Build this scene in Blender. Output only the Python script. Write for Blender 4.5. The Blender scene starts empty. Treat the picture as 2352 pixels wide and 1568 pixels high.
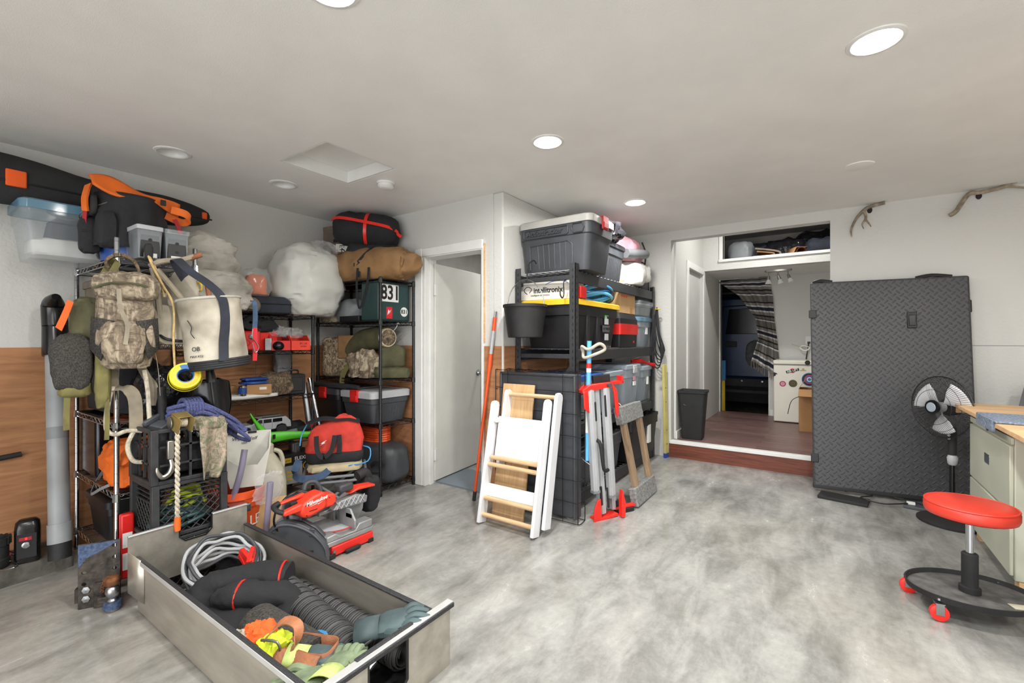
import bpy, math, random
from mathutils import Vector, Matrix, noise, Euler
random.seed(7)
SC = bpy.context.scene
COL = SC.collection
PI = math.pi
# ---------------------------------------------------------------- camera, world, exposure
cam = bpy.data.cameras.new('camera'); cam.lens = 16.0; cam.sensor_width = 36.0; cam.sensor_fit = 'HORIZONTAL'
cam.clip_start = .02; cam.clip_end = 100
camo = bpy.data.objects.new('camera', cam); COL.objects.link(camo)
camo.location = (0, 0, 1.256); camo.rotation_euler = (PI/2, 0, math.radians(34.9))
SC.camera = camo
SC.view_settings.view_transform = 'Standard'; SC.view_settings.look = 'None'
SC.view_settings.gamma = 1; SC.view_settings.use_curve_mapping = False
SC.view_settings.exposure = 0.12
W = bpy.data.worlds.new('sky'); SC.world = W; W.use_nodes = True
W.node_tree.nodes['Background'].inputs[0].default_value = (.97, .98, 1, 1)   # even overcast daylight through the open garage door
W.node_tree.nodes['Background'].inputs[1].default_value = 4.5
LAMP_W = 22.0
def fz(y): return .015-.024*(5-y)          # the garage floor falls towards the garage door
# ---------------------------------------------------------------- materials
def lin(c): return tuple((v/255/12.92 if v/255 <= .04045 else ((v/255+.055)/1.055)**2.4) for v in c)
MT = {}
def nd(nt, t, **k):
    n = nt.nodes.new(t)
    for a, b in k.items(): setattr(n, a, b)
    return n
def base(n):
    m = bpy.data.materials.new(n); m.use_nodes = True
    nt = m.node_tree; b = nt.nodes['Principled BSDF']
    tc = nd(nt, 'ShaderNodeTexCoord'); MT[n] = m
    return m, nt, b, tc
def ramp(nt, stops, interp='LINEAR'):
    r = nd(nt, 'ShaderNodeValToRGB'); cr = r.color_ramp; cr.interpolation = interp
    while len(cr.elements) < len(stops): cr.elements.new(.5)
    for e, (p, c) in zip(cr.elements, stops):
        e.position = p; e.color = (*lin(c), 1)
    return r
def noi(nt, tc, s=5, d=3, ro=.55, dist=0, vec=None, sc=None):
    n = nd(nt, 'ShaderNodeTexNoise'); n.inputs['Scale'].default_value = s; n.inputs['Detail'].default_value = d
    n.inputs['Roughness'].default_value = ro; n.inputs['Distortion'].default_value = dist
    src = vec or tc.outputs['Object']
    if sc:
        mp = nd(nt, 'ShaderNodeMapping'); mp.inputs['Scale'].default_value = sc
        nt.links.new(src, mp.inputs['Vector']); src = mp.outputs['Vector']
    nt.links.new(src, n.inputs['Vector']); return n
def bump(nt, b, h, st=.3, dist=.01):
    bp = nd(nt, 'ShaderNodeBump'); bp.inputs['Strength'].default_value = st; bp.inputs['Distance'].default_value = dist
    nt.links.new(h, bp.inputs['Height']); nt.links.new(bp.outputs[0], b.inputs['Normal'])
def cl(c, f): return tuple(max(0, min(255, v*f)) for v in c)
def mat(n, c, r=.5, m=0, v=.1, s=6, b=0, bs=80, c2=None, d=3, sp=.5, tr=0, al=1, sc=None, em=0, coat=0):
    mt, nt, bs_, tc = base(n)
    nz = noi(nt, tc, s, d, sc=sc)
    rp = ramp(nt, [(.3, cl(c, 1-v)), (.7, c2 or cl(c, 1+v*.6))])
    nt.links.new(nz.outputs[0], rp.inputs[0]); nt.links.new(rp.outputs[0], bs_.inputs['Base Color'])
    bs_.inputs['Roughness'].default_value = r; bs_.inputs['Metallic'].default_value = m
    bs_.inputs['Specular IOR Level'].default_value = sp
    if b: n2 = noi(nt, tc, bs, 2); bump(nt, bs_, n2.outputs[0], b)
    if tr: bs_.inputs['Transmission Weight'].default_value = tr; bs_.inputs['IOR'].default_value = 1.15
    if al < 1: bs_.inputs['Alpha'].default_value = al
    if em: bs_.inputs['Emission Color'].default_value = (*lin(c), 1); bs_.inputs['Emission Strength'].default_value = em
    if coat: bs_.inputs['Coat Weight'].default_value = coat
    return mt
def wood(n, c1, c2, sc=(1, 12, 1), s=3, r=.6, knots=0, kc=(110, 62, 34), rings=0):
    mt, nt, b, tc = base(n)
    nz = noi(nt, tc, s, 5, .6, .8, sc=sc)
    rp = ramp(nt, [(.3, c1), (.68, c2)]); nt.links.new(nz.outputs[0], rp.inputs[0]); out = rp.outputs[0]
    if knots:
        mp = nd(nt, 'ShaderNodeMapping'); mp.inputs['Scale'].default_value = (1, .55, 1.15); nt.links.new(tc.outputs['Object'], mp.inputs[0])
        vo = nd(nt, 'ShaderNodeTexVoronoi'); vo.inputs['Scale'].default_value = knots; nt.links.new(mp.outputs[0], vo.inputs['Vector'])
        r2 = ramp(nt, [(.0, (255, 255, 255)), (.045, (210, 210, 210)), (.09, (0, 0, 0))]); nt.links.new(vo.outputs['Distance'], r2.inputs[0])
        mx = nd(nt, 'ShaderNodeMixRGB'); nt.links.new(r2.outputs[0], mx.inputs[0]); nt.links.new(out, mx.inputs[1]); mx.inputs[2].default_value = (*lin(kc), 1); out = mx.outputs[0]
    nt.links.new(out, b.inputs['Base Color']); b.inputs['Roughness'].default_value = r
    bump(nt, b, nz.outputs[0], .08); return mt
def camo_mat(n, cols, s=5, st=26, dist=1.5, itp='LINEAR'):
    mt, nt, b, tc = base(n)
    nz = noi(nt, tc, s, 4, .6, dist)
    k = len(cols); rp = ramp(nt, [(.34+.3*i/(k-1) if i else 0, c) for i, c in enumerate(cols)], itp); nt.links.new(nz.outputs[0], rp.inputs[0])
    n2 = noi(nt, tc, st, 3, .7, 3, sc=(1, 1, .35)); r2 = ramp(nt, [(.47, (0, 0, 0)), (.63, (255, 255, 255))]); nt.links.new(n2.outputs[0], r2.inputs[0])
    n3 = noi(nt, tc, st*1.4, 2, .7, 3, sc=(.4, .5, 1)); r3 = ramp(nt, [(.5, (0, 0, 0)), (.66, (230, 230, 230))]); nt.links.new(n3.outputs[0], r3.inputs[0])
    mx = nd(nt, 'ShaderNodeMixRGB'); nt.links.new(r2.outputs[0], mx.inputs[0]); nt.links.new(rp.outputs[0], mx.inputs[1]); mx.inputs[2].default_value = (*lin(cols[-1]), 1)
    m2 = nd(nt, 'ShaderNodeMixRGB'); nt.links.new(r3.outputs[0], m2.inputs[0]); nt.links.new(mx.outputs[0], m2.inputs[1]); m2.inputs[2].default_value = (*lin(cols[0]), 1)
    nt.links.new(m2.outputs[0], b.inputs['Base Color']); b.inputs['Roughness'].default_value = .85; return mt
def stripes(n, stops, axis=(0, 0, 1), s=4, wob=.03):
    mt, nt, b, tc = base(n)
    dp = nd(nt, 'ShaderNodeVectorMath', operation='DOT_PRODUCT'); nt.links.new(tc.outputs['UV'], dp.inputs[0]); dp.inputs[1].default_value = axis
    mu = nd(nt, 'ShaderNodeMath', operation='MULTIPLY'); nt.links.new(dp.outputs['Value'], mu.inputs[0]); mu.inputs[1].default_value = s
    fr = nd(nt, 'ShaderNodeMath', operation='FRACT'); nt.links.new(mu.outputs[0], fr.inputs[0])
    rp = ramp(nt, stops, 'CONSTANT'); nt.links.new(fr.outputs[0], rp.inputs[0]); nt.links.new(rp.outputs[0], b.inputs['Base Color'])
    b.inputs['Roughness'].default_value = .95; return mt
def clearmat(n, c, al=.3, r=.12):
    m = mat(n, c, r, 0, .03, al=al); return m
# ---------------------------------------------------------------- mesh builder
def Tm(x=0, y=0, z=0, rx=0, ry=0, rz=0, s=1):
    return Matrix.Translation((x, y, z)) @ Euler([math.radians(a) for a in (rx, ry, rz)]).to_matrix().to_4x4() @ Matrix.Scale(s, 4)
def catmull(pts, k=6, closed=False):
    p = [Vector(q) for q in pts]; n = len(p); out = []
    rng = n if closed else n-1
    for i in range(rng):
        if closed: a, b, c, d = p[i-1], p[i], p[(i+1) % n], p[(i+2) % n]
        else: a, b, c, d = p[max(i-1, 0)], p[i], p[i+1], p[min(i+2, n-1)]
        for j in range(k):
            t = j/k
            out.append(.5*((2*b)+(c-a)*t+(2*a-5*b+4*c-d)*t*t+(3*b-a-3*c+d)*t**3))
    if not closed: out.append(p[-1])
    return out
def rrect(w, d, r, z=0, cx=0, cy=0, n=4):
    r = min(r, w/2-1e-4, d/2-1e-4); o = []
    for q, (sx, sy) in enumerate(((1, 1), (-1, 1), (-1, -1), (1, -1))):
        for i in range(n+1):
            a = PI/2*(q+i/n); o.append(Vector((cx+sx*(w/2-r)+r*math.cos(a), cy+sy*(d/2-r)+r*math.sin(a), z)))
    return o
def circ(r, z=0, n=24, cx=0, cy=0, ry=None): return [Vector((cx+r*math.cos(2*PI*i/n), cy+(ry or r)*math.sin(2*PI*i/n), z)) for i in range(n)]
class MB:
    def __init__(s): s.v = []; s.f = []; s.uv = None
    def add(s, vs, fs, T=None):
        o = len(s.v); s.v += [(T @ Vector(q)) if T else Vector(q) for q in vs]; s.f += [tuple(i+o for i in f) for f in fs]; return s
    def box(s, x0, y0, z0, x1, y1, z1, T=None):
        vs = [(x, y, z) for z in (z0, z1) for x, y in ((x0, y0), (x1, y0), (x1, y1), (x0, y1))]
        return s.add(vs, [(3, 2, 1, 0), (4, 5, 6, 7), (0, 1, 5, 4), (1, 2, 6, 5), (2, 3, 7, 6), (3, 0, 4, 7)], T)
    def cbox(s, cx, cy, cz, w, d, h, T=None): return s.box(cx-w/2, cy-d/2, cz-h/2, cx+w/2, cy+d/2, cz+h/2, T)
    def loft(s, rings, cap=(1, 1), closed=True, T=None):
        n = len(rings[0]); vs = [q for r in rings for q in r]; fs = []
        for k in range(len(rings)-1):
            for i in range(n if closed else n-1):
                j = (i+1) % n; fs.append((k*n+i, k*n+j, (k+1)*n+j, (k+1)*n+i))
        if cap[0]: fs.append(tuple(range(n-1, -1, -1)))
        if cap[1]: fs.append(tuple(range((len(rings)-1)*n, len(rings)*n)))
        return s.add(vs, fs, T)
    def lathe(s, prof, n=24, T=None, cap=(0, 0)): return s.loft([circ(max(r, 1e-5), z, n) for r, z in prof], cap, T=T)
    def cyl(s, a, b, r, n=12, r2=None): return s.tube([a, b], [r, r2 if r2 is not None else r], n)
    def tube(s, pts, r, n=8, closed=False, sm=0, cap=True, T=None):
        if sm:
            k0 = len(pts)
            pts2 = catmull(pts, sm, closed)
            if isinstance(r, (list, tuple)):
                rr = []
                for i in range(len(pts2)):
                    t = i/sm; a = int(t); rr.append(r[min(a, k0-1)]*(1-(t-a))+r[min(a+1, k0-1)]*(t-a))
                r = rr
            pts = pts2
        p = [Vector(q) for q in pts]; m = len(p)
        if not isinstance(r, (list, tuple)): r = [r]*m
        tan = []
        for i in range(m):
            a = p[i-1] if (i or closed) else p[0]; b = p[(i+1) % m] if (i < m-1 or closed) else p[-1]
            t = b-a; tan.append(t.normalized() if t.length > 1e-9 else Vector((0, 0, 1)))
        up = Vector((0, 0, 1)) if abs(tan[0].z) < .9 else Vector((1, 0, 0))
        x = tan[0].cross(up).normalized(); rings = []
        for i in range(m):
            x = x-tan[i]*x.dot(tan[i]); x = x.normalized() if x.length > 1e-6 else tan[i].orthogonal().normalized()
            y = tan[i].cross(x)
            rings.append([p[i]+x*(r[i]*math.cos(2*PI*j/n))+y*(r[i]*math.sin(2*PI*j/n)) for j in range(n)])
        if closed: rings.append(rings[0]); cap = False
        return s.loft(rings, (cap, cap), T=T)
    def strap(s, pts, w, th=.003, side=None, sm=0, T=None):
        if sm: pts = catmull(pts, sm)
        p = [Vector(q) for q in pts]; rings = []; m = len(p)
        for i in range(m):
            t = (p[min(i+1, m-1)]-p[max(i-1, 0)]).normalized()
            sd = Vector(side) if side else Vector((0, 0, 1))
            sd = (sd-t*sd.dot(t)).normalized(); nn = t.cross(sd)
            ww = w[i*len(w)//m] if isinstance(w, (list, tuple)) else w
            rings.append([p[i]+sd*ww/2+nn*th/2, p[i]-sd*ww/2+nn*th/2, p[i]-sd*ww/2-nn*th/2, p[i]+sd*ww/2-nn*th/2])
        return s.loft(rings, T=T)
    def prism(s, poly, a, b, ax='y', T=None):
        f = {'y': lambda u, w, h: (u, h, w), 'x': lambda u, w, h: (h, u, w), 'z': lambda u, w, h: (u, w, h)}[ax]
        return s.loft([[Vector(f(u, w, a)) for u, w in poly], [Vector(f(u, w, b)) for u, w in poly]], T=T)
    def grid(s, fn, nu, nv, T=None, uv=False):
        vs = [Vector(fn(i/nu, j/nv)) for j in range(nv+1) for i in range(nu+1)]
        fs = [(j*(nu+1)+i, j*(nu+1)+i+1, (j+1)*(nu+1)+i+1, (j+1)*(nu+1)+i) for j in range(nv) for i in range(nu)]
        if uv: s.uv = [(i/nu, j/nv) for j in range(nv+1) for i in range(nu+1)]
        return s.add(vs, fs, T)
    def sack(s, c, sz, e=.6, e2=None, n=30, m=18, wr=.08, ws=3, seed=0, fl=.75, ridge=1, T=None, taper=0, fn=None, an=(1, 1, 1)):
        """soft bag: superellipsoid of half sizes sz with folds; fl flattens the underside"""
        e2 = e2 or e; c = Vector(c); sz = Vector(sz); off = Vector((seed*7.3, seed*3.1, seed*1.7)); vs = []; sg = lambda a, p: math.copysign(abs(a)**p, a)
        mn = min(sz)
        for j in range(m+1):
            ph = -PI/2+PI*j/m
            for i in range(n):
                th = 2*PI*i/n
                d = Vector((sg(math.cos(ph), e)*sg(math.cos(th), e2), sg(math.cos(ph), e)*sg(math.sin(th), e2), sg(math.sin(ph), e)))
                q = Vector((d.x*sz.x, d.y*sz.y, d.z*sz.z))
                qa = Vector((q.x*an[0], q.y*an[1], q.z*an[2])); a = noise.noise(qa/mn*ws*.5+off); b = noise.noise(qa/mn*ws*1.3+off*2)
                k = (1-2*abs(b))*.5 if ridge else b
                q *= 1+wr*(a+k*.7)
                if taper: f = 1-taper*(q.z/sz.z*.5+.5); q.x *= f; q.y *= f
                q.z = max(q.z, -sz.z*fl)
                if fn: q = Vector(fn(q))
                vs.append(c+q)
        fs = []
        for j in range(m):
            for i in range(n):
                k = (i+1) % n; fs.append((j*n+i, j*n+k, (j+1)*n+k, (j+1)*n+i))
        return s.add(vs, fs, T)
def crumple(mb, amp=.01, sc=12, seed=0):
    # soft cloth folds: push the surface about by smooth noise at two sizes
    o = Vector((seed*3.7, seed*1.3, seed*5.1))
    mb.v = [q+noise.noise_vector(q*sc+o)*amp+noise.noise_vector(q*sc*2.7+o)*amp*.45 for q in mb.v]
    return mb
def islands(mb):
    n = len(mb.v); pa = list(range(n))
    def fd(a):
        while pa[a] != a: pa[a] = pa[pa[a]]; a = pa[a]
        return a
    for f in mb.f:
        r = fd(f[0])
        for i in f[1:]: pa[fd(i)] = r
    bb = {}
    for i, q in enumerate(mb.v):
        r = fd(i); b = bb.get(r)
        if b is None: bb[r] = [q.x, q.y, q.z, q.x, q.y, q.z]
        else:
            for k in range(3): b[k] = min(b[k], q[k]); b[k+3] = max(b[k+3], q[k])
    ks = list(bb)
    if len(ks) < 2 or len(ks) > 80: return None
    for a in range(len(ks)):
        for b in range(a):
            A, B = bb[ks[a]], bb[ks[b]]
            if all(A[k] <= B[k+3]+.002 and B[k] <= A[k+3]+.002 for k in range(3)): pa[fd(ks[a])] = fd(ks[b])
    rt_ = sorted({fd(k) for k in ks})
    if len(rt_) < 2: return None
    out = {r: MB() for r in rt_}; mp = [0]*n
    for i, q in enumerate(mb.v): o = out[fd(i)]; mp[i] = len(o.v); o.v.append(q)
    for f in mb.f: out[fd(f[0])].f.append(tuple(mp[i] for i in f))
    return list(out.values())
def obj(name, mb, mt, parent=None, **k):
    # pieces of one part that stand apart from each other become parts of their own
    if parent and k.get('kind') != 'stuff' and not mb.uv:
        il = islands(mb)
        if il: return [obj1(name, q, mt, parent, **k) for q in il][0]
    return obj1(name, mb, mt, parent, **k)
def obj1(name, mb, mt, parent=None, bev=0, sharp=35, solid=0, sub=0, seg=2, smooth=True, label=None, kind=None, loc=None, rot=None):
    me = bpy.data.meshes.new(name); me.from_pydata([tuple(q) for q in mb.v], [], mb.f); me.update()
    if mb.uv and len(mb.uv) == len(mb.v):
        ul = me.uv_layers.new(name='uv')
        for l in me.loops: ul.data[l.index].uv = mb.uv[l.vertex_index]
    o = bpy.data.objects.new(name, me); COL.objects.link(o); o.parent = parent
    me.materials.append(MT[mt] if isinstance(mt, str) else mt)
    if smooth: me.shade_smooth(); me.set_sharp_from_angle(angle=math.radians(sharp))
    if solid: md = o.modifiers.new('solid', 'SOLIDIFY'); md.thickness = solid; md.offset = 0
    if bev: md = o.modifiers.new('bevel', 'BEVEL'); md.width = bev; md.segments = seg; md.limit_method = 'ANGLE'; md.angle_limit = math.radians(30); md.harden_normals = False
    if sub: md = o.modifiers.new('sub', 'SUBSURF'); md.levels = sub; md.render_levels = sub
    if label: o['label'] = label
    if kind: o['kind'] = kind
    if loc: o.location = loc
    if rot: o.rotation_euler = [math.radians(a) for a in rot]
    return o
def cut(o, mb):
    """carve the shape mb out of mesh object o for good"""
    me = bpy.data.meshes.new('c'); me.from_pydata([tuple(q) for q in mb.v], [], mb.f); c = bpy.data.objects.new('c', me); COL.objects.link(c)
    bpy.context.view_layer.update(); c.matrix_world = o.matrix_world.copy(); bpy.context.view_layer.update()
    md = o.modifiers.new('b', 'BOOLEAN'); md.operation = 'DIFFERENCE'; md.object = c; md.solver = 'EXACT'
    keep = [m for m in o.modifiers if m.name != 'b']; vis = [(m, m.show_viewport) for m in keep]
    for m in keep: m.show_viewport = False
    dg = bpy.context.evaluated_depsgraph_get(); dg.update()
    nm = bpy.data.meshes.new_from_object(o.evaluated_get(dg)); old = o.data; o.modifiers.remove(md); o.data = nm; nm.name = old.name
    for m, s_ in vis: m.show_viewport = s_
    bpy.data.objects.remove(c); bpy.data.meshes.remove(me)
    nm.shade_smooth(); nm.set_sharp_from_angle(angle=math.radians(35)); return o
def tag(o, label, cat, group=None):
    o['label'] = label; o['category'] = cat
    if group: o['group'] = group
    return o
def thing(name, label, cat, loc=(0, 0, 0), rz=0, group=None, rot=None):
    o = bpy.data.objects.new(name, None); COL.objects.link(o); o.empty_display_size = .05
    o.location = loc; o.rotation_euler = [math.radians(a) for a in rot] if rot else (0, 0, math.radians(rz))
    return tag(o, label, cat, group)
def struct(name, mb, mt, parent=None, **k):
    o = obj(name, mb, mt, parent, **k)
    if not parent: o['kind'] = 'structure'
    return o
def text(parent, s, size, mt, loc, rot=(90, 0, 0), ext=.0006, name='lettering', al='CENTER', sx=1, shear=0, bold=0):
    cu = bpy.data.curves.new('t', 'FONT'); cu.body = s; cu.size = size; cu.extrude = ext; cu.align_x = al; cu.align_y = 'CENTER'; cu.shear = shear; cu.offset = bold; cu.resolution_u = 3
    t = bpy.data.objects.new('t', cu); COL.objects.link(t)
    dg = bpy.context.evaluated_depsgraph_get(); me = bpy.data.meshes.new_from_object(t.evaluated_get(dg)); bpy.data.objects.remove(t); bpy.data.curves.remove(cu)
    me.materials.clear(); me.materials.append(MT[mt]); me.name = name
    o = bpy.data.objects.new(name, me); COL.objects.link(o); o.parent = parent; o.location = loc; o.rotation_euler = [math.radians(a) for a in rot]; o.scale = (sx, 1, 1)
    return o
def tree_copy(o, parent=None):
    c = o.copy(); COL.objects.link(c); c.parent = parent
    for ch in list(o.children): tree_copy(ch, c)
    return c
# ---------------------------------------------------------------- material list
mat('ceil', (234, 233, 229), .55, 0, .02, 3, .12, 260)
mat('white', (218, 217, 212), .45, 0, .03, 3)
mat('trimwhite', (226, 226, 222), .4, 0, .03, 5)
mat('doorwhite', (222, 220, 212), .42, 0, .03, 4)
mat('pocketdoor', (205, 204, 200), .5, 0, .03, 4)
wood('plywood', (146, 98, 64), (182, 132, 90), (1.5, .9, 9), 2.5, .7, 4.6, (78, 46, 28))
wood('ply_board', (190, 150, 104), (214, 178, 132), (14, 1, 1.2), 3, .6, 2.2, (165, 118, 76))
wood('pine', (196, 154, 108), (222, 186, 142), (1, 9, 9), 3, .55)
wood('dowel', (198, 160, 118), (222, 190, 150), (1, 14, 14), 4, .5)
wood('oldwood', (128, 104, 80), (168, 142, 112), (9, 9, 1), 4, .8)
wood('stepwood', (78, 38, 26), (126, 66, 44), (1.2, 1, 16), 3, .5)
wood('plank', (92, 70, 66), (136, 106, 98), (1.5, 14, 1), 2.5, .42)
mat('kerb', (92, 89, 83), .9, 0, .25, 9, .5, 40)
mat('black', (26, 26, 28), .45, 0, .15)
mat('blackmat', (34, 34, 35), .75, 0, .18, 8, .15, 120)
mat('blackrub', (30, 30, 31), .62, 0, .25, 10, .2, 200)
mat('blackgloss', (16, 16, 18), .22, 0, .1)
mat('blackcloth', (33, 33, 36), .85, 0, .2, 7, .3, 260)
mat('charcoal', (62, 64, 68), .5, 0, .14, 5, .08, 200)
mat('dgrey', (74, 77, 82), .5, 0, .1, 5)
mat('grey', (128, 131, 134), .5, 0, .1, 5)
mat('lgrey', (172, 174, 176), .5, 0, .06, 5)
mat('greylid', (168, 166, 160), .5, 0, .08, 5)
mat('bluegrey', (148, 158, 168), .4, 0, .06, 4)
mat('chrome', (190, 192, 196), .16, 1, .05)
mat('steel', (170, 172, 174), .32, 1, .1, 8)
mat('alu', (206, 206, 204), .36, .45, .06, 3)
mat('alubrush', (190, 184, 172), .36, .7, .1, 5, .04, 90, sc=(.6, 3, 3))
mat('castalu', (158, 160, 160), .55, .5, .1, 9)
mat('red', (206, 30, 26), .42, 0, .08)
mat('brightred', (228, 44, 34), .38, 0, .06)
mat('sawred', (232, 62, 40), .4, 0, .05)
mat('vinylred', (214, 60, 44), .38, 0, .06, 5, .05, 300)
mat('clothred', (196, 58, 46), .85, 0, .14, 9, .2, 300)
mat('strapred', (168, 34, 40), .75, 0, .1)
mat('orange', (226, 106, 26), .7, 0, .1, 6, .15, 200)
mat('orangeplast', (222, 84, 36), .4, 0, .08)
mat('hiviz', (232, 92, 30), .8, 0, .08)
mat('hivizy', (206, 222, 50), .8, 0, .08)
mat('yellow', (228, 186, 40), .45, 0, .06)
mat('yellowspool', (226, 214, 34), .4, 0, .05)
mat('tan', (186, 172, 140), .8, 0, .12)
mat('olive', (112, 106, 62), .85, 0, .18, 10, .2, 260)
mat('olivedk', (78, 76, 52), .85, 0, .2, 10, .2, 260)
mat('brown', (138, 104, 66), .75, 0, .16, 6, .2, 200)
mat('taupe', (124, 112, 96), .85, 0, .15, 9)
mat('leather', (158, 100, 66), .6, 0, .22, 9, .25, 90)
mat('cardboard', (176, 132, 88), .8, 0, .07, 4)
mat('cardtop', (196, 158, 112), .8, 0, .05, 4)
mat('brownbox', (112, 98, 86), .8, 0, .1, 4)
mat('canvas', (188, 182, 170), .9, 0, .2, 5, .25, 180, c2=(206, 202, 192))
mat('canvasdirty', (170, 158, 136), .9, 0, .3, 4, .25, 180, c2=(214, 206, 188))
mat('webbing', (146, 136, 118), .85, 0, .15, 12)
mat('rope', (206, 196, 176), .9, 0, .2, 30, .5, 240, sc=(1, 1, 1))
mat('ropetan', (206, 176, 120), .8, 0, .15, 30)
mat('ropeblue', (78, 84, 128), .8, 0, .35, 130, .5, 300)
mat('hoseblue', (72, 150, 206), .45, 0, .1)
mat('blue', (44, 78, 148), .45, 0, .12)
mat('tapeblue', (96, 176, 226), .5, 0, .08)
mat('nitrile', (66, 82, 84), .6, 0, .2, 14)
mat('glove', (112, 126, 98), .85, 0, .25, 12)
mat('gloveliner', (186, 204, 122), .9, 0, .1, 40)
mat('pvc', (150, 154, 156), .45, 0, .12, 3)
mat('milky', (206, 204, 194), .45, 0, .06, 4)
mat('ivory', (196, 190, 168), .5, 0, .12, 4)
mat('cream', (224, 222, 208), .4, 0, .03, 3)
mat('cabinet', (188, 190, 172), .42, 0, .03, 3)
mat('whiteplast', (226, 227, 230), .38, 0, .03, 3)
mat('whitebox', (214, 210, 202), .7, 0, .05, 3)
mat('paper', (226, 226, 222), .7, 0, .03)
mat('ink', (22, 22, 24), .6, 0, .02)
mat('polybag', (214, 214, 206), .35, 0, .05, 3)
mat('whitebag', (222, 221, 216), .55, 0, .06, 5)
mat('pink', (206, 150, 160), .75, 0, .12, 6)
mat('teal', (34, 62, 62), .42, 0, .08)
mat('stickergreen', (96, 170, 90), .5)
mat('stickerred', (200, 32, 44), .5)
mat('magenta', (176, 38, 92), .5)
mat('stickerblue', (44, 110, 176), .5)
mat('limegreen', (88, 200, 44), .4)
mat('rust', (118, 74, 44), .75, .3, .4, 22)
mat('hitchsteel', (58, 56, 54), .6, .5, .4, 18, .2, 60, c2=(92, 84, 76))
mat('hitchblue', (52, 82, 138), .55, .1, .35, 60, c2=(84, 100, 128))
mat('carpetgrey', (138, 138, 136), .95, 0, .25, 60, .5, 300)
mat('carpetblue', (126, 138, 156), .95, 0, .3, 90, .5, 300)
mat('jeepsilver', (178, 182, 186), .35, .2, .05)
mat('jeepblue', (16, 38, 70), .3, .1, .1)
mat('glassdk', (20, 22, 26), .15)
mat('satin', (170, 166, 158), .3, 1, .05)
mat('floorcloset', (118, 128, 136), .5, 0, .08, 3)
mat('closetwall', (190, 188, 182), .7, 0, .05)
mat('stickyellow', (196, 184, 110), .55, 0, .1, 5)
mat('antler', (146, 134, 116), .7, 0, .35, 20, .4, 90)
mat('brass', (170, 150, 96), .4, .7, .15)
mat('rubbermat', (58, 58, 58), .5, 0, .15, 8)
mat('cratemat', (48, 48, 50), .6, 0, .25, 20)
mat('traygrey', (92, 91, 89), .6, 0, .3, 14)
mat('ledred', (255, 40, 40), .4, em=4)
mat('lamp', (255, 250, 240), .5, em=30)
mat('frost', (226, 226, 222), .5, em=0)
mat('clutter', (70, 70, 74), .6, 0, .3, 14)
mat('navy', (46, 50, 60), .85, 0, .2, 9, .2, 200)
mat('darkplastic', (30, 30, 34), .16, 0, .3, 20, .9, 24)
mat('rackpaint', (44, 45, 47), .5, .2, .3, 160, .25, 400, c2=(66, 67, 70))
mat('wirepaint', (24, 25, 27), .4, .2, .1)
mat('velcro', (40, 48, 58), .9, 0, .2, 60)
mat('denim', (62, 84, 112), .85, 0, .15, 30)
mat('mesh', (46, 45, 44), .9, 0, .35, 120, .6, 300, c2=(84, 80, 74))
mat('smokeplast', (88, 92, 98), .35, 0, .06, 3)
clearmat('clear', (206, 214, 218), .24)
clearmat('clearlid', (106, 146, 168), .8)
clearmat('clearbag', (226, 226, 226), .2)
clearmat('film', (235, 235, 235), .16, .08)
clearmat('cleargrey', (150, 160, 168), .72)
clearmat('purpletube', (140, 132, 158), .7)
camo_mat('camo', [(78, 68, 56), (128, 113, 94), (102, 90, 75), (146, 131, 110), (172, 158, 136)], 5, 11, 1.2)
camo_mat('camodark', [(62, 54, 44), (98, 82, 62), (44, 40, 36), (138, 118, 92)], 9, 30)
camo_mat('camoreed', [(70, 58, 46), (116, 98, 76), (54, 46, 38), (176, 158, 130)], 8, 30)
camo_mat('camogreen', [(128, 112, 96), (150, 134, 116), (86, 104, 74), (172, 154, 136)], 10, 18)
def floor_mat():
    mt, nt, b, tc = base('concrete')
    n1 = noi(nt, tc, 1.1, 6, .6, .25, sc=(1, 1, 1)); n2 = noi(nt, tc, 3.2, 8, .66, .35, sc=(1.9, .75, 1)); n3 = noi(nt, tc, .55, 4, .5, .3)
    n4 = noi(nt, tc, 26, 5, .7, 0)
    r1 = ramp(nt, [(.3, (98, 96, 92)), (.42, (130, 129, 125)), (.5, (150, 149, 145)), (.6, (168, 167, 162)), (.74, (144, 139, 128))])
    ad = nd(nt, 'ShaderNodeMixRGB'); ad.inputs[0].default_value = .62; nt.links.new(n1.outputs[0], ad.inputs[1]); nt.links.new(n2.outputs[0], ad.inputs[2]); nt.links.new(ad.outputs[0], r1.inputs[0])
    r2 = ramp(nt, [(.5, (0, 0, 0)), (.68, (150, 150, 150))]); nt.links.new(n3.outputs[0], r2.inputs[0])
    mx = nd(nt, 'ShaderNodeMixRGB'); nt.links.new(r2.outputs[0], mx.inputs[0]); nt.links.new(r1.outputs[0], mx.inputs[1]); mx.inputs[2].default_value = (*lin((164, 154, 132)), 1)
    r4 = ramp(nt, [(.3, (190, 190, 190)), (.62, (255, 255, 255))]); nt.links.new(n4.outputs[0], r4.inputs[0])
    m2 = nd(nt, 'ShaderNodeMixRGB', blend_type='MULTIPLY'); m2.inputs[0].default_value = .32; nt.links.new(mx.outputs[0], m2.inputs[1]); nt.links.new(r4.outputs[0], m2.inputs[2])
    nt.links.new(m2.outputs[0], b.inputs['Base Color'])
    r5 = ramp(nt, [(.3, (80, 80, 80)), (.7, (150, 150, 150))]); nt.links.new(n2.outputs[0], r5.inputs[0]); nt.links.new(r5.outputs[0], b.inputs['Roughness'])
    bump(nt, b, n4.outputs[0], .05)
floor_mat()
def plaster_mat():
    mt, nt, b, tc = base('plaster')
    n = noi(nt, tc, 42, 2, .5, .4); b.inputs['Base Color'].default_value = (*lin((204, 203, 198)), 1); b.inputs['Roughness'].default_value = .6
    bump(nt, b, n.outputs[0], .35, .008)
plaster_mat()
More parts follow.
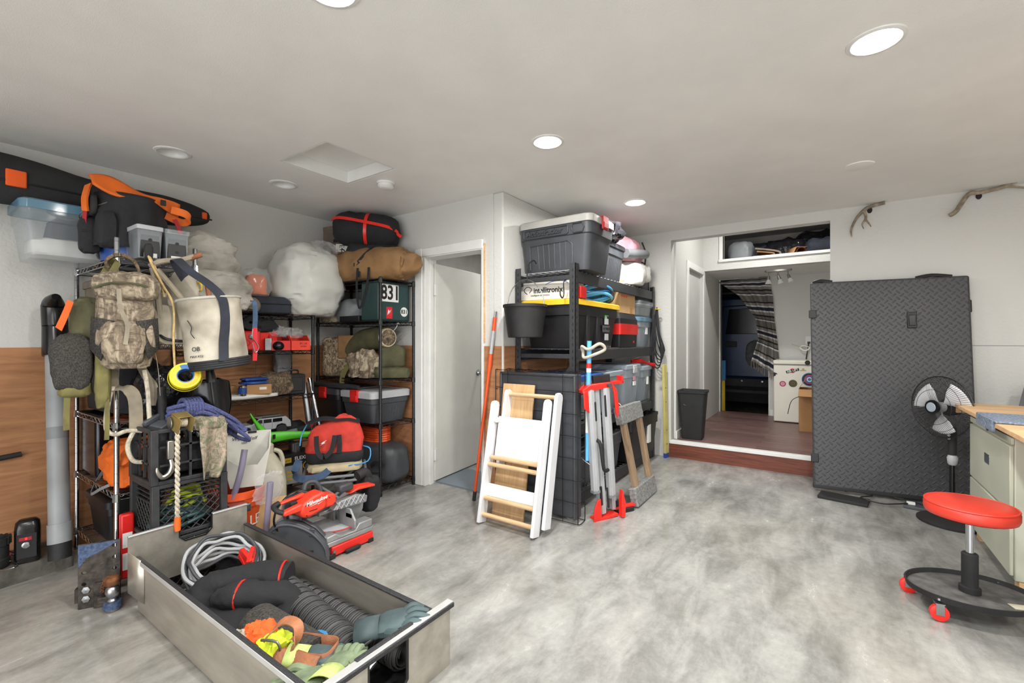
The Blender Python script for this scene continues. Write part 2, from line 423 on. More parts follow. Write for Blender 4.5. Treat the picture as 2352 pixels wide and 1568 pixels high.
def tread_mat():
    """raised lozenge tread rubber: short bars whose direction alternates cell by cell"""
    mt, nt, b, tc = base('tread')
    b.inputs['Base Color'].default_value = (*lin((66, 66, 68)), 1); b.inputs['Roughness'].default_value = .42
    mp = nd(nt, 'ShaderNodeMapping'); mp.inputs['Rotation'].default_value = (0, math.radians(45), 0); mp.inputs['Location'].default_value = (40, 0, 40); mp.inputs['Scale'].default_value = (27, 27, 27); nt.links.new(tc.outputs['Object'], mp.inputs[0])
    sx = nd(nt, 'ShaderNodeSeparateXYZ'); nt.links.new(mp.outputs[0], sx.inputs[0])
    def M(op, a, b_=None):
        n = nd(nt, 'ShaderNodeMath', operation=op)
        for k, q in enumerate((a, b_)):
            if q is None: continue
            if isinstance(q, (int, float)): n.inputs[k].default_value = q
            else: nt.links.new(q, n.inputs[k])
        return n.outputs[0]
    u, v = sx.outputs[0], sx.outputs[2]
    par = M('FLOORED_MODULO', M('ADD', M('FLOOR', u), M('FLOOR', v)), 2)
    fu = M('ABSOLUTE', M('SUBTRACT', M('FRACT', u), .5)); fv = M('ABSOLUTE', M('SUBTRACT', M('FRACT', v), .5))
    def mixv(a, c): return M('ADD', M('MULTIPLY', a, M('SUBTRACT', 1, par)), M('MULTIPLY', c, par))
    la, sh = mixv(fu, fv), mixv(fv, fu)
    e = M('ADD', M('POWER', M('DIVIDE', la, .52), 2), M('POWER', M('DIVIDE', sh, .16), 2))
    h = nd(nt, 'ShaderNodeMapRange'); nt.links.new(e, h.inputs[0]); h.inputs[1].default_value = 1; h.inputs[2].default_value = .3
    bump(nt, b, h.outputs[0], .9, .004)
tread_mat()
def plank_floor():
    mt, nt, b, tc = base('laminate')
    br = nd(nt, 'ShaderNodeTexBrick'); br.inputs['Scale'].default_value = 1; br.inputs['Brick Width'].default_value = 1.2; br.inputs['Row Height'].default_value = .15; br.inputs['Mortar Size'].default_value = .002
    for i, c in ((1, (146, 114, 108)), (2, (118, 92, 88)), (3, (40, 28, 26))): br.inputs[i].default_value = (*lin(c), 1)
    nt.links.new(tc.outputs['Object'], br.inputs['Vector'])
    n = noi(nt, tc, 4, 5, .7, .6, sc=(1.2, 9, 1)); r = ramp(nt, [(.3, (150, 140, 140)), (.7, (255, 255, 255))]); nt.links.new(n.outputs[0], r.inputs[0])
    m = nd(nt, 'ShaderNodeMixRGB', blend_type='MULTIPLY'); m.inputs[0].default_value = .8; nt.links.new(br.outputs[0], m.inputs[1]); nt.links.new(r.outputs[0], m.inputs[2]); nt.links.new(m.outputs[0], b.inputs['Base Color']); b.inputs['Roughness'].default_value = .4
plank_floor()
g1, g2, gd, gw, gn = (110, 106, 100), (132, 126, 118), (32, 31, 34), (196, 195, 195), (38, 38, 50)
stripes('serape', [(0, g1), (.12, gd), (.17, g2), (.27, gw), (.33, gn), (.46, gw), (.52, g2), (.64, gd), (.7, g1), (.8, gd), (.83, gw), (.88, g1)], (0, 1, 0), 3.6)
stripes('plaid', [(0, (36, 38, 44)), (.5, (70, 88, 120)), (.75, (40, 50, 70))], (1, 0, 0), 6)
# ---------------------------------------------------------------- the room shell
RX0, RX1, RY0, RY1, CH = -4.04, 2.9, -2.9, 5.0, 2.44
m = MB()
def fl(u, v): x = RX0-.1+(RX1+.2-RX0)*u; y = RY0-.1+(RY1+.1-RY0)*v; return (x, y, fz(y))
m.grid(fl, 8, 10); struct('floor', m, 'concrete', solid=0)
m = MB().box(RX0-.1, RY0-.1, CH, RX1+.1, RY1+.12, CH+.16); ceil = struct('ceiling', m, 'ceil')
LAMPS = [(-1.37, .90, 1), (-1.37, 2.333, 1), (-1.355, 3.778, 1), (.15, 2.291, 1), (-1.37, -.55, 1), (.15, .87, 1), (.15, -.55, 1), (1.67, 2.3, 1), (1.67, .87, 1), (-3.375, 1.123, 0), (-3.374, 1.827, 0)]
c = MB()
for x, y, on in LAMPS: c.loft([circ(.075, 2.40, 20, x, y), circ(.075, 2.53, 20, x, y)])
c.box(-2.97, 1.572, 2.40, -2.438, 2.105, 2.70)
cut(ceil, c)
m = MB().box(-2.985, 1.557, CH+.085, -2.423, 2.12, CH+.1); h = struct('ceiling_hatch', m, 'ceil', ceil)
m = MB()
for a in ((-2.972, 1.57, -2.952, 2.107), (-2.456, 1.57, -2.436, 2.107), (-2.952, 1.57, -2.456, 1.59), (-2.952, 2.087, -2.456, 2.107)): m.box(a[0], a[1], CH+.001, a[2], a[3], CH+.084)
struct('hatch_frame', m, 'trimwhite', ceil)
# walls
wl = struct('wall_left', MB().box(RX0-.1, RY0-.1, -.25, RX0, 2.9, CH), 'plaster')
for a, b in ((-2.8, -.502), (-.498, 1.938), (1.942, 2.885)): struct('plywood_panel', MB().box(RX0-.004, a, -.1, RX0+.006, b, 1.219), 'plywood', wl)
wb = struct('wall_back', MB().box(RX0-.1, 2.9, -.25, -2.205, 3.02, CH), 'plaster'); cut(wb, MB().box(-2.985, 2.8, -.3, -2.30, 3.1, 2.03))
for a, b in ((-4.03, -3.085), (-2.293, -2.122)): struct('plywood_panel', MB().box(a, 2.894, fz(2.9), b, 2.904, 1.219), 'plywood', wb)
wr = struct('wall_return', MB().box(-2.21, 2.9, -.25, -2.11, 5.0, CH), 'plaster', bev=.012)
for a, b in ((2.912, 3.95), (3.954, 4.99)): struct('plywood_panel', MB().box(-2.114, a, -.03, -2.104, b, 1.219), 'plywood', wr)
wf = struct('wall_far', MB().box(-2.21, 5.0, -.25, RX1+.1, 5.12, 3.06), 'plaster'); cut(wf, MB().box(-1.40, 4.9, -.3, .005, 5.2, 2.345))
for z, x0 in ((1.222, .9),): struct('panel_joint', MB().box(x0, 4.9985, z, 2.9, 5.0005, z+.003), 'dgrey', wf)
struct('wall_right', MB().box(RX1, RY0-.1, -.3, RX1+.1, 5.12, CH), 'plaster')
wd = struct('wall_front', MB().box(RX0-.1, RY0-.1, -.3, RX1+.1, RY0, CH), 'plaster'); cut(wd, MB().box(-2.3, RY0-.2, -.4, 2.3, RY0+.1, 2.12))
L = bpy.data.lights.new('garage_door_portal', 'AREA'); L.shape = 'RECTANGLE'; L.size = 4.6; L.size_y = 2.3; L.cycles.is_portal = True
lo = bpy.data.objects.new('garage_door_portal', L); COL.objects.link(lo); lo.location = (0, RY0+.01, .97); lo.rotation_euler = (PI/2, 0, 0)
# kerb along the left wall; the floor falls away in front of it
struct('baseboard_left', MB().box(RX0, -2.85, -.25, -3.71, .735, .004), 'kerb', bev=.015)
# door with stripped casing
m = MB()
m.box(-3.082, 2.876, fz(2.88), -2.992, 2.90, 2.087); m.box(-2.992, 2.876, 2.01, -2.30, 2.90, 2.087)
struct('trim_1', m, 'trimwhite', bev=.006)
m = MB().box(-2.99, 2.885, fz(2.9), -2.962, 3.03, 2.03).box(-2.962, 2.885, 2.002, -2.30, 3.03, 2.03); m.box(-2.962, 2.94, fz(2.9), -2.95, 2.985, 2.002)
struct('trim_2', m, 'trimwhite', bev=.003)
m = MB().box(-2.318, 2.887, fz(2.9), -2.296, 3.03, 2.03); struct('trim_3', m, 'trimwhite')
m = MB().box(-2.296, 2.888, 1.25, -2.284, 2.9, 2.05); struct('trim_4', m, 'pine')
dr = MB().box(0, 0, .012, .76, .036, 1.99)
d1 = struct('door_1', dr, 'doorwhite', bev=.003); d1.location = (-2.945, 3.0, fz(2.95)+.01); d1.rotation_euler = (0, 0, math.radians(96))
kn = MB(); kn.lathe([(.03, 0), (.033, .006), (.02, .01), (.012, .03), (.026, .045), (.03, .06), (.022, .072), (.001, .075)], 16, Tm(.70, -.0005, .955, 90)); obj('door_knob', kn, 'steel', d1)
for z in (.25, 1.75): obj('hinge', MB().box(-.02, -.004, z-.05, .03, 0, z+.05).cyl((-.006, -.006, z-.05), (-.006, -.006, z+.05), .006, 8), 'trimwhite', d1)
# small room behind the door
struct('floor_closet', MB().box(-3.9, 3.02, -.06, -2.21, 4.95, fz(3.0)+.012), 'floorcloset')
L = bpy.data.lights.new('closet_fill_light', 'AREA'); L.shape = 'DISK'; L.size = .2; L.energy = 12; lo = bpy.data.objects.new('closet_fill_light', L); COL.objects.link(lo); lo.location = (-2.75, 4.3, 2.42)  # added fill without a fixture, brightens the dark room behind the door
struct('wall_closet', MB().box(-4.0, 3.02, -.2, -3.9, 5.0, CH).box(-3.9, 4.94, -.2, -2.21, 5.0, CH), 'closetwall')
# ---------------------------------------------------------------- alcove with raised floor
AX0, AX1, AF = -1.38, 1.0, .19
fa = struct('floor_alcove', MB().box(AX0-.02, 5.03, -.1, AX1, 7.62, AF), 'laminate')
struct('baseboard_step', MB().box(-1.42, 4.995, -.02, .3, 5.03, AF-.03), 'stepwood', bev=.002)
struct('trim_5', MB().box(-1.41, 4.985, AF-.03, .3, 5.06, AF+.006), 'trimwhite', bev=.004)
wal = struct('wall_alcove_left', MB().box(AX0-.1, 5.12, -.1, AX0, 5.64, 3.0).box(AX0-.1, 6.40, -.1, AX0, 7.5, 3.0).box(AX0-.1, 5.64, 2.135, AX0, 6.40, 3.0), 'plaster')
m = MB(); m.box(AX0, 5.56, AF, AX0+.016, 5.64, 2.215); m.box(AX0, 6.40, AF, AX0+.016, 6.48, 2.215); m.box(AX0, 5.64, 2.135, AX0+.016, 6.40, 2.215); struct('trim_6', m, 'trimwhite', bev=.003)
struct('door_2', MB().box(AX0-.07, 5.78, AF+.01, AX0-.035, 6.62, 2.14), 'pocketdoor')
struct('wall_side_room', MB().box(-2.1, 5.12, -.1, -2.02, 7.4, 2.5).box(-2.05, 7.35, -.1, -1.48, 7.5, 2.5), 'closetwall')
struct('baseboard_alcove', MB().box(AX0, 5.12, AF, AX0+.012, 5.56, AF+.085).box(-.70, 7.488, AF, AX1, 7.5, AF+.085), 'trimwhite')
struct('ceiling_alcove', MB().box(-1.6, 5.12, 2.98, AX1+.1, 6.56, 3.06), 'ceil')
L = bpy.data.lights.new('alcove_fill_light', 'AREA'); L.shape = 'DISK'; L.size = .15; L.energy = 24; L.color = (1, .99, .97); lo = bpy.data.objects.new('alcove_fill_light', L); COL.objects.link(lo); lo.location = (-.5, 5.65, 2.97)  # unseen light above the header, added to lift the dim alcove
ws = struct('wall_soffit', MB().box(AX0, 6.44, 2.19, AX1, 6.54, 3.0), 'plaster'); cut(ws, MB().box(-1.14, 6.3, 2.325, .9, 6.7, 2.715))
struct('trim_7', MB().box(-1.19, 6.418, 2.29, .95, 6.56, 2.325).box(-1.185, 6.426, 2.325, -1.14, 6.5, 2.72).box(-1.14, 6.426, 2.70, .95, 6.5, 2.73), 'trimwhite', bev=.003)
struct('ceiling_loft', MB().box(AX0, 6.54, 2.19, AX1, 7.5, 2.29), 'ceil')
struct('wall_loft', MB().box(AX0, 7.4, 2.29, AX1, 7.5, 2.84).box(AX0, 6.5, 2.76, AX1, 7.5, 2.84).box(AX0-.02, 6.54, 2.29, AX0, 7.5, 2.8), 'closetwall')
wba = struct('wall_alcove_back', MB().box(-1.6, 7.5, -.1, AX1+.1, 7.6, 2.3), 'plaster'); cut(wba, MB().box(-1.36, 7.4, -.2, -.72, 7.7, 2.19))
struct('wall_alcove_right', MB().box(AX1, 5.12, -.1, AX1+.1, 7.5, 3.0), 'plaster')
struct('trim_8', MB().box(-1.375, 7.484, AF, -1.36, 7.56, 2.2).box(-.72, 7.486, AF, -.712, 7.56, 2.2).box(-1.36, 7.484, 2.185, -.69, 7.5, 2.225), 'trimwhite')
# dark garage behind the curtain
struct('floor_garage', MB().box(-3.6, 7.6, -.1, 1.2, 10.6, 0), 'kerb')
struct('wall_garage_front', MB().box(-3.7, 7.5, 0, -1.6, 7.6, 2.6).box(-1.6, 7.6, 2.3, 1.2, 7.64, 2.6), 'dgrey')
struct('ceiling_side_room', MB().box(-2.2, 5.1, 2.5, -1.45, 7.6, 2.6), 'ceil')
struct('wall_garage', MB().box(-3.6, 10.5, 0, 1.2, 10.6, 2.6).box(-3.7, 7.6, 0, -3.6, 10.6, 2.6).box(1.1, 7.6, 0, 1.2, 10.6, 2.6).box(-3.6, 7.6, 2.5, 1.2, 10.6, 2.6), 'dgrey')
# ---------------------------------------------------------------- ceiling fittings
NM = {0: 'lit recessed downlight over the aluminium drawer', 1: 'lit recessed downlight in the middle of the ceiling', 2: 'small lit downlight above the tall black rack', 3: 'large bright downlight at top right of the ceiling', 9: 'unlit recessed downlight nearest the black rifle case', 10: 'unlit recessed downlight beside the ceiling hatch', 4: 'lit downlight behind the viewer over drawer side', 5: 'lit downlight right of the viewer', 6: 'lit downlight behind the viewer near garage opening', 7: 'lit downlight far right beyond the stool', 8: 'lit downlight far right behind the worktop'}
for i, (x, y, on) in enumerate(LAMPS):
    lb = NM.get(i, 'lit recessed downlight on the ceiling behind the viewer')
    t = thing('recessed_downlight', lb, 'ceiling light', (x, y, CH), group='recessed ceiling downlights')
    m = MB().lathe([(.074, .01), (.074, -.003), (.082, -.007), (.096, -.004), (.1, .001), (.1, .0)], 32); obj('trim_ring', m, 'trimwhite', t)
    if on:
        m = MB().lathe([(.074, .012), (.06, .02), (.001, .022)], 28); obj('lens', m, 'lamp', t)
        L = bpy.data.lights.new('downlight', 'AREA'); L.shape = 'DISK'; L.size = .13; L.energy = LAMP_W; L.color = (1, .99, .97); L.spread = PI*.97
        lo = bpy.data.objects.new('bulb', L); COL.objects.link(lo); lo.parent = t; lo.location = (0, 0, -.004)
    else:
        m = MB().lathe([(.074, .003), (.068, .02), (.062, .085), (.001, .088)], 28); obj('can', m, 'trimwhite', t)
        m = MB().lathe([(.045, .085), (.05, .06), (.03, .04), (.001, .036)], 20); obj('bulb', m, 'frost', t)
t = thing('smoke_detector', 'white round smoke detector beside the ceiling hatch', 'smoke detector', (-2.719, 2.249, CH))
obj('base', MB().lathe([(.066, 0), (.066, -.012), (.06, -.014)], 28, cap=(1, 1)), 'trimwhite', t)
obj('cover', MB().lathe([(.058, -.014), (.058, -.03), (.045, -.042), (.03, -.046), (.001, -.047)], 28), 'trimwhite', t)
m = MB().lathe([(.085, 0), (.084, -.006), (.05, -.012), (.001, -.013)], 30)
o = obj('ceiling_cover_plate', m, 'ceil', loc=(.163, 3.849, CH)); tag(o, 'flat white round blank plate on ceiling near the antlers', 'cover plate')
# ---------------------------------------------------------------- wire shelving
def wire_shelf(x0, x1, y0, y1, z, mb=None):
    """one wire shelf: truss rim on four sides and deck wires"""
    m = mb or MB(); r = .0028
    for (ax, ay, bx, by) in ((x0, y0, x1, y0), (x1, y0, x1, y1), (x1, y1, x0, y1), (x0, y1, x0, y0)):
        m.cyl((ax, ay, z), (bx, by, z), .0035, 6); m.cyl((ax, ay, z-.028), (bx, by, z-.028), .0035, 6)
        L_ = math.hypot(bx-ax, by-ay); n = max(4, int(L_/.036)); pts = [(ax+(bx-ax)*i/n, ay+(by-ay)*i/n, z-(.002 if i % 2 else .026)) for i in range(n+1)]
        m.tube(pts, .002, 4)
    n = int(max(x1-x0, y1-y0)/.026)
    for i in range(1, n):
        if x1-x0 > y1-y0: x = x0+(x1-x0)*i/n; m.cyl((x, y0, z+.003), (x, y1, z+.003), .0018, 4)
        else: y = y0+(y1-y0)*i/n; m.cyl((x0, y, z+.003), (x1, y, z+.003), .0018, 4)
    for k in (.33, .67):
        if x1-x0 > y1-y0: y = y0+(y1-y0)*k; m.cyl((x0, y, z-.001), (x1, y, z-.001), .003, 5)
        else: x = x0+(x1-x0)*k; m.cyl((x, y0, z-.001), (x, y1, z-.001), .003, 5)
    return m
def wire_unit(name, label, x0, x1, y0, y1, levels, top, mt, rings=True):
    t = thing(name, label, 'shelving', ((x0+x1)/2, (y0+y1)/2, fz((y0+y1)/2)))
    ox, oy, oz = t.location
    for x in (x0, x1):
        for y in (y0, y1):
            f = fz(y)-oz; h = top-oz; pr = [(.001, f), (.015, f), (.016, f+.02), (.0125, f+.03)]
            pr += [(.0125, h-.004), (.011, h), (.001, h)]
            po = obj('post', MB().lathe(pr, 14, Tm(x-ox, y-oy, 0)), mt, t)
            if rings:
                m = MB(); z = f+.06
                while z < h-.02: m.lathe([(.0124, z), (.0128, z+.0006), (.0128, z+.0016), (.0124, z+.0022)], 12, Tm(x-ox, y-oy, 0)); z += .0508
                obj('groove_ring', m, 'charcoal', po, kind='stuff')
    for z in levels:
        s = obj('shelf', wire_shelf(x0-ox, x1-ox, y0-oy, y1-oy, z-oz), mt, t, smooth=True)
        m = MB()
        for x in (x0, x1):
            for y in (y0, y1): m.lathe([(.013, z-oz-.036), (.019, z-oz-.034), (.017, z-oz+.008), (.013, z-oz+.01)], 10, Tm(x-ox, y-oy, 0))
        obj('collar', m, mt, s)
    return t
wire_unit('wire_shelving_unit', 'chrome wire shelving unit hung with bags and straps at far left', -4.0, -3.2, .805, 1.18, (.045, .413, .803, 1.24, 1.715), 1.825, 'chrome')
wire_unit('wire_shelving_unit', 'low black wire shelving unit along the plywood wall holding red bins', -4.015, -3.66, 1.345, 2.24, (.08, .44, .805, 1.18, 1.48), 1.495, 'wirepaint')
wire_unit('wire_shelving_unit', 'tall black wire shelving unit in the corner beside the door', -4.0, -3.09, 2.50, 2.87, (.03, .554, .925, 1.43, 1.785), 1.80, 'wirepaint')
# ---------------------------------------------------------------- boxes and bins
def carton(name, label, loc, rz, w, d, h, mt='cardboard', flaps=0, group=None, tape=None, cat='box', rot=None):
    t = thing(name, label, cat, loc, rz, group, rot)
    m = MB(); th = .004
    if flaps:
        m.box(-w/2, -d/2, 0, w/2, d/2, th); m.box(-w/2, -d/2, 0, -w/2+th, d/2, h); m.box(w/2-th, -d/2, 0, w/2, d/2, h); m.box(-w/2+th, -d/2, 0, w/2-th, -d/2+th, h); m.box(-w/2+th, d/2-th, 0, w/2-th, d/2, h)
    else: m.box(-w/2, -d/2, 0, w/2, d/2, h)
    obj('body', m, mt, t, bev=.002)
    if flaps:
        for k, (a, cx, cy, ww, l) in enumerate(((0, 0, -d/2, w, d*.45), (180, 0, d/2, w, d*.45), (90, w/2, 0, d, d*.42), (-90, -w/2, 0, d, d*.42))):
            f = MB().box(-ww/2, 0, 0, ww/2, l, th, Tm(cx, cy, h, 0, 0, a) @ Tm(0, 0, 0, flaps if k < 2 else -flaps*.4)); obj('flap', f, mt, t)
    elif tape: obj('tape', MB().box(-w/2-.0006, -.022, h*.75, w/2+.0006, .022, h+.0008), tape, t)
    return t
def tote(name, label, loc, rz, w, d, h, body, lid, taper=.86, r=.05, lidh=.035, latch=None, ribs=True, lip=.02, group=None, rot=None, latch_sides=(1, -1), cat='storage bin', grooves=0):
    t = thing(name, label, cat, loc, rz, group, rot)
    m = MB(); th = .004; hb = h-(lidh if lid else 0)
    ring = lambda f, z, k=0: rrect(w*f-k, d*f-k, r, z)
    rs = [ring(taper, 0), ring(taper+.01, .01), ring(taper+(1-taper)*.72, hb*.72), ring(taper+(1-taper)*.75+.03, hb*.74), ring(1, hb-.03), ring(1.0, hb-.028), ring(1.0, hb)]
    if not lid: rs += [ring(1, hb, .012), ring(taper, .02, .012)]
    m.loft(rs, (1, 1)); b = obj('body', m, body, t, sharp=30)
    if ribs:
        m = MB()
        for s in (1, -1):
            n = 7
            for i in range(n):
                x = (i-(n-1)/2)*w*taper*.088
                y0 = d*taper/2; y1 = d*(taper+(1-taper)*.68)/2
                m.tube([(x, s*(y0+.001), .03), (x*1.03, s*(y1-.002), hb*.62)], .005, 6)
        obj('rib', m, body, b, kind='stuff')
    if lid:
        m = MB(); m.loft([rrect(w+lip, d+lip, r, hb-.012), rrect(w+lip, d+lip, r, h-.012), rrect(w+lip-.02, d+lip-.02, r, h-.003), rrect(w*.9, d*.88, r, h), rrect(w*.88, d*.85, r, h-.006)], (1, 1)); obj('lid', m, lid, t, sharp=30)
    if latch:
        for s in latch_sides:
            m = MB(); m.box(-.05, 0, -.085, .05, .016, .012); m.box(-.043, .012, -.075, .043, .021, -.03); m.box(-.05, -.03, .004, .05, .016, .016)
            m2 = MB(); m2.add(m.v, m.f, Tm(s*(w+lip)/2, 0, h-.012, 0, 0, -90*s)); obj('latch', m2, latch, t, bev=.003)
    return t
# ---- top of the chrome unit
t = thing('rifle_case', 'long black hard rifle case with orange latches high on left wall', 'case', (-3.86, .93, 2.06), rot=(0, 0, 0))
def gc(y):   # outline heights along the case
    k = [(-1.0, .15), (-.45, .15), (-.30, .135), (-.12, .10), (.16, .10), (.30, .105), (.45, .085), (.55, .055), (.585, .03)]
    for (a, ha), (b, hb) in zip(k, k[1:]):
        if a <= y <= b: return ha+(hb-ha)*(y-a)/(b-a)
    return .02
prof = [-1.0, -.7, -.45, -.38, -.30, -.2, -.12, 0, .16, .22, .30, .38, .45, .5, .55, .58]
m = MB(); m2 = MB()
for mm, s0, s1, xx in ((m, 0, 1, .0), (m2, 0, 1, .06)): pass
rings = []
for y in prof:
    h = gc(y); cz = .125
    rings.append([Vector((x*.062, y, cz+z*h)) for x, z in ((1, -.7), (1, .55), (.7, 1.0), (-.7, 1.0), (-1, .6), (-1, -.7), (-.7, -1), (.7, -1))])
obj('shell', m.loft(rings), 'blackmat', t, sub=1, sharp=60)
m = MB(); pts = [(.064, y, .105) for y in prof]; m.tube(pts, .006, 6); obj('seam', m, 'black', t)
for y, s in ((-.42, .035), (.53, .014)):
    cz = .125
    obj('latch', MB().box(.058, y-s*1.2, cz-.05 if s > .03 else cz-.025, .074, y+s*1.2, cz+.045 if s > .03 else cz+.025), 'hiviz', t, bev=.006)
for y in (-.75, -.12, .35):
    cz = .125; obj('hinge_boss', MB().box(.055, y-.018, cz-.075, .071, y+.018, cz+.05), 'black', t, bev=.008)
# clear bin with blue lid
t = tote('storage_tote', 'clear plastic tote with pale blue lid under the rifle case', (-3.80, .72, 1.725), 90, .43, .36, .33, 'clear', 'clearlid', .84, .04, .045, ribs=False)
obj('blanket', MB().sack((0, 0, .075), (.17, .13, .06), .5, n=24, m=10, wr=.08, seed=3), 'whitebag', t); obj('dark_jacket', MB().sack((.03, .02, .16), (.12, .08, .1), .5, n=20, m=10, wr=.2, seed=5), 'navy', t)
# blue bucket with tool organiser
t = thing('bucket_organizer', 'blue bucket wrapped in a black pocketed tool organiser', 'bucket', (-3.47, .93, 1.725))
m = MB().loft([circ(.128, 0, 28), circ(.152, .36, 28), circ(.158, .362, 28), circ(.158, .375, 28), circ(.147, .375, 28), circ(.125, .01, 28)]); obj('bucket', m, 'blue', t)
m = MB()
def skirt(u, v):
    a = math.radians(175+u*330); z = .07+v*.315; r = .160+.024*(1-v)+.01*noise.noise(Vector((u*14, v*5, 1)))+.016*abs(math.sin(u*9*PI))*(1 if v < .7 else .2); return (r*math.cos(a), r*math.sin(a), z)
m.grid(skirt, 60, 14); obj('pocket_skirt', m, 'blackcloth', t, solid=.004)
m = MB()
for k, a in enumerate((200, 238, 276, 314)):
    ca, sa = math.cos(math.radians(a)), math.sin(math.radians(a))
    m.sack((.185*ca, .185*sa, .13+.03*(k % 2)), (.05, .045, .1), .55, n=16, m=10, wr=.16, seed=k, fl=1)
obj('pocket', m, 'blackcloth', t)
obj('flap', MB().sack((.02, -.178, .30), (.085, .018, .06), .5, n=20, m=10, wr=.05, seed=3, fl=1), 'blackmat', t)
obj('leather_badge', MB().loft([circ(.036, 0, 20, ry=.026), circ(.034, .004, 20, ry=.024)], T=Tm(.02, -.197, .315, 90)), 'leather', t)
m = MB(); m.tube([(-.16, 0, .36), (-.2, -.1, .25), (-.1, -.2, .25), (.05, -.195, .28), (.15, -.05, .36)], .003, 6, sm=5); obj('bail', m, 'steel', t)
# orange tool belt with suspenders lying over the bucket
t = thing('tool_belt', 'orange work suspenders with red straps draped over the black tool organiser', 'tool belt', (-3.44, .90, 2.115)); t.scale = (.8, .68, .75)
m = MB()
def pad(u, v):
    y = -.24+u*.62; x = .07+.05*math.sin(u*PI)+(v-.5)*.11*math.cos(u*2); z = .06-.1*u-.09*(v-.5)*(1+.4*math.sin(u*6))+.02*math.sin(u*9+v*3); return (x, y, z)
m.grid(pad, 26, 8); obj('shoulder_pad', m, 'orange', t, solid=.014)
m = MB(); m.strap([(.12, .30, -.06), (.15, .40, -.08), (.13, .44, -.12), (.08, .40, -.14), (.06, .28, -.1)], .06, .01, (0, 0, 1), sm=6); obj('loop_pad', m, 'orange', t)
m = MB(); m.strap([(.03, -.24, .03), (.06, -.26, -.02), (.05, -.27, -.09), (.03, -.26, -.17)], .056, .014, (0.8, .3, 0), sm=5); obj('front_pad', m, 'orange', t)
m = MB(); m.strap([(.03, -.262, -.16), (.025, -.265, -.24), (.02, -.262, -.315)], .042, .004, (0.8, .3, 0), sm=3); m.strap([(.11, .33, -.13), (.12, .36, -.2), (.13, .37, -.27)], .035, .004, (0, 1, 0), sm=3); obj('strap', m, 'strapred', t)
obj('buckle', MB().box(-.005, -.29, -.33, .05, -.235, -.315).box(.14, .21, -.045, .155, .25, .0), 'blackmat', t, bev=.004)
# two clear boxes with black inserts
for k, (y, lb, rz) in enumerate(((.905, 'clear plastic box with grey lid holding black metal parts, left of two', 90), (1.045, 'clear plastic box with black metal bracket inside, right of two', 84))):
    t = thing('parts_box', lb, 'box', (-3.24, y+.03, 1.722), rz, 'clear parts boxes on the chrome shelf')
    obj('body', MB().loft([rrect(.1, .2, .008, 0), rrect(.115, .22, .008, .165)], (1, 0)), 'clear', t, solid=.002)
    obj('lid', MB().loft([rrect(.125, .23, .01, .16), rrect(.125, .23, .01, .183), rrect(.11, .215, .01, .186)]), 'lgrey' if k == 0 else 'clear', t)
    m = MB().box(-.046, -.107, .008, .046, .09, .16); obj('black_block', m, 'black', t, bev=.004)
    obj('hole', MB().cyl((0, -.109, .055), (0, -.1065, .055), .009, 12).cyl((0, -.109, .105), (0, -.1065, .105), .009, 12), 'ink', t)
    obj('sticker', MB().box(-.03, -.113, .006, .03, -.108, .03), 'paper', t)
# canvas bundle
t = thing('canvas_tarp', 'crumpled grey canvas tarp bundle piled behind the chrome shelf', 'tarp', (-3.68, 1.47, 1.485))
m = MB(); m.sack((0, -.06, .31), (.19, .2, .22), .8, n=80, m=60, wr=.2, ws=2.4, seed=2, fl=.8, an=(.7, .7, 2.4)); obj('upper_fold', m, 'canvas', t)
m = MB(); m.sack((.03, .03, .12), (.18, .19, .15), .75, n=80, m=50, wr=.18, ws=2.6, seed=8, fl=.8, an=(.8, .8, 2.6)); obj('lower_fold', m, 'canvas', t)
# ---- inside the chrome unit
tote('storage_tote', 'taupe lidded tote on the upper shelf behind the camouflage pack', (-3.72, .97, 1.243), 0, .5, .28, .40, 'taupe', 'taupe', .85, .04, .04)
carton('carton', 'white carton on the chrome shelf behind the tan harness', (-3.33, 1.02, 1.243), 5, .22, .26, .30, 'whitebox')
o = obj('duffel_bag', MB().sack((0, 0, .17), (.32, .15, .19), .6, n=36, m=18, wr=.14, seed=11), 'blackcloth', loc=(-3.66, .97, .806)); tag(o, 'black crumpled duffel bag on the chrome shelf behind the mesh bag', 'bag')
o = obj('dry_bag', MB().sack((0, 0, .13), (.13, .15, .16), .65, n=32, m=18, wr=.2, ws=3.5, seed=14), 'darkplastic', loc=(-3.33, 1.06, .806)); tag(o, 'shiny black plastic bag beside the coiled blue rope', 'bag')
t = thing('tool_bag', 'orange drawstring bag with grey buckle on the low chrome shelf', 'bag', (-3.42, .96, .42))
obj('body', crumple(MB().sack((.02, -.01, .12), (.2, .14, .125), .6, n=56, m=32, wr=.14, seed=21), .022, 14, 3), 'orange', t); obj('cap', MB().sack((-.22, -.05, .11), (.05, .07, .08), .6, n=16, m=10, wr=.1, seed=5, fl=1), 'blackcloth', t)
m = MB(); m.strap([(-.22, -.1, .06), (-.2, -.15, -.02), (-.1, -.19, -.05), (.02, -.17, .0), (.08, -.13, .03)], .016, .003, (0, 0, 1), sm=6); obj('strap', m, 'grey', t)
tote('storage_tote', 'black lidded tote on the bottom chrome shelf, half in shadow', (-3.72, .98, .05), 0, .42, .28, .26, 'black', 'black', .85, .03, .04, ribs=False)
o = obj('battery_charger', MB().loft([rrect(.2, .2, .03, 0), rrect(.2, .2, .03, .12), rrect(.12, .16, .02, .2)]), 'blackmat', loc=(-3.37, .97, .05), bev=.006); tag(o, 'dark grey charger block on the bottom chrome shelf behind hitch plate', 'charger')
t = thing('red_tool_case', 'narrow red case with white labels beside the milk crates', 'case', (-3.15, .835, fz(.835)+.003), -4)
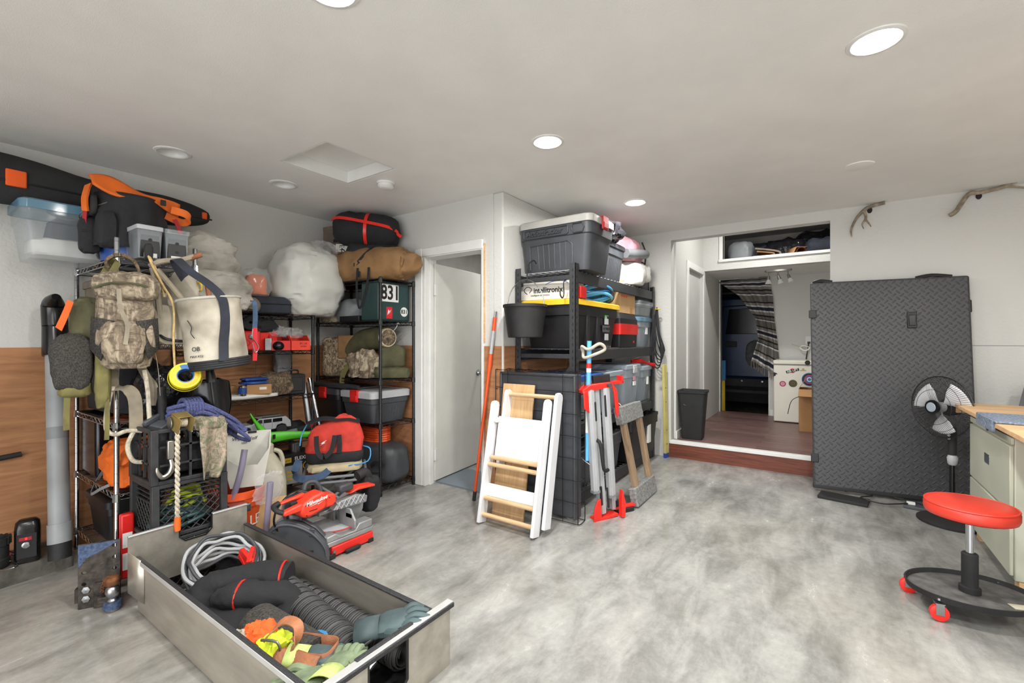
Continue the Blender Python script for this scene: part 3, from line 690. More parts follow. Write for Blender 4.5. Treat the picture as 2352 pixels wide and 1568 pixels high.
obj('body', MB().box(-.022, -.03, .05, .022, .03, .40), 'red', t, bev=.01); obj('label', MB().box(.0222, -.022, .1, .0232, .02, .19).box(.0222, -.022, .22, .0232, .02, .3), 'paper', t)
# ---- black dark junk behind on the middle shelf
o = obj('equipment_case', MB().box(-.16, -.17, 0, .16, .17, .36), 'blackgloss', loc=(-3.82, .99, .42), bev=.02); tag(o, 'glossy black equipment case on the chrome shelf above the orange bag', 'case')
# ---------------------------------------------------------------- gear hanging on the chrome unit
# camouflage backpack on the near corner post
t = thing('backpack', 'camouflage hunting backpack with black mesh pockets hanging on chrome post', 'backpack', (-3.03, .80, 1.12), 74); t.scale = (.84, .9, 1)
obj('pack_body', MB().sack((0, -.0, .22), (.15, .085, .225), .5, n=40, m=26, wr=.1, ws=2.4, seed=4, fl=1, taper=.12), 'camo', t)
obj('top_lid', MB().sack((.01, -.02, .42), (.155, .1, .075), .6, n=36, m=16, wr=.12, ws=3, seed=9, fl=1), 'camo', t)
m = MB(); m.tube([(-.15, -.09, .40), (-.05, -.13, .43), (.08, -.125, .425), (.16, -.06, .39)], .006, 6, sm=5); obj('lid_piping', m, 'olivedk', t)
obj('front_pocket', MB().sack((-.01, -.07, .13), (.1, .055, .11), .5, n=30, m=16, wr=.12, seed=6, fl=1), 'camo', t)
for s in (-1, 1):
    m = MB(); P0 = [Vector((s*.05, -.115, .24)), Vector((s*.155, -.06, .26)), Vector((s*.165, -.02, .1)), Vector((s*.11, -.1, .04))]
    m.add([P0[0], P0[1], P0[2], P0[3]], [(0, 1, 2, 3)]); obj('mesh_pocket', m, 'mesh', t, solid=.006)
m = MB(); m.strap([(-.03, -.13, .40), (-.02, -.15, .3), (.01, -.14, .22), (.0, -.13, .12)], .022, .003, (1, 0, 0), sm=5); m.strap([(.14, 0, .1), (.16, .02, -.02), (.17, .03, -.16)], .03, .003, (0, 1, 0), sm=4); obj('strap', m, 'webbing', t)
m = MB(); m.strap([(-.06, .07, .48), (-.09, .02, .55), (-.03, -.01, .585), (.04, .03, .56), (.08, .07, .47)], .05, .016, (0, 1, 0), sm=6); obj('shoulder_strap', m, 'camodark', t)
# olive harness pack with black mesh pouch
t = thing('harness_pack', 'olive harness with black mesh pouch and orange tab at far left', 'harness', (-3.12, .69, .79), 72); t.scale = (.56, .8, .9)
obj('mesh_pouch', MB().sack((-.13, -.04, .40), (.13, .075, .155), .6, n=34, m=18, wr=.12, seed=3, fl=1, taper=-.12), 'mesh', t)
obj('pouch_base', MB().sack((-.115, -.02, .255), (.11, .07, .05), .6, n=24, m=10, wr=.1, seed=4, fl=1), 'olive', t)
m = MB(); m.strap([(.16, .02, 1.0), (.11, -.02, .95), (.06, -.05, .84), (.05, -.05, .66), (.02, -.05, .5)], .055, .012, (1, .3, 0), sm=6); m.strap([(.18, -.04, .98), (.1, -.09, .84), (.07, -.1, .68)], .045, .008, (1, .2, 0), sm=6); obj('shoulder_strap', m, 'olive', t)
obj('back_panel', MB().sack((-.04, .0, .62), (.11, .04, .14), .55, n=26, m=14, wr=.16, seed=8, fl=1), 'olivedk', t)
obj('side_pouch', MB().sack((.075, -.06, .32), (.055, .05, .18), .55, n=24, m=18, wr=.14, seed=12, fl=1), 'olive', t)
m = MB(); m.strap([(-.135, -.08, .74), (-.17, -.09, .66), (-.21, -.09, .585)], .045, .008, (1, 0, .7), sm=3); obj('signal_tab', m, 'hiviz', t)
m = MB(); m.strap([(-.16, -.06, .26), (-.165, -.065, .12), (-.165, -.065, .03)], .042, .003, (1, .2, 0), sm=3); m.strap([(.1, -.09, .3), (.11, -.1, .1), (.105, -.1, -.04)], .035, .003, (1, .2, 0), sm=4); m.strap([(.03, -.09, .52), (.09, -.1, .36), (.11, -.1, .2)], .025, .003, (1, .2, 0), sm=4); obj('web_strap', m, 'olive', t)
obj('buckle', MB().box(.09, -.115, .80, .15, -.095, .84), 'olivedk', t, bev=.004)
m = MB(); m.tube([(.11, -.1, .66), (.14, -.11, .55), (.12, -.11, .45), (.08, -.1, .42)], .012, 8, sm=5); obj('cord_loop', m, 'olive', t)
# grey climbing straps below the backpack
t = thing('climbing_straps', 'grey webbing and braided rope loops hanging round chrome post', 'straps', (-3.13, .835, .80), 74)
m = MB(); m.strap([(-.07, -.03, .32), (-.06, -.04, .22), (.0, -.05, .2), (.03, -.05, .14), (.035, -.05, -.02)], .06, .003, (1, .3, 0), sm=5); m.strap([(.05, .0, .33), (.08, -.02, .26), (.11, -.02, .2), (.1, -.01, .1)], .04, .003, (1, .3, 0), sm=5); obj('webbing_strap', m, 'webbing', t)
for pts in (((-.06, -.05, .22), (-.08, -.05, .12), (-.085, -.05, .0), (-.05, -.05, -.035), (.0, -.06, -.02), (.06, -.05, -.03)), ((.07, -.04, .3), (.085, -.05, .18), (.09, -.05, .06), (.1, -.05, -.06)), ((.03, -.05, -.02), (.0, -.06, -.1), (.02, -.06, -.18), (.06, -.05, -.2))):
    obj('rope_loop', MB().tube(pts, .011, 8, sm=6), 'rope', t)
# beige climbing saddle
t = thing('climbing_saddle', 'dirty beige climbing saddle with leather tipped rope on shelf end', 'harness', (-3.08, 1.02, 1.25), 76)
obj('seat_pad', MB().sack((0, -.03, .1), (.1, .04, .11), .55, n=28, m=16, wr=.1, seed=5, fl=1), 'canvasdirty', t)
obj('side_pad', MB().sack((.05, -.01, .25), (.07, .05, .14), .6, n=24, m=16, wr=.16, seed=15, fl=1), 'canvasdirty', t)
m = MB()
for pts in (((-.09, -.05, .41), (-.07, -.06, .3), (-.06, -.06, .18), (-.05, -.05, .1)), ((-.07, -.07, .40), (0, -.09, .3), (.06, -.09, .22), (.12, -.06, .17)), ((-.1, -.04, .42), (-.05, -.06, .45), (.04, -.05, .47), (.1, -.03, .5))): m.tube(pts, .015, 8, sm=6)
obj('padded_strap', m, 'webbing', t)
m = MB(); m.cyl((.08, -.035, .485), (.135, -.025, .515), .016, 10); m.cyl((.17, .0, .34), (.18, .0, .27), .014, 10); obj('leather_tip', m, 'leather', t)
m = MB(); m.tube([(-.11, -.03, .49), (-.09, -.07, .42), (-.05, -.1, .32), (0, -.1, .2), (.0, -.1, .0), (.01, -.1, -.2)], .006, 8, sm=6); m.tube([(-.1, -.04, .47), (-.06, -.08, .36), (-.04, -.09, .25)], .005, 8, sm=6); obj('yellow_rope', m, 'ropetan', t)
obj('hook', MB().sack((-.105, -.03, .50), (.02, .015, .045), .6, n=12, m=10, wr=.1, fl=1), 'blackmat', t)
obj('rubber_hose', MB().tube([(-.07, -.05, .06), (-.03, -.075, .02), (.06, -.07, .01), (.1, -.05, .06)], .008, 8, sm=5), 'black', t)
# canvas lineman bucket
t = thing('canvas_bucket', 'off-white canvas lineman bucket with dark blue web strap', 'canvas bucket', (-2.90, 1.19, 1.125), rot=(6, -4, 10))
def cb(r, z, e=1.0): return [Vector((q.x*(1+.03*noise.noise(Vector((q.x*6, q.y*6, z*6)))), q.y*(1+.05*noise.noise(Vector((q.x*7+3, q.y*7, z*5)))), z)) for q in circ(r, 0, 36, ry=r*e)]
m = MB().loft([cb(.152, .0), cb(.155, .06), cb(.15, .15), cb(.148, .22), cb(.152, .30), cb(.156, .375), cb(.15, .378), cb(.142, .3), cb(.14, .02)], (1, 1)); obj('canvas_body', m, 'canvasdirty', t)
obj('rolled_rim', MB().tube([(.155*math.cos(a*PI/12), .155*math.sin(a*PI/12), .375) for a in range(24)], .008, 8, closed=True), 'canvas', t)
m = MB()
for z in (-.012, .0, .012, .024): m.tube([(.157*math.cos(a*PI/12), .157*math.sin(a*PI/12), z) for a in range(24)], .0085, 8, closed=True)
obj('rubber_base_ring', m, 'blackrub', t)
m = MB(); m.strap([(.152, -.065, .02), (.150, -.05, .12), (.148, -.03, .2), (.152, -.02, .28), (.158, -.03, .37), (.11, -.06, .45), (.03, -.1, .53), (-.03, -.12, .6), (-.08, -.1, .58), (-.12, -.02, .45), (-.14, .0, .36)], .052, .004, (0, 1, .2), sm=5); obj('web_handle', m, 'navy', t)
m = MB().tube([(-.1+.02*math.cos(a*PI/6), .02, .46+.026*math.sin(a*PI/6)) for a in range(12)], .005, 6, closed=True); obj('ring', m, 'yellow', t)
text(t, 'OB', .034, 'ink', (.058, -.148, .10), (82, 0, 22)); text(t, 'MAX KG)', .018, 'ink', (.06, -.15, .06), (82, 0, 22))
m = MB(); m.tube([(.03, -.152, .26), (.05, -.148, .22), (.04, -.15, .19), (.06, -.147, .16)], .002, 6, sm=6); obj('scribble', m, 'ink', t)
# plaid lanyard with keys
t = thing('key_lanyard', 'blue checked lanyard with red printed strap beside canvas bucket', 'lanyard', (-2.86, 1.365, 1.20))
m = MB(); m.strap([(0, -.02, .3), (.01, .0, .29), (.01, .005, .2), (.01, .0, .12)], .028, .003, (0, 1, 0), sm=4); o = obj('strap', m, 'denim', t)
obj('printed_tail', MB().strap([(.012, .002, .14), (.014, .004, .04), (.012, .0, -.06)], .026, .003, (0, 1, 0), sm=3), 'stickerred', t)
obj('clip', MB().tube([(.02, -.015, .13), (.025, -.02, .08), (.02, .0, .06), (.02, .02, .02), (.02, .0, -.01), (.02, -.015, .05)], .003, 6, sm=4), 'steel', t)
# yellow spool
t = thing('twine_spool', 'yellow spool hanging on a tan rope below the beige saddle', 'spool', (-2.89, 1.02, 1.065), rot=(0, 72, -18))
m = MB().lathe([(.036, -.02), (.036, .02), (.04, .026), (.068, .026), (.072, .022), (.072, -.02), (.066, -.026), (.04, -.026), (.036, -.02)], 36); obj('drum', m, 'yellowspool', t)
obj('paper_ring', MB().lathe([(.04, .0265), (.06, .0275), (.062, .0265)], 30), 'yellow', t); obj('core', MB().lathe([(.035, -.024), (.04, .0282), (.036, .0285), (.033, .0), (.035, -.024)], 24), 'stickerblue', t)
obj('twine', MB().lathe([(.078, -.03), (.08, -.024), (.078, -.018), (.075, -.024), (.078, -.03)], 30), 'yellowspool', t)
obj('label_patch', MB().grid(lambda u, v: ((.041+.019*v)*math.cos(2.6+u), (.041+.019*v)*math.sin(2.6+u), .0282), 8, 2), 'stickerblue', t)
# black shovel blade
t = thing('folding_shovel', 'dark plastic shovel blade hanging below the canvas bucket', 'shovel', (-2.97, 1.2, .79), rot=(0, -6, 76)); t.scale = (1.1, 1, 1.15)
def bl(u, v):
    w = .078*min(1, (1-v)*5+.35)*(.62+.5*math.sin(min(1, v*1.6+.12)*PI/2)); x = (u-.5)*2*w; return (x, -.04+.09*(x/.078)**2*.5, .22*v+.0)
m = MB(); m.grid(bl, 14, 16); obj('blade', m, 'blackgloss', t, solid=.006); obj('rib', MB().tube([(0, -.045, .04), (0, -.048, .12), (0, -.045, .22)], .008, 8, sm=3), 'black', t)
obj('socket', MB().tube([(0, -.035, .2), (0, -.03, .25), (0, -.02, .36)], [.026, .02, .017], 10), 'blackgloss', t)
# leaning drain pipe
t = thing('drain_pipe', 'grey plastic pipe leaning in corner with black rubber ends', 'pipe', (-3.60, .655, 0.0))
top = Vector((-.30, .03, 1.50)); dirv = top.normalized()
def on(f): return tuple(top*f)
obj('pipe', MB().tube([on(.07), on(.14), on(.1405), on(.82)], [.053, .053, .048, .048], 24), 'pvc', t); obj('rubber_foot', MB().tube([on(.012), on(.1)], .051, 24), 'blackrub', t)
obj('tape_band', MB().tube([on(.455), on(.5)], .0492, 24), 'grey', t)
obj('rubber_cap', MB().tube([on(.78), on(.79), on(.96)], [.06, .062, .058], 24), 'blackgloss', t)
m = MB(); e = top; m.tube([tuple(e*.9+Vector((.03, -.01, 0))), tuple(e*.98+Vector((.045, -.015, 0))), tuple(e+Vector((.1, -.02, .0))), tuple(e+Vector((.15, -.02, .02)))], [.055, .055, .04, .02], 16, sm=4); obj('spout', m, 'blackgloss', t)
# pump on the kerb
t = thing('jump_starter', 'black power pack with glowing red digit display on the kerb', 'jump starter', (-3.76, .55, .004), 76)
obj('body', MB().loft([rrect(.1, .075, .02, 0), rrect(.105, .08, .025, .02), rrect(.105, .08, .025, .19), rrect(.098, .07, .03, .225), rrect(.07, .04, .02, .24)], T=Tm(rz=0)), 'blackgloss', t, sharp=60)
obj('face_panel', MB().box(-.04, -.0425, .03, .04, -.039, .165), 'blackmat', t, bev=.003)
obj('display', MB().box(-.03, -.044, .13, .02, -.0415, .148), 'strapred', t); text(t, '0', .018, 'ledred', (-.002, -.0445, .139)); obj('button', MB().lathe([(.017, 0), (.017, .003), (.011, .005), (.001, .004)], 18, Tm(-.003, -.042, .103, 90)), 'chrome', t)
obj('cable', MB().tube([(-.05, .0, .05), (-.1, .02, .09), (-.16, .01, .17), (-.24, -.02, .21), (-.34, -.1, .2)], .008, 8, sm=6), 'black', t); obj('red_grip', MB().tube([(-.07, .0, .05), (-.11, .01, .1)], .013, 8), 'strapred', t)
t = thing('coupling_sleeve', 'black rubber coupling sleeve sitting on the kerb at left edge', 'coupling', (-3.78, .43, .004))
obj('sleeve', MB().lathe([(.05, 0), (.056, .01), (.056, .05), (.052, .055), (.052, .12), (.056, .125), (.056, .165), (.045, .165), (.045, .02)], 24), 'blackrub', t)
m = MB()
for a in range(14): m.box(.054, -.006, .126, .061, .006, .168, Tm(0, 0, 0, 0, 0, a*360/14))
obj('ridge', m, 'blackrub', t)
o = obj('wire_scrap', MB().tube([(-.06, 0, 0), (0, -.04, .012), (.06, -.02, .005), (.1, .02, .014), (.05, .04, .006), (-.02, .02, .016), (.03, -.05, .01), (.11, -.04, .004)], .003, 6, sm=6), 'steel', loc=(-3.74, .46, .012)); tag(o, 'tangle of loose wire and scraps on kerb below coupling sleeve', 'wire')
o = obj('pry_bar', MB().cyl((0, -.3, -.02), (0, -.06, .0), .016, 12), 'blackmat', loc=(-4.013, .62, .575)); tag(o, 'short black bar fixed on the plywood at left edge', 'bar')
# hitch plate
t = thing('tow_hitch', 'worn steel drop hitch plate with blue paint and chrome ball', 'tow hitch', (-3.05, .70, fz(.70)), 60); t.scale = (.84, .84, .9)
pl = obj('plate', MB().box(-.1, -.006, 0, .1, .006, .36), 'hitchsteel', t, bev=.002)
c = MB()
for z in (.33, .265, .2, .135):
    for x in (-.072, .072): c.cyl((x, -.05, z), (x, .05, z), .0105, 12)
cut(pl, c)
obj('blue_paint', MB().add([(-.0985, -.0065, .23), (-.0985, -.0065, .355), (.0985, -.0065, .357), (.075, -.0065, .345), (.0, -.0065, .305), (-.06, -.0065, .28)], [(0, 5, 4, 3, 2, 1)]), 'hitchblue', t)
obj('bolt', MB().lathe([(.02, 0), (.02, .01), (.001, .012)], 6, Tm(-.06, -.006, .105, 90)).lathe([(.02, 0), (.02, .01), (.001, .012)], 6, Tm(-.06, -.006, .055, 90)), 'steel', t); obj('channel', MB().box(-.02, -.03, .0, .06, -.006, .14).box(-.12, .006, .03, .06, .12, .11), 'hitchsteel', t, bev=.003)
obj('shank', MB().box(.02, -.11, .05, .1, -.03, .085), 'hitchsteel', t, bev=.006)
obj('ball', MB().lathe([(.03, .0), (.034, .006), (.034, .02), (.024, .024), (.022, .05), (.028, .056), (.028, .062), (.02, .07), (.031, .09), (.036, .108), (.031, .13), (.018, .142), (.018, .15)], 24, Tm(.09, -.10, 0.0), cap=(1, 1)), 'steel', t)
obj('ball_collar', MB().loft([circ(.043, .018, 20, .09, -.1), circ(.043, .055, 20, .09, -.1)]), 'hitchblue', t); obj('ball_lower', MB().lathe([(.026, .142), (.038, .15), (.04, .175), (.03, .19), (.001, .192)], 20, Tm(.09, -.10, 0)), 'rust', t)
m = MB()
for k in range(9): m.tube([(.03+.008*math.cos(a)+.006*math.sin(k), -.045+.003*(k % 2), .03+k*.016+.012*math.sin(a)) for a in (0, 1.57, 3.14, 4.71)], .003, 5, closed=True)
obj('chain', m, 'rust', t)
# ---------------------------------------------------------------- milk crates
def crate(label, loc, rz, fine):
    t = thing('milk_crate', label, 'crate', loc, rz, 'stacked black milk crates'); w, d, h = .33, .35, .288
    m = MB(); T_ = .012
    for sx, sy in ((1, 1), (1, -1), (-1, 1), (-1, -1)): m.cbox(sx*(w/2-.012), sy*(d/2-.012), h/2, .034, .034, h)
    for z in (.008, h-.01): m.box(-w/2-.004, -d/2-.004, z-.01, w/2+.004, -d/2+.012, z+.01); m.box(-w/2-.004, d/2-.012, z-.01, w/2+.004, d/2+.004, z+.01); m.box(-w/2-.004, -d/2, z-.01, -w/2+.012, d/2, z+.01); m.box(w/2-.012, -d/2, z-.01, w/2+.004, d/2, z+.01)
    obj('frame', m, 'cratemat', t, bev=.003)
    m = MB(); m.box(-w/2+.01, -d/2+.01, .004, w/2-.01, d/2-.01, .01); obj('floor', m, 'black', t)
    for k in range(4):
        g = MB(); l = w-.05
        if fine:
            zt = h*.62
            for j in range(4): g.box(-l/2, -.004, zt+j*.024, l/2, .004, zt+j*.024+.006)
            n = 6
            for i in range(-n, n+1):
                for sg in (1, -1):
                    xa = i*l/n; xb = xa+sg*zt; za, zb = .015, zt
                    if xa < -l/2 or xa > l/2:
                        f = ((-l/2 if xa < 0 else l/2)-xa)/(xb-xa)
                        if f < 0 or f > 1: continue
                        za = za+(zb-za)*f; xa = -l/2 if xa < 0 else l/2
                    if abs(xb) > l/2:
                        f = ((l/2 if xb > 0 else -l/2)-xa)/(xb-xa); xb = xa+(xb-xa)*f; zb = za+(zb-za)*f
                    g.cyl((xa, 0, za), (xb, 0, zb), .003, 4)
        else:
            for j in range(1, 3): g.box(-l/2, -.005, j*h/3-.005, l/2, .005, j*h/3+.005)
            for i in range(1, 4): g.box(-l/2+i*l/4-.006, -.005, .015, -l/2+i*l/4+.006, .005, h-.015)
        m = MB().add(g.v, g.f, Tm(0, 0, 0, 0, 0, 90*k) @ Tm(0, -w/2+.008, 0)); obj('lattice_side', m, 'cratemat', t)
    return t
CR = (-3.025, 1.035)
crate('upper black milk crate full of shackles and straps', (CR[0]+.0, 1.035, .508), 0, False)
crate('lower black milk crate holding green and yellow hoses', (CR[0]-.003, 1.04, .217), 0, True)
crate('bottom black milk crate hidden behind the aluminium drawer', (CR[0]-.003, 1.04, fz(1.04)), 0, True)
for k, (x, y, z, s, mt, lb) in enumerate(((-.05, .05, .1, (.1, .09, .08), 'hivizy', 'yellow hose coil inside the lower milk crate'), (.07, -.02, .06, (.09, .14, .06), 'teal', 'dark green strap bundle inside the lower milk crate'))):
    m = MB()
    for j in range(5): m.tube([(x+s[0]*(1-.1*j)*math.cos(a*PI/6), y+s[1]*(1-.08*j)*math.sin(a*PI/6), z+.02*j+.015*math.sin(a+j)-.03) for a in range(12)], .011, 7, closed=True, sm=3)
    o = obj('hose_coil', m, mt, loc=(CR[0], 1.04, .24)); tag(o, lb, 'hose', 'coils in the lower crate')
t = thing('shackle_pile', 'shackles and dark tow hardware inside the upper milk crate', 'hardware', (CR[0], 1.035, .52))
for k in range(9):
    a = random.random()*6; x, y, z = random.uniform(-.1, .1), random.uniform(-.1, .1), .03+.02*k
    m = MB().tube([(-.03, 0, 0), (-.035, 0, .05), (0, 0, .085), (.035, 0, .05), (.03, 0, 0)], .011, 8, sm=4).cyl((-.045, 0, 0), (.045, 0, 0), .011, 8)
    obj('shackle', MB().add(m.v, m.f, Tm(x, y, z, random.uniform(-70, 70), random.uniform(-40, 40), math.degrees(a))), ('steel', 'blackmat', 'chrome')[k % 3], t)
obj('dark_straps', MB().sack((0, 0, .09), (.13, .13, .09), .5, n=26, m=14, wr=.2, seed=33), 'blackcloth', t)
o = obj('breaker_bar', MB().tube([(0, 0, 0), (0, 0, .02), (-.025, 0, .3)], .021, 14), 'blackmat', loc=(-3.05, .97, .7)); tag(o, 'short black steel tube standing upright in the upper crate', 'tube')
o = obj('tow_strap_hardware', MB().box(-.07, -.05, 0, .07, .05, .03, Tm(0, 0, 0, 20, 10, 30)).box(-.02, -.07, .03, .0, .07, .06, Tm(0, 0, 0, 20, 10, 30)), 'dgrey', loc=(-3.06, .95, .79), bev=.006); tag(o, 'grey steel bracket lying on top of the upper crate', 'bracket')
# blue coiled rope
m = MB()
for j in range(7):
    o1, o2 = random.uniform(-.02, .02), random.uniform(-.02, .02)
    m.tube([(-.02+o1, -.14, .04+.014*j), (.05+o2, -.06, .075+.012*j), (.06+o1*2, .05, .085+.009*j), (.09+o2, .17+.01*j, .03+.003*j), (.10, .25+.01*j, -.02+o1), (.06+.008*j, .26+.01*j, -.035), (.01, .16, .01+o1), (-.05, .02, .05+.01*j), (-.06, -.08, .05+.012*j)], .0125, 8, closed=True, sm=5)
t = thing('rope_coil', 'coiled dark blue climbing rope lying over the upper milk crate', 'rope', (-2.98, 1.08, .76)); t.scale = (1, .74, 1); obj('coil', m, 'ropeblue', t)
m = MB()
for j in range(6): m.tube([(.015+.068*math.cos(a*PI/5), -.06+j*.02, .115+.055*math.sin(a*PI/5)) for a in range(10)], .0125, 8, closed=True, sm=3)
obj('wrap', m, 'ropeblue', t)
m = MB(); m.tube([(.1, .26, -.02), (.12, .33, -.07), (.1, .36, -.1), (.06, .3, -.08), (.06, .22, -.03)], .0125, 8, sm=6); obj('loose_loop', m, 'ropeblue', t)
# ratchet and rope with hook over the crate front
t = thing('rope_winch', 'brass rope ratchet with steel hook and white rope over crate', 'winch', (-2.84, .965, .765)); t.scale = (.85, .8, .9)
m = MB(); m.box(-.05, -.04, .03, .05, -.034, .12); m.box(-.05, .05, .03, .05, .056, .12); m.box(-.05, -.04, .11, .01, .056, .118); ob = MB().add(m.v, m.f, Tm(0, 0, 0, 0, 25, 15)); obj('frame', ob, 'brass', t, bev=.002)
obj('spool', MB().tube([(0, -.033, .07), (0, .05, .07)], .032, 12), 'rope', t); m = MB().lathe([(.035, -.004), (.04, 0), (.035, .004)], 16, Tm(.0, -.043, .07, 90), cap=(1, 1)); obj('gear', m, 'steel', t)
m = MB()
for s in range(2):
    pts = []
    for i in range(70):
        z = .03-i*.0075; a = i*.75+s*PI; pts.append((.03+.0075*math.cos(a), -.01+.0075*math.sin(a), z))
    m.tube(pts, .0085, 6)
obj('twisted_rope', m, 'rope', t); obj('orange_end', MB().tube([(.03, -.01, -.48), (.03, -.01, -.52), (.034, -.01, -.56)], [.017, .02, .016], 10), 'orange', t)
m = MB().box(-.008, -.06, -.14, .02, -.02, -.03); obj('swivel', m, 'satin', t, bev=.006)
m = MB().tube([(.01, -.04, -.14), (.015, -.035, -.18), (.012, -.05, -.22), (.01, -.085, -.235), (.01, -.11, -.205), (.01, -.115, -.175)], [.014, .016, .017, .016, .012, .006], 10, sm=5); obj('hook', m, 'satin', t)
# camouflage cloth over the crate
t = thing('camouflage_cloth', 'camouflage cloth draped over the front of the upper crate', 'cloth', (-2.852, 1.13, .53)); t.scale = (1, .85, .85)
def cc(u, v):
    w = .17*(1-.25*v) if v < .7 else .17*(1-.25*v)-.1*(v-.7)
    y = -.08+u*w+.02*v; z = .30-v*.34+(.1*(1-v)**3 if v < .3 else 0); x = .014+.025*math.sin(u*7+v*2)*(.3+v)-.12*max(0, .16-v)/.16
    return (x, y, z)
obj('drape', MB().grid(cc, 18, 20), 'camogreen', t, solid=.004); obj('bunched_top', MB().sack((-.06, .0, .31), (.08, .1, .045), .7, n=26, m=12, wr=.25, ws=4, seed=5), 'camogreen', t)
# ---------------------------------------------------------------- low black unit along the plywood wall
o = obj('paper_bag', MB().sack((0, 0, .1), (.06, .06, .115), .55, n=26, m=16, wr=.2, ws=4, seed=3), 'cardboard', loc=(-3.72, 1.68, 1.483)); tag(o, 'crumpled brown paper bag with red print beside orange bundle', 'paper bag')
t = thing('orange_vest', 'orange vest stuffed in a clear plastic bag on top shelf', 'vest', (-3.78, 1.82, 1.60), 75)
obj('vest', MB().sack((0, 0, .1), (.075, .06, .09), .6, n=26, m=14, wr=.18, seed=2), 'orange', t); obj('plastic_bag', MB().sack((0, 0, .115), (.105, .085, .125), .7, n=30, m=18, wr=.22, ws=4, seed=9), 'clearbag', t)
t = thing('soft_case', 'black padded soft case lying on the low wire unit', 'case', (-3.77, 1.93, 1.483), 66)
obj('body', MB().loft([rrect(.29, .19, .03, 0), rrect(.3, .2, .035, .04), rrect(.3, .2, .035, .1), rrect(.28, .18, .035, .135)]), 'navy', t, bev=.01); obj('zipper', MB().tube([q for q in rrect(.306, .206, .035, .075)], .004, 6, closed=True), 'black', t)
t = thing('ball_cap', 'grey cap lying beside the black soft case', 'cap', (-3.70, 1.735, 1.483), 60)
obj('crown', MB().sack((0, 0, .05), (.075, .07, .07), .9, n=24, m=12, wr=.08, fl=.6, seed=2), 'taupe', t); obj('brim', MB().grid(lambda u, v: ((u-.5)*.13, -.05-.07*v*math.sqrt(max(0, 1-(2*u-1)**2)), .02-.015*v+.02*(1-(2*u-1)**2)), 12, 6), 'grey', t, solid=.004)
t = thing('bagged_fiber', 'big clear sack of white fibre stuffing on low shelf corner', 'sack', (-3.76, 2.25, 1.48))
obj('sack_body', MB().sack((0, 0, .285), (.24, .29, .33), .8, n=72, m=48, wr=.1, ws=2.4, seed=17, fl=.86, an=(1, 1, 1.8)), 'polybag', t); obj('plastic_film', crumple(MB().sack((0, 0, .285), (.248, .298, .338), .8, n=90, m=60, wr=.1, ws=2.4, seed=17, fl=.86, an=(1, 1, 1.8)), .008, 26, 3), 'film', t); obj('knotted_top', MB().sack((.06, .1, .58), (.1, .11, .07), .8, n=36, m=16, wr=.45, ws=5, seed=4, fl=1), 'clearbag', t)
o = obj('rolled_strap', MB().lathe([(.012, -.03), (.02, -.03), (.02, -.026), (.03, -.026), (.03, -.03), (.055, -.03), (.06, -.025), (.06, .025), (.055, .03), (.012, .03), (.012, -.03)], 24, Tm(0, 0, .06, 90, 0, 70)), 'blackcloth', loc=(-3.75, 1.765, 1.345)); tag(o, 'rolled black strap on top of the red jerry can', 'strap roll')
o = obj('strap_pile', MB().sack((0, 0, .045), (.07, .1, .06), .7, n=30, m=14, wr=.35, ws=4, seed=6), 'blackcloth', loc=(-3.77, 1.86, 1.335)); tag(o, 'loose heap of black webbing behind the steel coupler', 'strap heap')
t = thing('jerry_can', 'small red fuel can with cap on the low black unit', 'fuel can', (-3.75, 1.775, 1.184), 66)
obj('body', MB().box(-.06, -.08, 0, .06, .09, .155), 'red', t, bev=.015); obj('cap', MB().lathe([(.02, 0), (.02, .008), (.012, .012), (.001, .012)], 16, Tm(.0, -.08, .11, 90)), 'steel', t); obj('embossing', MB().tube([(-.04, -.081, .03), (-.01, -.082, .06), (-.03, -.081, .09)], .004, 6, sm=4), 'red', t)
o = obj('plastic_bin', MB().box(-.07, -.07, 0, .07, .07, .15), 'brightred', loc=(-3.8, 1.9, 1.184), bev=.006); tag(o, 'plain red plastic bin end behind the steel coupler', 'bin')
t = thing('trailer_coupler', 'galvanised trailer latch standing between red can and red bins', 'coupler', (-3.70, 1.875, 1.184), 60)
obj('lever', MB().box(-.055, -.02, .06, -.03, -.01, .15, Tm(0, 0, 0, 0, -25)).box(-.02, -.03, 0, .03, .03, .1), 'steel', t, bev=.004); obj('ball_cover', MB().sack((.075, 0, .035), (.045, .045, .04), 1, n=20, m=12, wr=0, fl=.8), 'blackgloss', t)
def red_bin(label, loc, rz, m1):
    t = thing('parts_bin', label, 'bin', loc, rz, 'red parts bins')
    m = MB(); w, d, h = .15, .22, .125
    m.box(-w/2, -d/2, 0, w/2, d/2, .005); m.box(-w/2, d/2-.005, 0, w/2, d/2, h)
    for s in (-1, 1): m.add([(s*w/2, -d/2, 0), (s*w/2, d/2, 0), (s*w/2, d/2, h), (s*w/2, -d/2+.05, h), (s*w/2, -d/2-.01, .075), (s*(w/2-.005), -d/2, 0), (s*(w/2-.005), d/2, 0), (s*(w/2-.005), d/2, h), (s*(w/2-.005), -d/2+.05, h), (s*(w/2-.005), -d/2-.01, .075)], [(0, 1, 2, 3, 4), (9, 8, 7, 6, 5), (0, 4, 9, 5), (4, 3, 8, 9), (3, 2, 7, 8), (2, 1, 6, 7), (1, 0, 5, 6)])
    m.box(-w/2, -d/2-.012, 0, w/2, -d/2-.006, .078); o1 = obj1('body', m, m1, t); return t
t = red_bin('bright red parts bin with handwriting at the shelf end', (-3.74, 2.13, 1.184), 80, 'sawred'); text(t, 'RC-24', .022, 'ink', (.02, -.1235, .055)); text(t, 'WSM', .02, 'ink', (.02, -.1235, .03))
obj('parts_card', MB().box(-.06, -.09, .03, .05, -.085, .10, Tm(0, 0, 0, 15)), 'olive', t)
red_bin('darker red parts bin pushed in beside the coupler', (-3.77, 1.985, 1.184), 75, 'red')
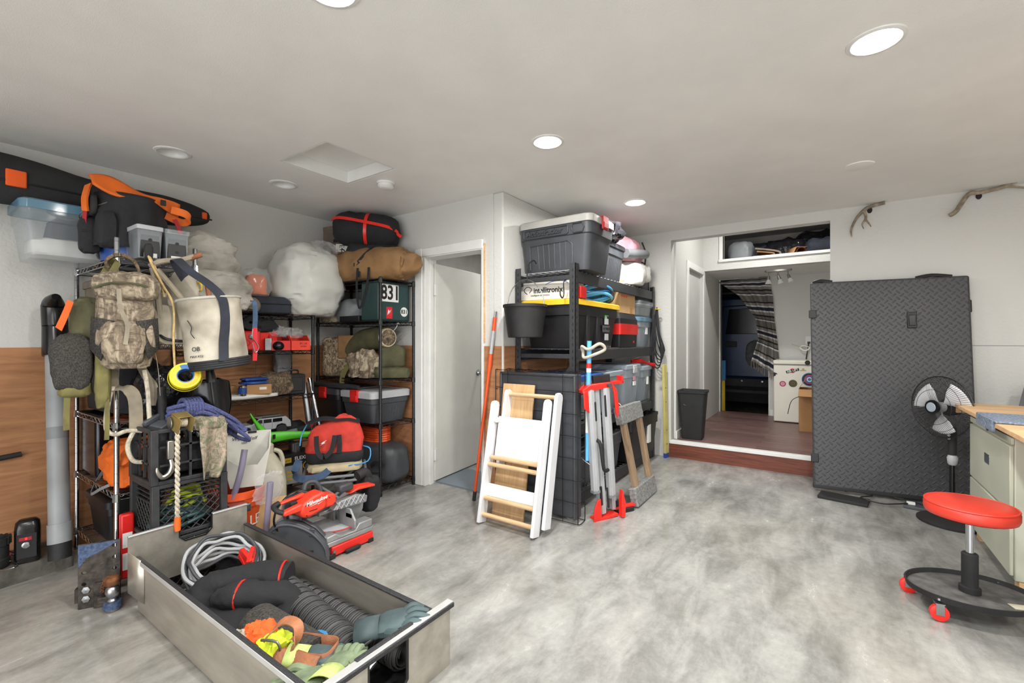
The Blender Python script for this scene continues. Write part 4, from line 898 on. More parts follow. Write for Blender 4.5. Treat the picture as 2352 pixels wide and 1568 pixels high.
for k, (y, z, s) in enumerate(((1.99, 1.34, .06), (2.11, 1.33, .055))):
    o = obj('zip_bag', MB().sack((0, 0, .02), (s, s*1.3, .045), .8, n=28, m=14, wr=.5, ws=5, seed=20+k), 'clearbag', loc=(-3.75, y, z-.03)); tag(o, ('clear zip bag resting over the darker red bin', 'clear zip bag standing in the bright red bin')[k], 'plastic bag', 'zip bags over the red bins')
# second shelf
def small(name, label, cat, mb, mt, loc, **k): o = obj(name, mb, mt, loc=loc, **k); return tag(o, label, cat)
small('white_mailer', 'long white foam sheet lying along the low shelf edge', 'foam', MB().sack((0, 0, .02), (.1, .23, .022), .6, n=30, m=10, wr=.06, fl=1), 'whitebag', (-3.74, 1.74, .81))
t = thing('spray_can', 'chrome and blue can lying beside the small carton', 'can', (-3.66, 1.665, .846), 0)
obj('body', MB().lathe([(.028, 0), (.03, .004), (.03, .07), (.026, .075), (.001, .076)], 20), 'chrome', t); obj('label_band', MB().lathe([(.0305, .012), (.0308, .03), (.0305, .06)], 20), 'blue', t)
t = carton('carton', 'small brown carton with white label beneath blue packets', (-3.70, 1.80, .846), 72, .17, .13, .075); obj('label', MB().box(.0, -.0662, .035, .05, -.0655, .055), 'paper', t)
carton('carton', 'flat brown carton behind the chrome can', (-3.86, 1.60, .81), 85, .2, .12, .1)
for k in range(2): small('blue_packet', ('lower blue plastic packet on the small carton', 'upper blue plastic packet on the small carton')[k], 'packet', MB().sack((0, 0, .012), (.075, .105, .014), .6, n=24, m=8, wr=.14, seed=k, fl=1), 'blue', (-3.72, 1.785+.01*k, .922+.026*k))
small('camo_bundle', 'dark camouflage wrap bundle leaning beside the black case', 'cloth', MB().sack((0, 0, .09), (.09, .13, .1), .75, n=34, m=18, wr=.24, seed=8), 'camodark', (-3.74, 1.95, .81))
t = thing('utility_case', 'small black hard case with handle on the low shelf', 'case', (-3.76, 2.12, .81), 80)
obj('body', MB().box(-.08, -.07, 0, .08, .07, .17), 'blackmat', t, bev=.012); obj('handle', MB().tube([(-.04, -.0, .17), (-.035, 0, .2), (.035, 0, .2), (.04, 0, .17)], .008, 8, sm=3), 'black', t); obj('side_panel', MB().box(-.055, -.076, .03, .055, -.069, .14), 'black', t, bev=.004)
small('orange_card', 'thin orange card box behind the black utility case', 'box', MB().box(-.1, -.02, 0, .1, .02, .16), 'hiviz', (-3.87, 2.01, .81), bev=.003)
o = obj('grey_jacket', MB().sack((0, 0, .15), (.04, .07, .17), .6, n=28, m=20, wr=.22, seed=13, fl=1), 'grey', loc=(-3.93, 2.12, .985)); tag(o, 'grey cloth hanging down behind the low wire unit', 'cloth')
# third shelf: model car, mudguards
t = thing('model_truck', 'silver model off-road car on the low black shelf', 'model car', (-3.78, 1.86, .515), 82); t.scale = (1.06, 1, 1)
body = [(-.21, .035), (-.205, .07), (-.19, .078), (-.08, .085), (-.03, .125), (.16, .125), (.195, .085), (.2, .035), (.165, .035), (.155, .06), (.125, .068), (.095, .06), (.085, .03), (-.085, .03), (-.095, .06), (-.125, .068), (-.155, .06), (-.165, .035)]
obj('body', MB().prism(body, -.075, .075, 'y'), 'jeepsilver', t, bev=.006)
for x0, x1, a in ((-.065, -.012, .03), (-.003, .052, 0), (.062, .13, -.012)):
    for s in (-1, 1): obj('window', MB().prism([(x0, .088), (x1, .088), (x1, .117), (x0+a if a > 0 else x0, .117)], s*.0755, s*.0765, 'y'), 'glassdk', t)
obj('windshield', MB().prism([(-.08, .09), (-.034, .123), (-.036, .125), (-.082, .09)], -.065, .065, 'y'), 'glassdk', t); obj('bumper', MB().box(-.235, -.075, .025, -.205, .075, .05), 'blackmat', t, bev=.005); obj('roof_rail', MB().cyl((-.01, -.06, .131), (.15, -.06, .131), .004, 6).cyl((-.01, .06, .131), (.15, .06, .131), .004, 6), 'black', t)
obj('door_line', MB().box(-.006, -.0765, .04, -.003, -.0755, .118).box(.056, -.0765, .04, .059, -.0755, .118), 'grey', t); obj('chassis', MB().box(-.17, -.04, .012, .17, .04, .035), 'black', t)
for x in (-.125, .125):
    for s in (-1, 1): obj('wheel', MB().lathe([(.016, -.02), (.034, -.02), (.04, -.014), (.04, .014), (.034, .02), (.016, .02)], 20, Tm(x, s*.068, .02, 90), cap=(1, 1)), 'blackrub', t)
carton('carton', 'flat brown carton under the silver model car', (-3.80, 1.70, .445), 82, .3, .2, .065)
carton('carton', 'narrow brown carton under the back of model car', (-3.86, 2.02, .445), 82, .25, .14, .045)
t = thing('mudguard', 'bright green plastic motorcycle mudguard in front of model car', 'mudguard', (-3.57, 1.90, .45), 66); t.scale = (1.25, 1.2, 1.25)
def mg(u, v):
    a = -.16+u*.36; z = .03+(.17*((-.04-a)/.12)**1.6 if a < -.04 else .0)+.012*math.sin(u*3); w = .034*min(1, u*5+.15)*(1-.75*max(0, u-.35)); return (a, .03*u-.012*(1-(2*v-1)**2), z+(v-.5)*2*w)
obj('fender', MB().grid(mg, 26, 8), 'limegreen', t, solid=.004); obj('bolt', MB().cyl((-.03, -.01, .035), (-.03, -.01, .06), .008, 8), 'black', t)
t = thing('shock_absorber', 'black and grey shock absorber with red cap on shelf', 'shock absorber', (-3.72, 2.12, .455), 50)
obj('sleeve', MB().tube([(-.1, 0, .03), (.02, 0, .05)], .017, 12), 'grey', t); obj('spring_body', MB().tube([(.02, 0, .05), (.12, 0, .07)], .028, 12), 'blackmat', t); obj('red_cap', MB().tube([(.11, 0, .07), (.135, 0, .1)], .016, 10), 'strapred', t)
small('black_pouch', 'black pouch with straps at back of the low shelf', 'pouch', MB().sack((0, 0, .05), (.09, .1, .06), .7, n=24, m=12, wr=.25, seed=3), 'blackcloth', (-3.87, 2.17, .445))
# chrome pipes
for k, (a, b, r, lb) in enumerate((((0, 0, 0), (-.13, -.04, .52), .017, 'slim chrome exhaust pipe leaning against the low wire unit'), ((-.10, -.05, 0.09), (-.17, -.07, .5), .026, 'thicker steel tube behind the slim chrome pipe'))):
    o = obj('exhaust_pipe', MB().cyl(a, b, r, 16), 'chrome' if k == 0 else 'steel', loc=(-3.565, 2.27, .42 if k == 0 else .4)); tag(o, lb, 'pipe', 'chrome pipes by the low unit')
small('steel_can', 'small steel canister at the foot of chrome pipes', 'canister', MB().lathe([(.05, 0), (.05, .15), (.045, .155), (.001, .155)], 20), 'steel', (-3.74, 2.13, .245))
# paint sprayer box
t = thing('sprayer_carton', 'printed paint sprayer carton with yellow badge on bottom shelf', 'box', (-3.74, 2.08, .083), 84)
obj('body', MB().box(-.16, -.1, 0, .16, .1, .24), 'ink', t, bev=.002); obj('print_panel', MB().box(-.155, -.1012, .0, .06, -.1002, .15), 'lgrey', t)
obj('badge', MB().box(-.12, -.1018, .175, -.03, -.1008, .215), 'yellow', t); text(t, 'Wagner', .022, 'ink', (-.075, -.1022, .195), shear=.2); text(t, 'FLEXIO', .04, 'paper', (.06, -.1014, .2), bold=.0005)
obj('yellow_line', MB().box(-.11, -.1018, .06, -.02, -.1012, .075).box(-.11, -.1018, .03, -.02, -.1012, .045).box(-.11, -.1018, .09, -.02, -.1012, .105), 'yellow', t)
m = MB().lathe([(.03, 0), (.036, .001), (.036, .002), (.03, .002)], 24, Tm(.1, -.102, .13, 90)); obj('dial', m, 'yellow', t); obj('red_disc', MB().lathe([(.05, 0), (.05, .001), (.001, .001)], 24, Tm(.13, -.103, .055, 90)), 'stickerred', t)
# ---------------------------------------------------------------- floor clutter before the low unit
t = thing('plastic_bucket', 'orange plastic bucket under the pale hopper', 'bucket', (-3.1, 1.375, fz(1.375)))
obj('body', MB().loft([circ(.13, 0, 30), circ(.148, .3, 30), circ(.156, .302, 30), circ(.157, .33, 30), circ(.15, .332, 30), circ(.152, .355, 30), circ(.158, .357, 30), circ(.16, .4, 30), circ(.154, .402, 30), circ(.145, .39, 30), circ(.13, .02, 30)]), 'orangeplast', t)
for ch, a in (('L', 12), ('E', 27), ('T', 42)): text(t, ch, .09, 'paper', (.1455*math.cos(math.radians(a)), .1455*math.sin(math.radians(a)), .21), (90, 0, 90+a))
t = thing('plastic_hopper', 'pale grey plastic hopper with V-shaped cutout on orange bucket', 'hopper', (-3.08, 1.43, fz(1.375)+.404), 62)
def slab(pts, n_, th=.008): n_ = Vector(n_)*th; p = [Vector(q) for q in pts]; return MB().loft([p, [q+n_ for q in p]])
obj('back_wall', slab([(-.09, .06, 0), (.09, .06, 0), (.135, .095, .33), (-.135, .095, .33)], (0, -1, .1)), 'milky', t); obj('front_wall', slab([(-.09, -.05, 0), (.09, -.05, 0), (.135, -.095, .26), (.06, -.07, .14), (-.04, -.07, .14), (-.13, -.09, .22)], (0, 1, .1)), 'milky', t)
obj('side_wall', slab([(.09, -.05, 0), (.09, .06, 0), (.135, .095, .33), (.135, -.095, .26)], (-1, 0, 0)), 'milky', t); obj('side_wall', slab([(-.09, -.05, 0), (-.135, -.095, .24), (-.135, .095, .33), (-.09, .06, 0)], (1, 0, 0)), 'milky', t); obj('base', MB().box(-.09, -.05, 0, .09, .06, .01), 'milky', t)
text(t, 'WaterWolf', .03, 'ink', (-.02, .076, .285), (84, 0, 0), shear=.2); text(t, 'USA', .018, 'ink', (-.02, .0735, .26), (84, 0, 0)); obj('clip', MB().box(-.11, .07, .318, -.06, .1, .33).box(.0, .08, .318, .05, .1, .33), 'black', t)
t = thing('water_jug', 'ivory plastic jug with broad shoulders and screw cap', 'jug', (-3.40, 1.70, fz(1.7)), 60)
obj('body', MB().loft([rrect(.26, .24, .05, 0), rrect(.29, .27, .06, .03), rrect(.29, .27, .06, .3), rrect(.25, .24, .06, .4), rrect(.12, .12, .05, .5), rrect(.1, .1, .049, .505)]), 'ivory', t, sharp=60); obj('cap', MB().lathe([(.052, .49), (.06, .5), (.06, .56), (.05, .57), (.04, .575), (.038, .6), (.001, .602)], 24), 'ivory', t)
obj('handle', MB().tube([(.06, 0, .52), (.1, 0, .5), (.12, 0, .43), (.115, 0, .38)], .016, 8, sm=4), 'ivory', t)
for k, (a, b, c, lb) in enumerate((((-2.98, 1.30, .30), (-2.95, 1.33, .45), (-2.96, 1.36, .59), 'purple tinted clear tube leaning against the hopper'), ((-2.80, 1.40, .02), (-2.795, 1.42, .25), (-2.79, 1.43, .40), 'purple tinted clear tube standing before the mitre saw'))):
    o = obj('clear_tube', MB().tube([Vector(a), Vector(b), Vector(c)], .018, 14, sm=5), 'purpletube'); tag(o, lb, 'tube', 'clear tubes')
o = obj('cardboard_sheet', MB().box(-.14, -.004, 0, .14, .004, .33, Tm(0, 0, 0, -12)), 'cardtop', loc=(-2.93, 1.44, fz(1.44)), rot=(0, 0, 55)); tag(o, 'torn brown cardboard sheet standing behind the drawer corner', 'cardboard')
o = obj('zip_bag', MB().sack((0, 0, .1), (.02, .08, .1), .7, n=26, m=16, wr=.3, seed=5, fl=1), 'clearbag', loc=(-2.92, 1.47, .24), rot=(0, 15, 0)); tag(o, 'clear zip bag with orange slider beside the purple tube', 'plastic bag')
o = obj('hex_nut_tray', MB().box(-.1, -.06, 0, .1, .06, .05), 'steel', loc=(-2.97, 1.30, .23), bev=.01); tag(o, 'shiny tray of sockets behind the drawer back panel', 'tray')
# camp stool with red tool bag
t = thing('camp_stool', 'folding camp stool with tan seat and grey steel legs', 'stool', (-3.20, 2.15, fz(2.15)), 54)
obj('seat', MB().sack((0, 0, .345), (.2, .17, .035), .5, n=34, m=10, wr=.06, fl=.8, seed=3), 'tan', t)
for z, k in ((.29, 1.0), (.25, .94)): obj('frame_rail', MB().tube([(-.22*k, .17*k, z+.02), (-.22*k, -.1*k, z), (-.17*k, -.17*k, z), (.17*k, -.17*k, z), (.22*k, -.1*k, z), (.22*k, .17*k, z+.02)], .011, 10, sm=4), 'grey', t)
for s in (-1, 1):
    obj('leg', MB().cyl((s*.18, -.15, .0), (-s*.19, -.145, .29), .0105, 10), 'grey', t); obj('leg', MB().cyl((s*.18, .15, 0), (-s*.19, .155, .29), .0105, 10), 'grey', t)
obj('blue_strap', MB().strap([(-.25, -.1, .42), (-.28, -.14, .33), (-.22, -.19, .30), (-.1, -.2, .31), (-.03, -.16, .35)], .05, .004, (0, .4, 1), sm=5), 'denim', t)
t = thing('tool_bag', 'red and black canvas tool bag sitting on camp stool', 'bag', (-3.20, 2.15, fz(2.15)+.375), 54)
def roof(q): k = max(0, (q.z+.06)/.2); return (q.x*(1-.3*k*k), q.y*(1-.72*min(1, k)), q.z+.03*math.sin(q.x*9)*k)
obj('canvas_body', MB().sack((0, 0, .165), (.205, .12, .165), .5, n=56, m=34, wr=.12, ws=3, seed=6, fl=.95, fn=roof), 'clothred', t)
obj('base', MB().loft([rrect(.38, .22, .06, 0), rrect(.415, .25, .06, .02), rrect(.42, .255, .06, .07), rrect(.405, .24, .06, .085)]), 'blackcloth', t, sharp=60); obj('zip_band', MB().strap([(-.2, -.03, .3), (-.1, -.025, .335), (0, -.02, .325), (.1, -.02, .325), (.18, -.01, .3)], .07, .012, (0, 1, .2), sm=4), 'blackcloth', t)
m = MB(); m.strap([(-.13, -.13, .22), (-.12, -.17, .12), (-.08, -.19, .07), (-.02, -.18, .12), (.0, -.135, .22)], .034, .005, (1, 0, .3), sm=5); m.strap([(.03, -.132, .08), (.035, -.134, .15), (.03, -.125, .22)], .034, .005, (1, 0, 0), sm=2); obj('web_handle', m, 'blackcloth', t)
obj('emblem', MB().add([(-.115, -.134, .14), (-.09, -.137, .16), (-.1, -.136, .165), (-.055, -.138, .19), (-.075, -.138, .172), (-.065, -.138, .17), (-.1, -.136, .15)], [(0, 1, 2, 3, 4, 5, 6)]), 'paper', t, solid=.001)
obj('shoulder_cord', MB().tube([(-.2, .0, .3), (-.24, -.03, .22), (-.25, -.05, .14)], .005, 6, sm=4), 'hoseblue', t); obj('shoulder_cord', MB().tube([(.21, -.02, .1), (.26, -.06, .08), (.24, -.12, .0), (.1, -.17, -.01)], .005, 6, sm=4), 'hoseblue', t)
# ---------------------------------------------------------------- tall black unit
def bin_on(label, x0, x1, y0, y1, z, h, body, lid, latch=None): return tote('storage_tote', label, ((x0+x1)/2, (y0+y1)/2, z), 90, y1-y0, x1-x0, h, body, lid, .84, .04, .05, latch=latch)
bin_on('grey lidded dark tote with red latch beside the door', -3.56, -3.12, 2.44, 2.855, .56, .275, 'charcoal', 'lgrey', 'red')
bin_on('all black tote with red latch left of grey lidded tote', -4.0, -3.60, 2.44, 2.855, .56, .28, 'black', 'charcoal', 'red')
o = obj('gun_sock', MB().sack((0, 0, .018), (.36, .05, .02), .6, n=24, m=8, wr=.15, fl=1), 'blackcloth', loc=(-3.7, 2.47, .84)); tag(o, 'thin black sleeve lying across the two totes', 'sleeve')
t = thing('hunting_bag', 'reed camouflage blind bag with brown panel and green strap', 'bag', (-3.74, 2.62, .928), 28)
obj('body', MB().box(-.2, -.1, 0, .2, .12, .37), 'camoreed', t, bev=.05, seg=4); obj('brown_panel', MB().box(-.02, -.112, .17, .18, -.09, .385), 'brown', t, bev=.015); m = MB(); m.strap([(.22, -.13, .3), (.2, -.15, .18), (.1, -.16, .1), (.05, -.16, .0), (.05, -.16, -.1)], .045, .003, (1, 0, .2), sm=5); obj('strap', m, 'olive', t)
t = thing('rolled_waders', 'olive waders rolled with cuff opening toward the viewer', 'waders', (-3.40, 2.68, 1.16), 30)
obj('leg', MB().tube([(-.25, .1, .0), (-.1, .05, .09), (.08, -.06, .13), (.17, -.13, .13)], [.1, .12, .1, .085], 20, sm=5), 'olivedk', t); obj('cuff', MB().tube([(.17+.0, -.13, .13), (.185, -.142, .13)], [.086, .08], 20), 'tan', t); obj('lining', MB().tube([(.184, -.141, .13), (.187, -.1435, .13)], [.072, .07], 20), 'camodark', t)
o = obj('camo_jacket', MB().sack((0, 0, .11), (.15, .1, .13), .75, n=50, m=28, wr=.34, ws=3.4, seed=14), 'camo', loc=(-3.38, 2.57, .928)); tag(o, 'crumpled tan camouflage jacket in the middle of tall unit', 'jacket')
t = thing('folded_boots', 'dark olive boots with folded leg at the door end', 'boots', (-3.18, 2.70, .928), 45)
obj('foot', MB().sack((0, 0, .05), (.15, .09, .055), .55, n=26, m=12, wr=.1, seed=4), 'olivedk', t); obj('folded_leg', MB().sack((0, .02, .19), (.11, .07, .1), .4, n=26, m=14, wr=.1, seed=5, fl=1), 'olivedk', t)
o = obj('wire_hanger', MB().tube([(-.1, 0, .0), (-.02, 0, .06), (0, 0, .08), (.005, 0, .1), (.02, 0, .11), (.03, 0, .1)], .003, 6, sm=4), 'paper', loc=(-3.14, 2.72, 1.31)); tag(o, 'white wire hanger hanging above the olive waders', 'hanger')
# number box
t = thing('numbered_case', 'dark green metal case with race number on tall unit', 'case', (-3.12, 2.50, 1.434), 0)
obj('body', MB().box(-.23, 0, 0, 0, .345, .34), 'teal', t, bev=.014); obj('number_plate', MB().box(.0005, .04, .165, .002, .22, .315), 'paper', t); text(t, '831', .17, 'ink', (.0026, .13, .238), (90, 0, 90), sx=.82, bold=.004)
obj('red_sticker', MB().box(.0005, .085, .02, .002, .15, .12), 'stickerred', t); obj('sticker_emblem', MB().add([(.0024, .095, .05), (.0024, .125, .07), (.0024, .14, .1), (.0024, .118, .085), (.0024, .108, .1)], [(0, 1, 2, 3, 4)]), 'paper', t, solid=.0006)
obj('round_sticker', MB().lathe([(.042, 0), (.042, .0012), (.001, .0012)], 26, Tm(.0005, .285, .085, 90, 0, 90)), 'paper', t); text(t, '831', .05, 'ink', (.0022, .285, .085), (90, 0, 90), bold=.001)
o = obj('folded_tarp', MB().sack((0, 0, .09), (.2, .15, .12), .6, n=32, m=18, wr=.16, seed=3), 'grey', loc=(-3.68, 2.67, 1.434)); tag(o, 'grey folded tarp between white sack and green case', 'tarp')
o = obj('dark_folder', MB().box(-.14, -.1, 0, .14, .1, .05), 'black', loc=(-3.52, 2.60, 1.434), bev=.004); tag(o, 'flat black box at front of shelf left of green case', 'box')
o = obj('camo_hat', MB().sack((0, 0, .03), (.12, .1, .045), .8, n=26, m=12, wr=.25, seed=31), 'camogreen', loc=(-3.84, 2.57, 1.434)); tag(o, 'small green camouflage hat on shelf under white sack', 'hat')
# on top
t = carton('carton', 'large dark brown printed carton in the ceiling corner', (-3.83, 2.72, 1.79), 8, .36, .3, .56, 'brownbox'); obj('hand_hole', MB().box(-.04, -.1515, .40, .04, -.149, .43), 'ink', t); text(t, 'Waterfowl Support', .034, 'taupe', (0, -.1512, .46), (90, 180, 0)); obj('edge_strip', MB().box(-.18, -.152, .525, .18, -.15, .56), 'taupe', t)
t = carton('carton', 'white carton with black lettering under black sleeping bag', (-3.66, 2.60, 1.9), 35, .17, .2, .24, 'whitebox'); text(t, 'E1 010', .06, 'ink', (-.03, -.1012, .15), (90, 90, 0)); obj('strap', MB().strap([(.03, -.102, 0), (.03, -.102, .242)], .008, .002, (1, 0, 0)), 'ink', t)
t = thing('duffel_bag', 'long brown duffel bag with black straps on tall unit', 'bag', (-3.40, 2.62, 1.79), 13)
obj('body', MB().sack((0, 0, .135), (.5, .16, .155), .75, n=80, m=34, wr=.14, ws=2.2, seed=9, fl=.85, an=(1.6, .7, .7)), 'brown', t); m = MB(); m.strap([(.02, -.165, .02), (.05, -.13, .2), (.08, -.03, .29), (.07, .08, .28)], .03, .004, (1, .2, 0), sm=5); m.strap([(-.12, -.1, .24), (-.02, -.165, .13), (.08, -.14, .22), (.1, -.06, .29)], .03, .004, (0, 0, 1), sm=5); m.strap([(.02, -.168, .1), (.03, -.19, -.1), (.06, -.185, -.25), (.13, -.18, -.05), (.14, -.17, .1)], .022, .003, (1, 0, .2), sm=5); obj('strap', m, 'blackcloth', t)
obj('zipper', MB().tube([(-.42, -.1, .2), (-.3, -.13, .22), (-.15, -.1, .265), (.1, -.05, .28), (.4, -.06, .23)], .005, 6, sm=5), 'black', t)
def cylbag(name, label, loc, rot, L_, r, mt, wr, seed):
    t = thing(name, label, 'sleeping bag', loc, rot=rot); obj('roll', MB().sack((0, 0, 0), (L_/2, r, r), .38, 1.0, n=22, m=20, wr=wr, ws=3, seed=seed, fl=1), mt, t); return t
t = thing('sleeping_bag', 'black stuffed sleeping bag tied with crossed red straps', 'sleeping bag', (-3.45, 2.64, 2.262), rot=(0, 4, 38))
rg = []
for i in range(21):
    f = -1+2*i/20; rr_ = .148*(1-abs(f)**7)**.5+.004; rg.append([Vector((f*.3, rr_*math.cos(a)*(1+.05*noise.noise(Vector((f*4, a*2, 3)))), rr_*math.sin(a)*(1+.05*noise.noise(Vector((f*4, a*2, 9)))))) for a in [2*PI*j/30 for j in range(30)]])
obj('roll', crumple(MB().loft(rg), .012, 12, 4), 'blackcloth', t, sharp=70); m = MB(); m.strap([(.02, .155*math.cos(a), .155*math.sin(a)) for a in [2*PI*j/28 for j in range(29)]], .028, .004, (1, 0, 0)); obj('round_strap', m, 'brightred', t)
m = MB(); m.strap([(-.29, -.08, .06), (-.2, -.145, .065), (0, -.158, .045), (.2, -.15, .02), (.28, -.1, .0), (.30, -.09, -.03), (.33, -.1, -.05)], .028, .004, (0, .3, 1), sm=4); obj('long_strap', m, 'brightred', t)
t = thing('stuff_sack', 'smaller black stuff sack under the strapped sleeping bag', 'bag', (-3.36, 2.65, 2.045), rot=(0, 4, 34))
rg = []
for i in range(19):
    f = -1+2*i/18; rr_ = .085*(1-abs(f)**6)**.5+.004; rg.append([Vector((f*.26, rr_*math.cos(a), rr_*math.sin(a))) for a in [2*PI*j/24 for j in range(24)]])
obj('roll', crumple(MB().loft(rg), .012, 14, 6), 'blackcloth', t, sharp=70); obj('drawstring', MB().tube([(-.26, -.01, 0), (-.28, -.04, .02), (-.27, -.06, -.01)], .004, 6, sm=4), 'black', t)
# bottom shelf
t = thing('duffel_bag', 'charcoal wheeled duffel bag on bottom of tall unit', 'bag', (-3.30, 2.66, .035), 18)
obj('body', MB().sack((0, 0, .15), (.25, .15, .17), .5, n=40, m=22, wr=.08, ws=2.2, seed=19, fl=.9), 'charcoal', t); obj('handle', MB().strap([(.02, -.16, .15), (.08, -.185, .19), (.16, -.17, .17)], .03, .006, (0, 0, 1), sm=5), 'blackcloth', t); obj('seam', MB().tube([(-.2, -.13, .1), (0, -.16, .09), (.22, -.12, .1)], .004, 6, sm=5), 'black', t)
o = obj('helmet_bag', MB().sack((0, 0, .1), (.15, .14, .12), .6, n=28, m=14, wr=.12, seed=22), 'blackcloth', loc=(-3.66, 2.66, .035)); tag(o, 'black bag behind the camp stool on bottom shelf', 'bag')
t = thing('cable_reel', 'orange cable coil under the grey lidded tote', 'cable', (-3.42, 2.72, .36))
m = MB()
for j in range(7): m.tube([(.14*math.cos(a*PI/8), .1*math.sin(a*PI/8), .02*j) for a in range(16)], .012, 8, closed=True)
obj('coil', m, 'orangeplast', t)
# ---------------------------------------------------------------- mitre saw
t = thing('miter_saw', 'red and grey sliding mitre saw standing on the floor', 'saw', (-2.66, 1.77, fz(1.77)), 90)
# local x runs along the saw from handle (-) to dust bag (+), local -y faces the viewer
obj('base_bar', MB().box(-.13, -.19, .012, .17, -.13, .068), 'brightred', t, bev=.006); obj('base_bar', MB().box(-.16, .13, .012, .17, .19, .068), 'brightred', t, bev=.006)
obj('foot', MB().box(.13, -.195, 0, .17, -.125, .03).box(-.15, -.195, 0, -.11, -.125, .03).box(.13, .125, 0, .17, .195, .03).box(-.15, .125, 0, -.11, .195, .03), 'blackmat', t, bev=.004)
obj('base_casting', MB().box(-.18, -.18, .068, .18, .18, .10).prism([(-.16, .1), (-.16, .135), (-.1, .14), (-.06, .115), (.04, .115), (.07, .15), (.17, .15), (.17, .1)], -.18, -.1, 'y'), 'castalu', t, bev=.006)
obj('turntable', MB().loft([circ(.14, .1, 36), circ(.14, .128, 36), circ(.134, .132, 36)]), 'lgrey', t, sharp=40); obj('red_rule', MB().grid(lambda u, v: ((.142+.012*v)*math.cos(3.4+u*1.9), (.142+.012*v)*math.sin(3.4+u*1.9), .134), 14, 1), 'brightred', t, solid=.002)
obj('kerf_arm', MB().box(-.27, -.035, .085, -.1, .035, .125), 'castalu', t, bev=.01)
for s in (-1, 1): obj('fence', MB().prism([(s*.03, .13), (s*.19, .13), (s*.19, .18), (s*.14, .245), (s*.03, .245)], .0, .014, 'y', T=Tm(.04, 0, 0, 0, 0, 90)), 'castalu', t, bev=.003)
obj('warning_label', MB().box(.026, -.16, .19, .0275, -.1, .215), 'leather', t)
obj('lock_lever', MB().box(-.05, -.215, .005, .06, -.19, .03), 'blackmat', t, bev=.01); obj('screw', MB().cyl((-.12, -.192, .042), (-.12, -.197, .042), .01, 10), 'steel', t)
rail = [(.24, .03, .26), (.40, .03, .26)]
obj('slide_rail', MB().cyl((-.12, .045, .23), (.2, .045, .23), .013, 12).cyl((-.12, -.02, .23), (.2, -.02, .23), .013, 12), 'steel', t)
obj('rear_post', MB().prism([(.06, .1), (.15, .1), (.2, .18), (.21, .27), (.15, .30), (.06, .26), (.04, .2)], -.05, .07, 'y'), 'castalu', t, bev=.012)
obj('hinge_casting', MB().prism([(-.07, .255), (-.03, .30), (.1, .315), (.19, .285), (.18, .24), (.05, .245)], -.11, -.05, 'y'), 'castalu', t, bev=.008)
m = MB()
for k in range(6): m.cyl((-.05+.035*k, -.113, .258), (-.015+.035*k, -.113, .305), .0035, 5); m.cyl((-.015+.035*k, -.113, .255), (-.05+.035*k, -.113, .305), .0035, 5)
obj('lattice', m, 'lgrey', t, kind='stuff')
# head
HX = -.09; n0 = len(bpy.data.objects); before = set(o.name for o in t.children)
def hp(poly, y0, y1): return MB().prism([(x+HX, z) for x, z in poly], y0, y1, 'y')
obj('motor_housing', hp([(-.21, .30), (-.2, .37), (-.13, .40), (-.1, .425), (.0, .44), (.05, .425), (.06, .32), (.04, .27), (-.12, .235), (-.18, .245)], -.155, -.02), 'sawred', t, bev=.016)
obj('motor_tail', hp([(.05, .27), (.05, .40), (.14, .385), (.17, .37), (.17, .295), (.13, .265)], -.14, -.03), 'sawred', t, bev=.012)
obj('screw', MB().cyl((-.16+HX, -.153, .355), (-.16+HX, -.158, .355), .006, 8).cyl((-.155+HX, -.153, .265), (-.155+HX, -.158, .265), .006, 8).cyl((.09+HX, -.138, .36), (.09+HX, -.143, .36), .005, 8).cyl((.15+HX, -.138, .29), (.15+HX, -.143, .29), .005, 8), 'ink', t)
obj('vent_slot', MB().box(-.13+HX, -.1575, .295, -.05+HX, -.154, .301), 'ink', t)
obj('handle_lower', hp([(-.35, .31), (-.365, .335), (-.35, .36), (-.2, .385), (-.15, .36), (-.15, .31), (-.2, .315)], -.15, -.10), 'sawred', t, bev=.016); obj('handle_upper', hp([(-.33, .385), (-.33, .41), (-.2, .425), (-.1, .44), (-.1, .40), (-.2, .395)], -.06, -.02), 'sawred', t, bev=.012); obj('rubber_grip', MB().tube([(-.35+HX, -.12, .34), (-.385+HX, -.09, .36), (-.385+HX, -.04, .385), (-.33+HX, -.03, .40)], .022, 12, sm=4), 'blackrub', t); obj('trigger', MB().box(-.26+HX, -.1, .37, -.2+HX, -.06, .40), 'blackmat', t, bev=.006)
text(t, 'Milwaukee', .05, 'paper', (-.055+HX, -.1575, .375), (90, -7, 0), shear=.3, bold=.0012); text(t, 'FUEL', .022, 'paper', (-.015+HX, -.1575, .333), (90, -7, 0), shear=.3, bold=.0006); obj('flash_line', hp([(-.14, .336), (-.05, .353), (-.06, .343), (.01, .356), (-.045, .338), (-.04, .348)], -.1575, -.1565), 'paper', t)
obj('carry_handle', MB().tube([(-.03+HX, .05, .42), (.0+HX, .06, .475), (.08+HX, .05, .475), (.12+HX, .03, .41), (.12+HX, .02, .37)], .022, 12, sm=4), 'charcoal', t)
obj('blade_guard', MB().lathe([(.15, -.02), (.155, -.015), (.155, .015), (.15, .02), (.02, .02), (.02, -.02), (.15, -.02)], 40, Tm(-.1+HX, .035, .28, 90)), 'dgrey', t, sharp=40); obj('guard_face', MB().prism([(-.3, .2), (-.31, .3), (-.25, .34), (-.18, .33), (-.16, .22), (-.2, .16)], -.02, .015, 'y'), 'grey', t, bev=.012)
obj('guard_edge', MB().tube([(-.40, .0, .12), (-.44, .0, .2), (-.44, .0, .28), (-.40, .0, .36), (-.31, .0, .43), (-.2, .0, .455)], .009, 8, sm=5), 'blackgloss', t); obj('clear_guard', MB().grid(lambda u, v: (-.40+.1*v-.04*math.sin(u*PI), .005+.02*v, .12+.25*u+.05*u*v), 12, 6), 'clear', t, solid=.003)
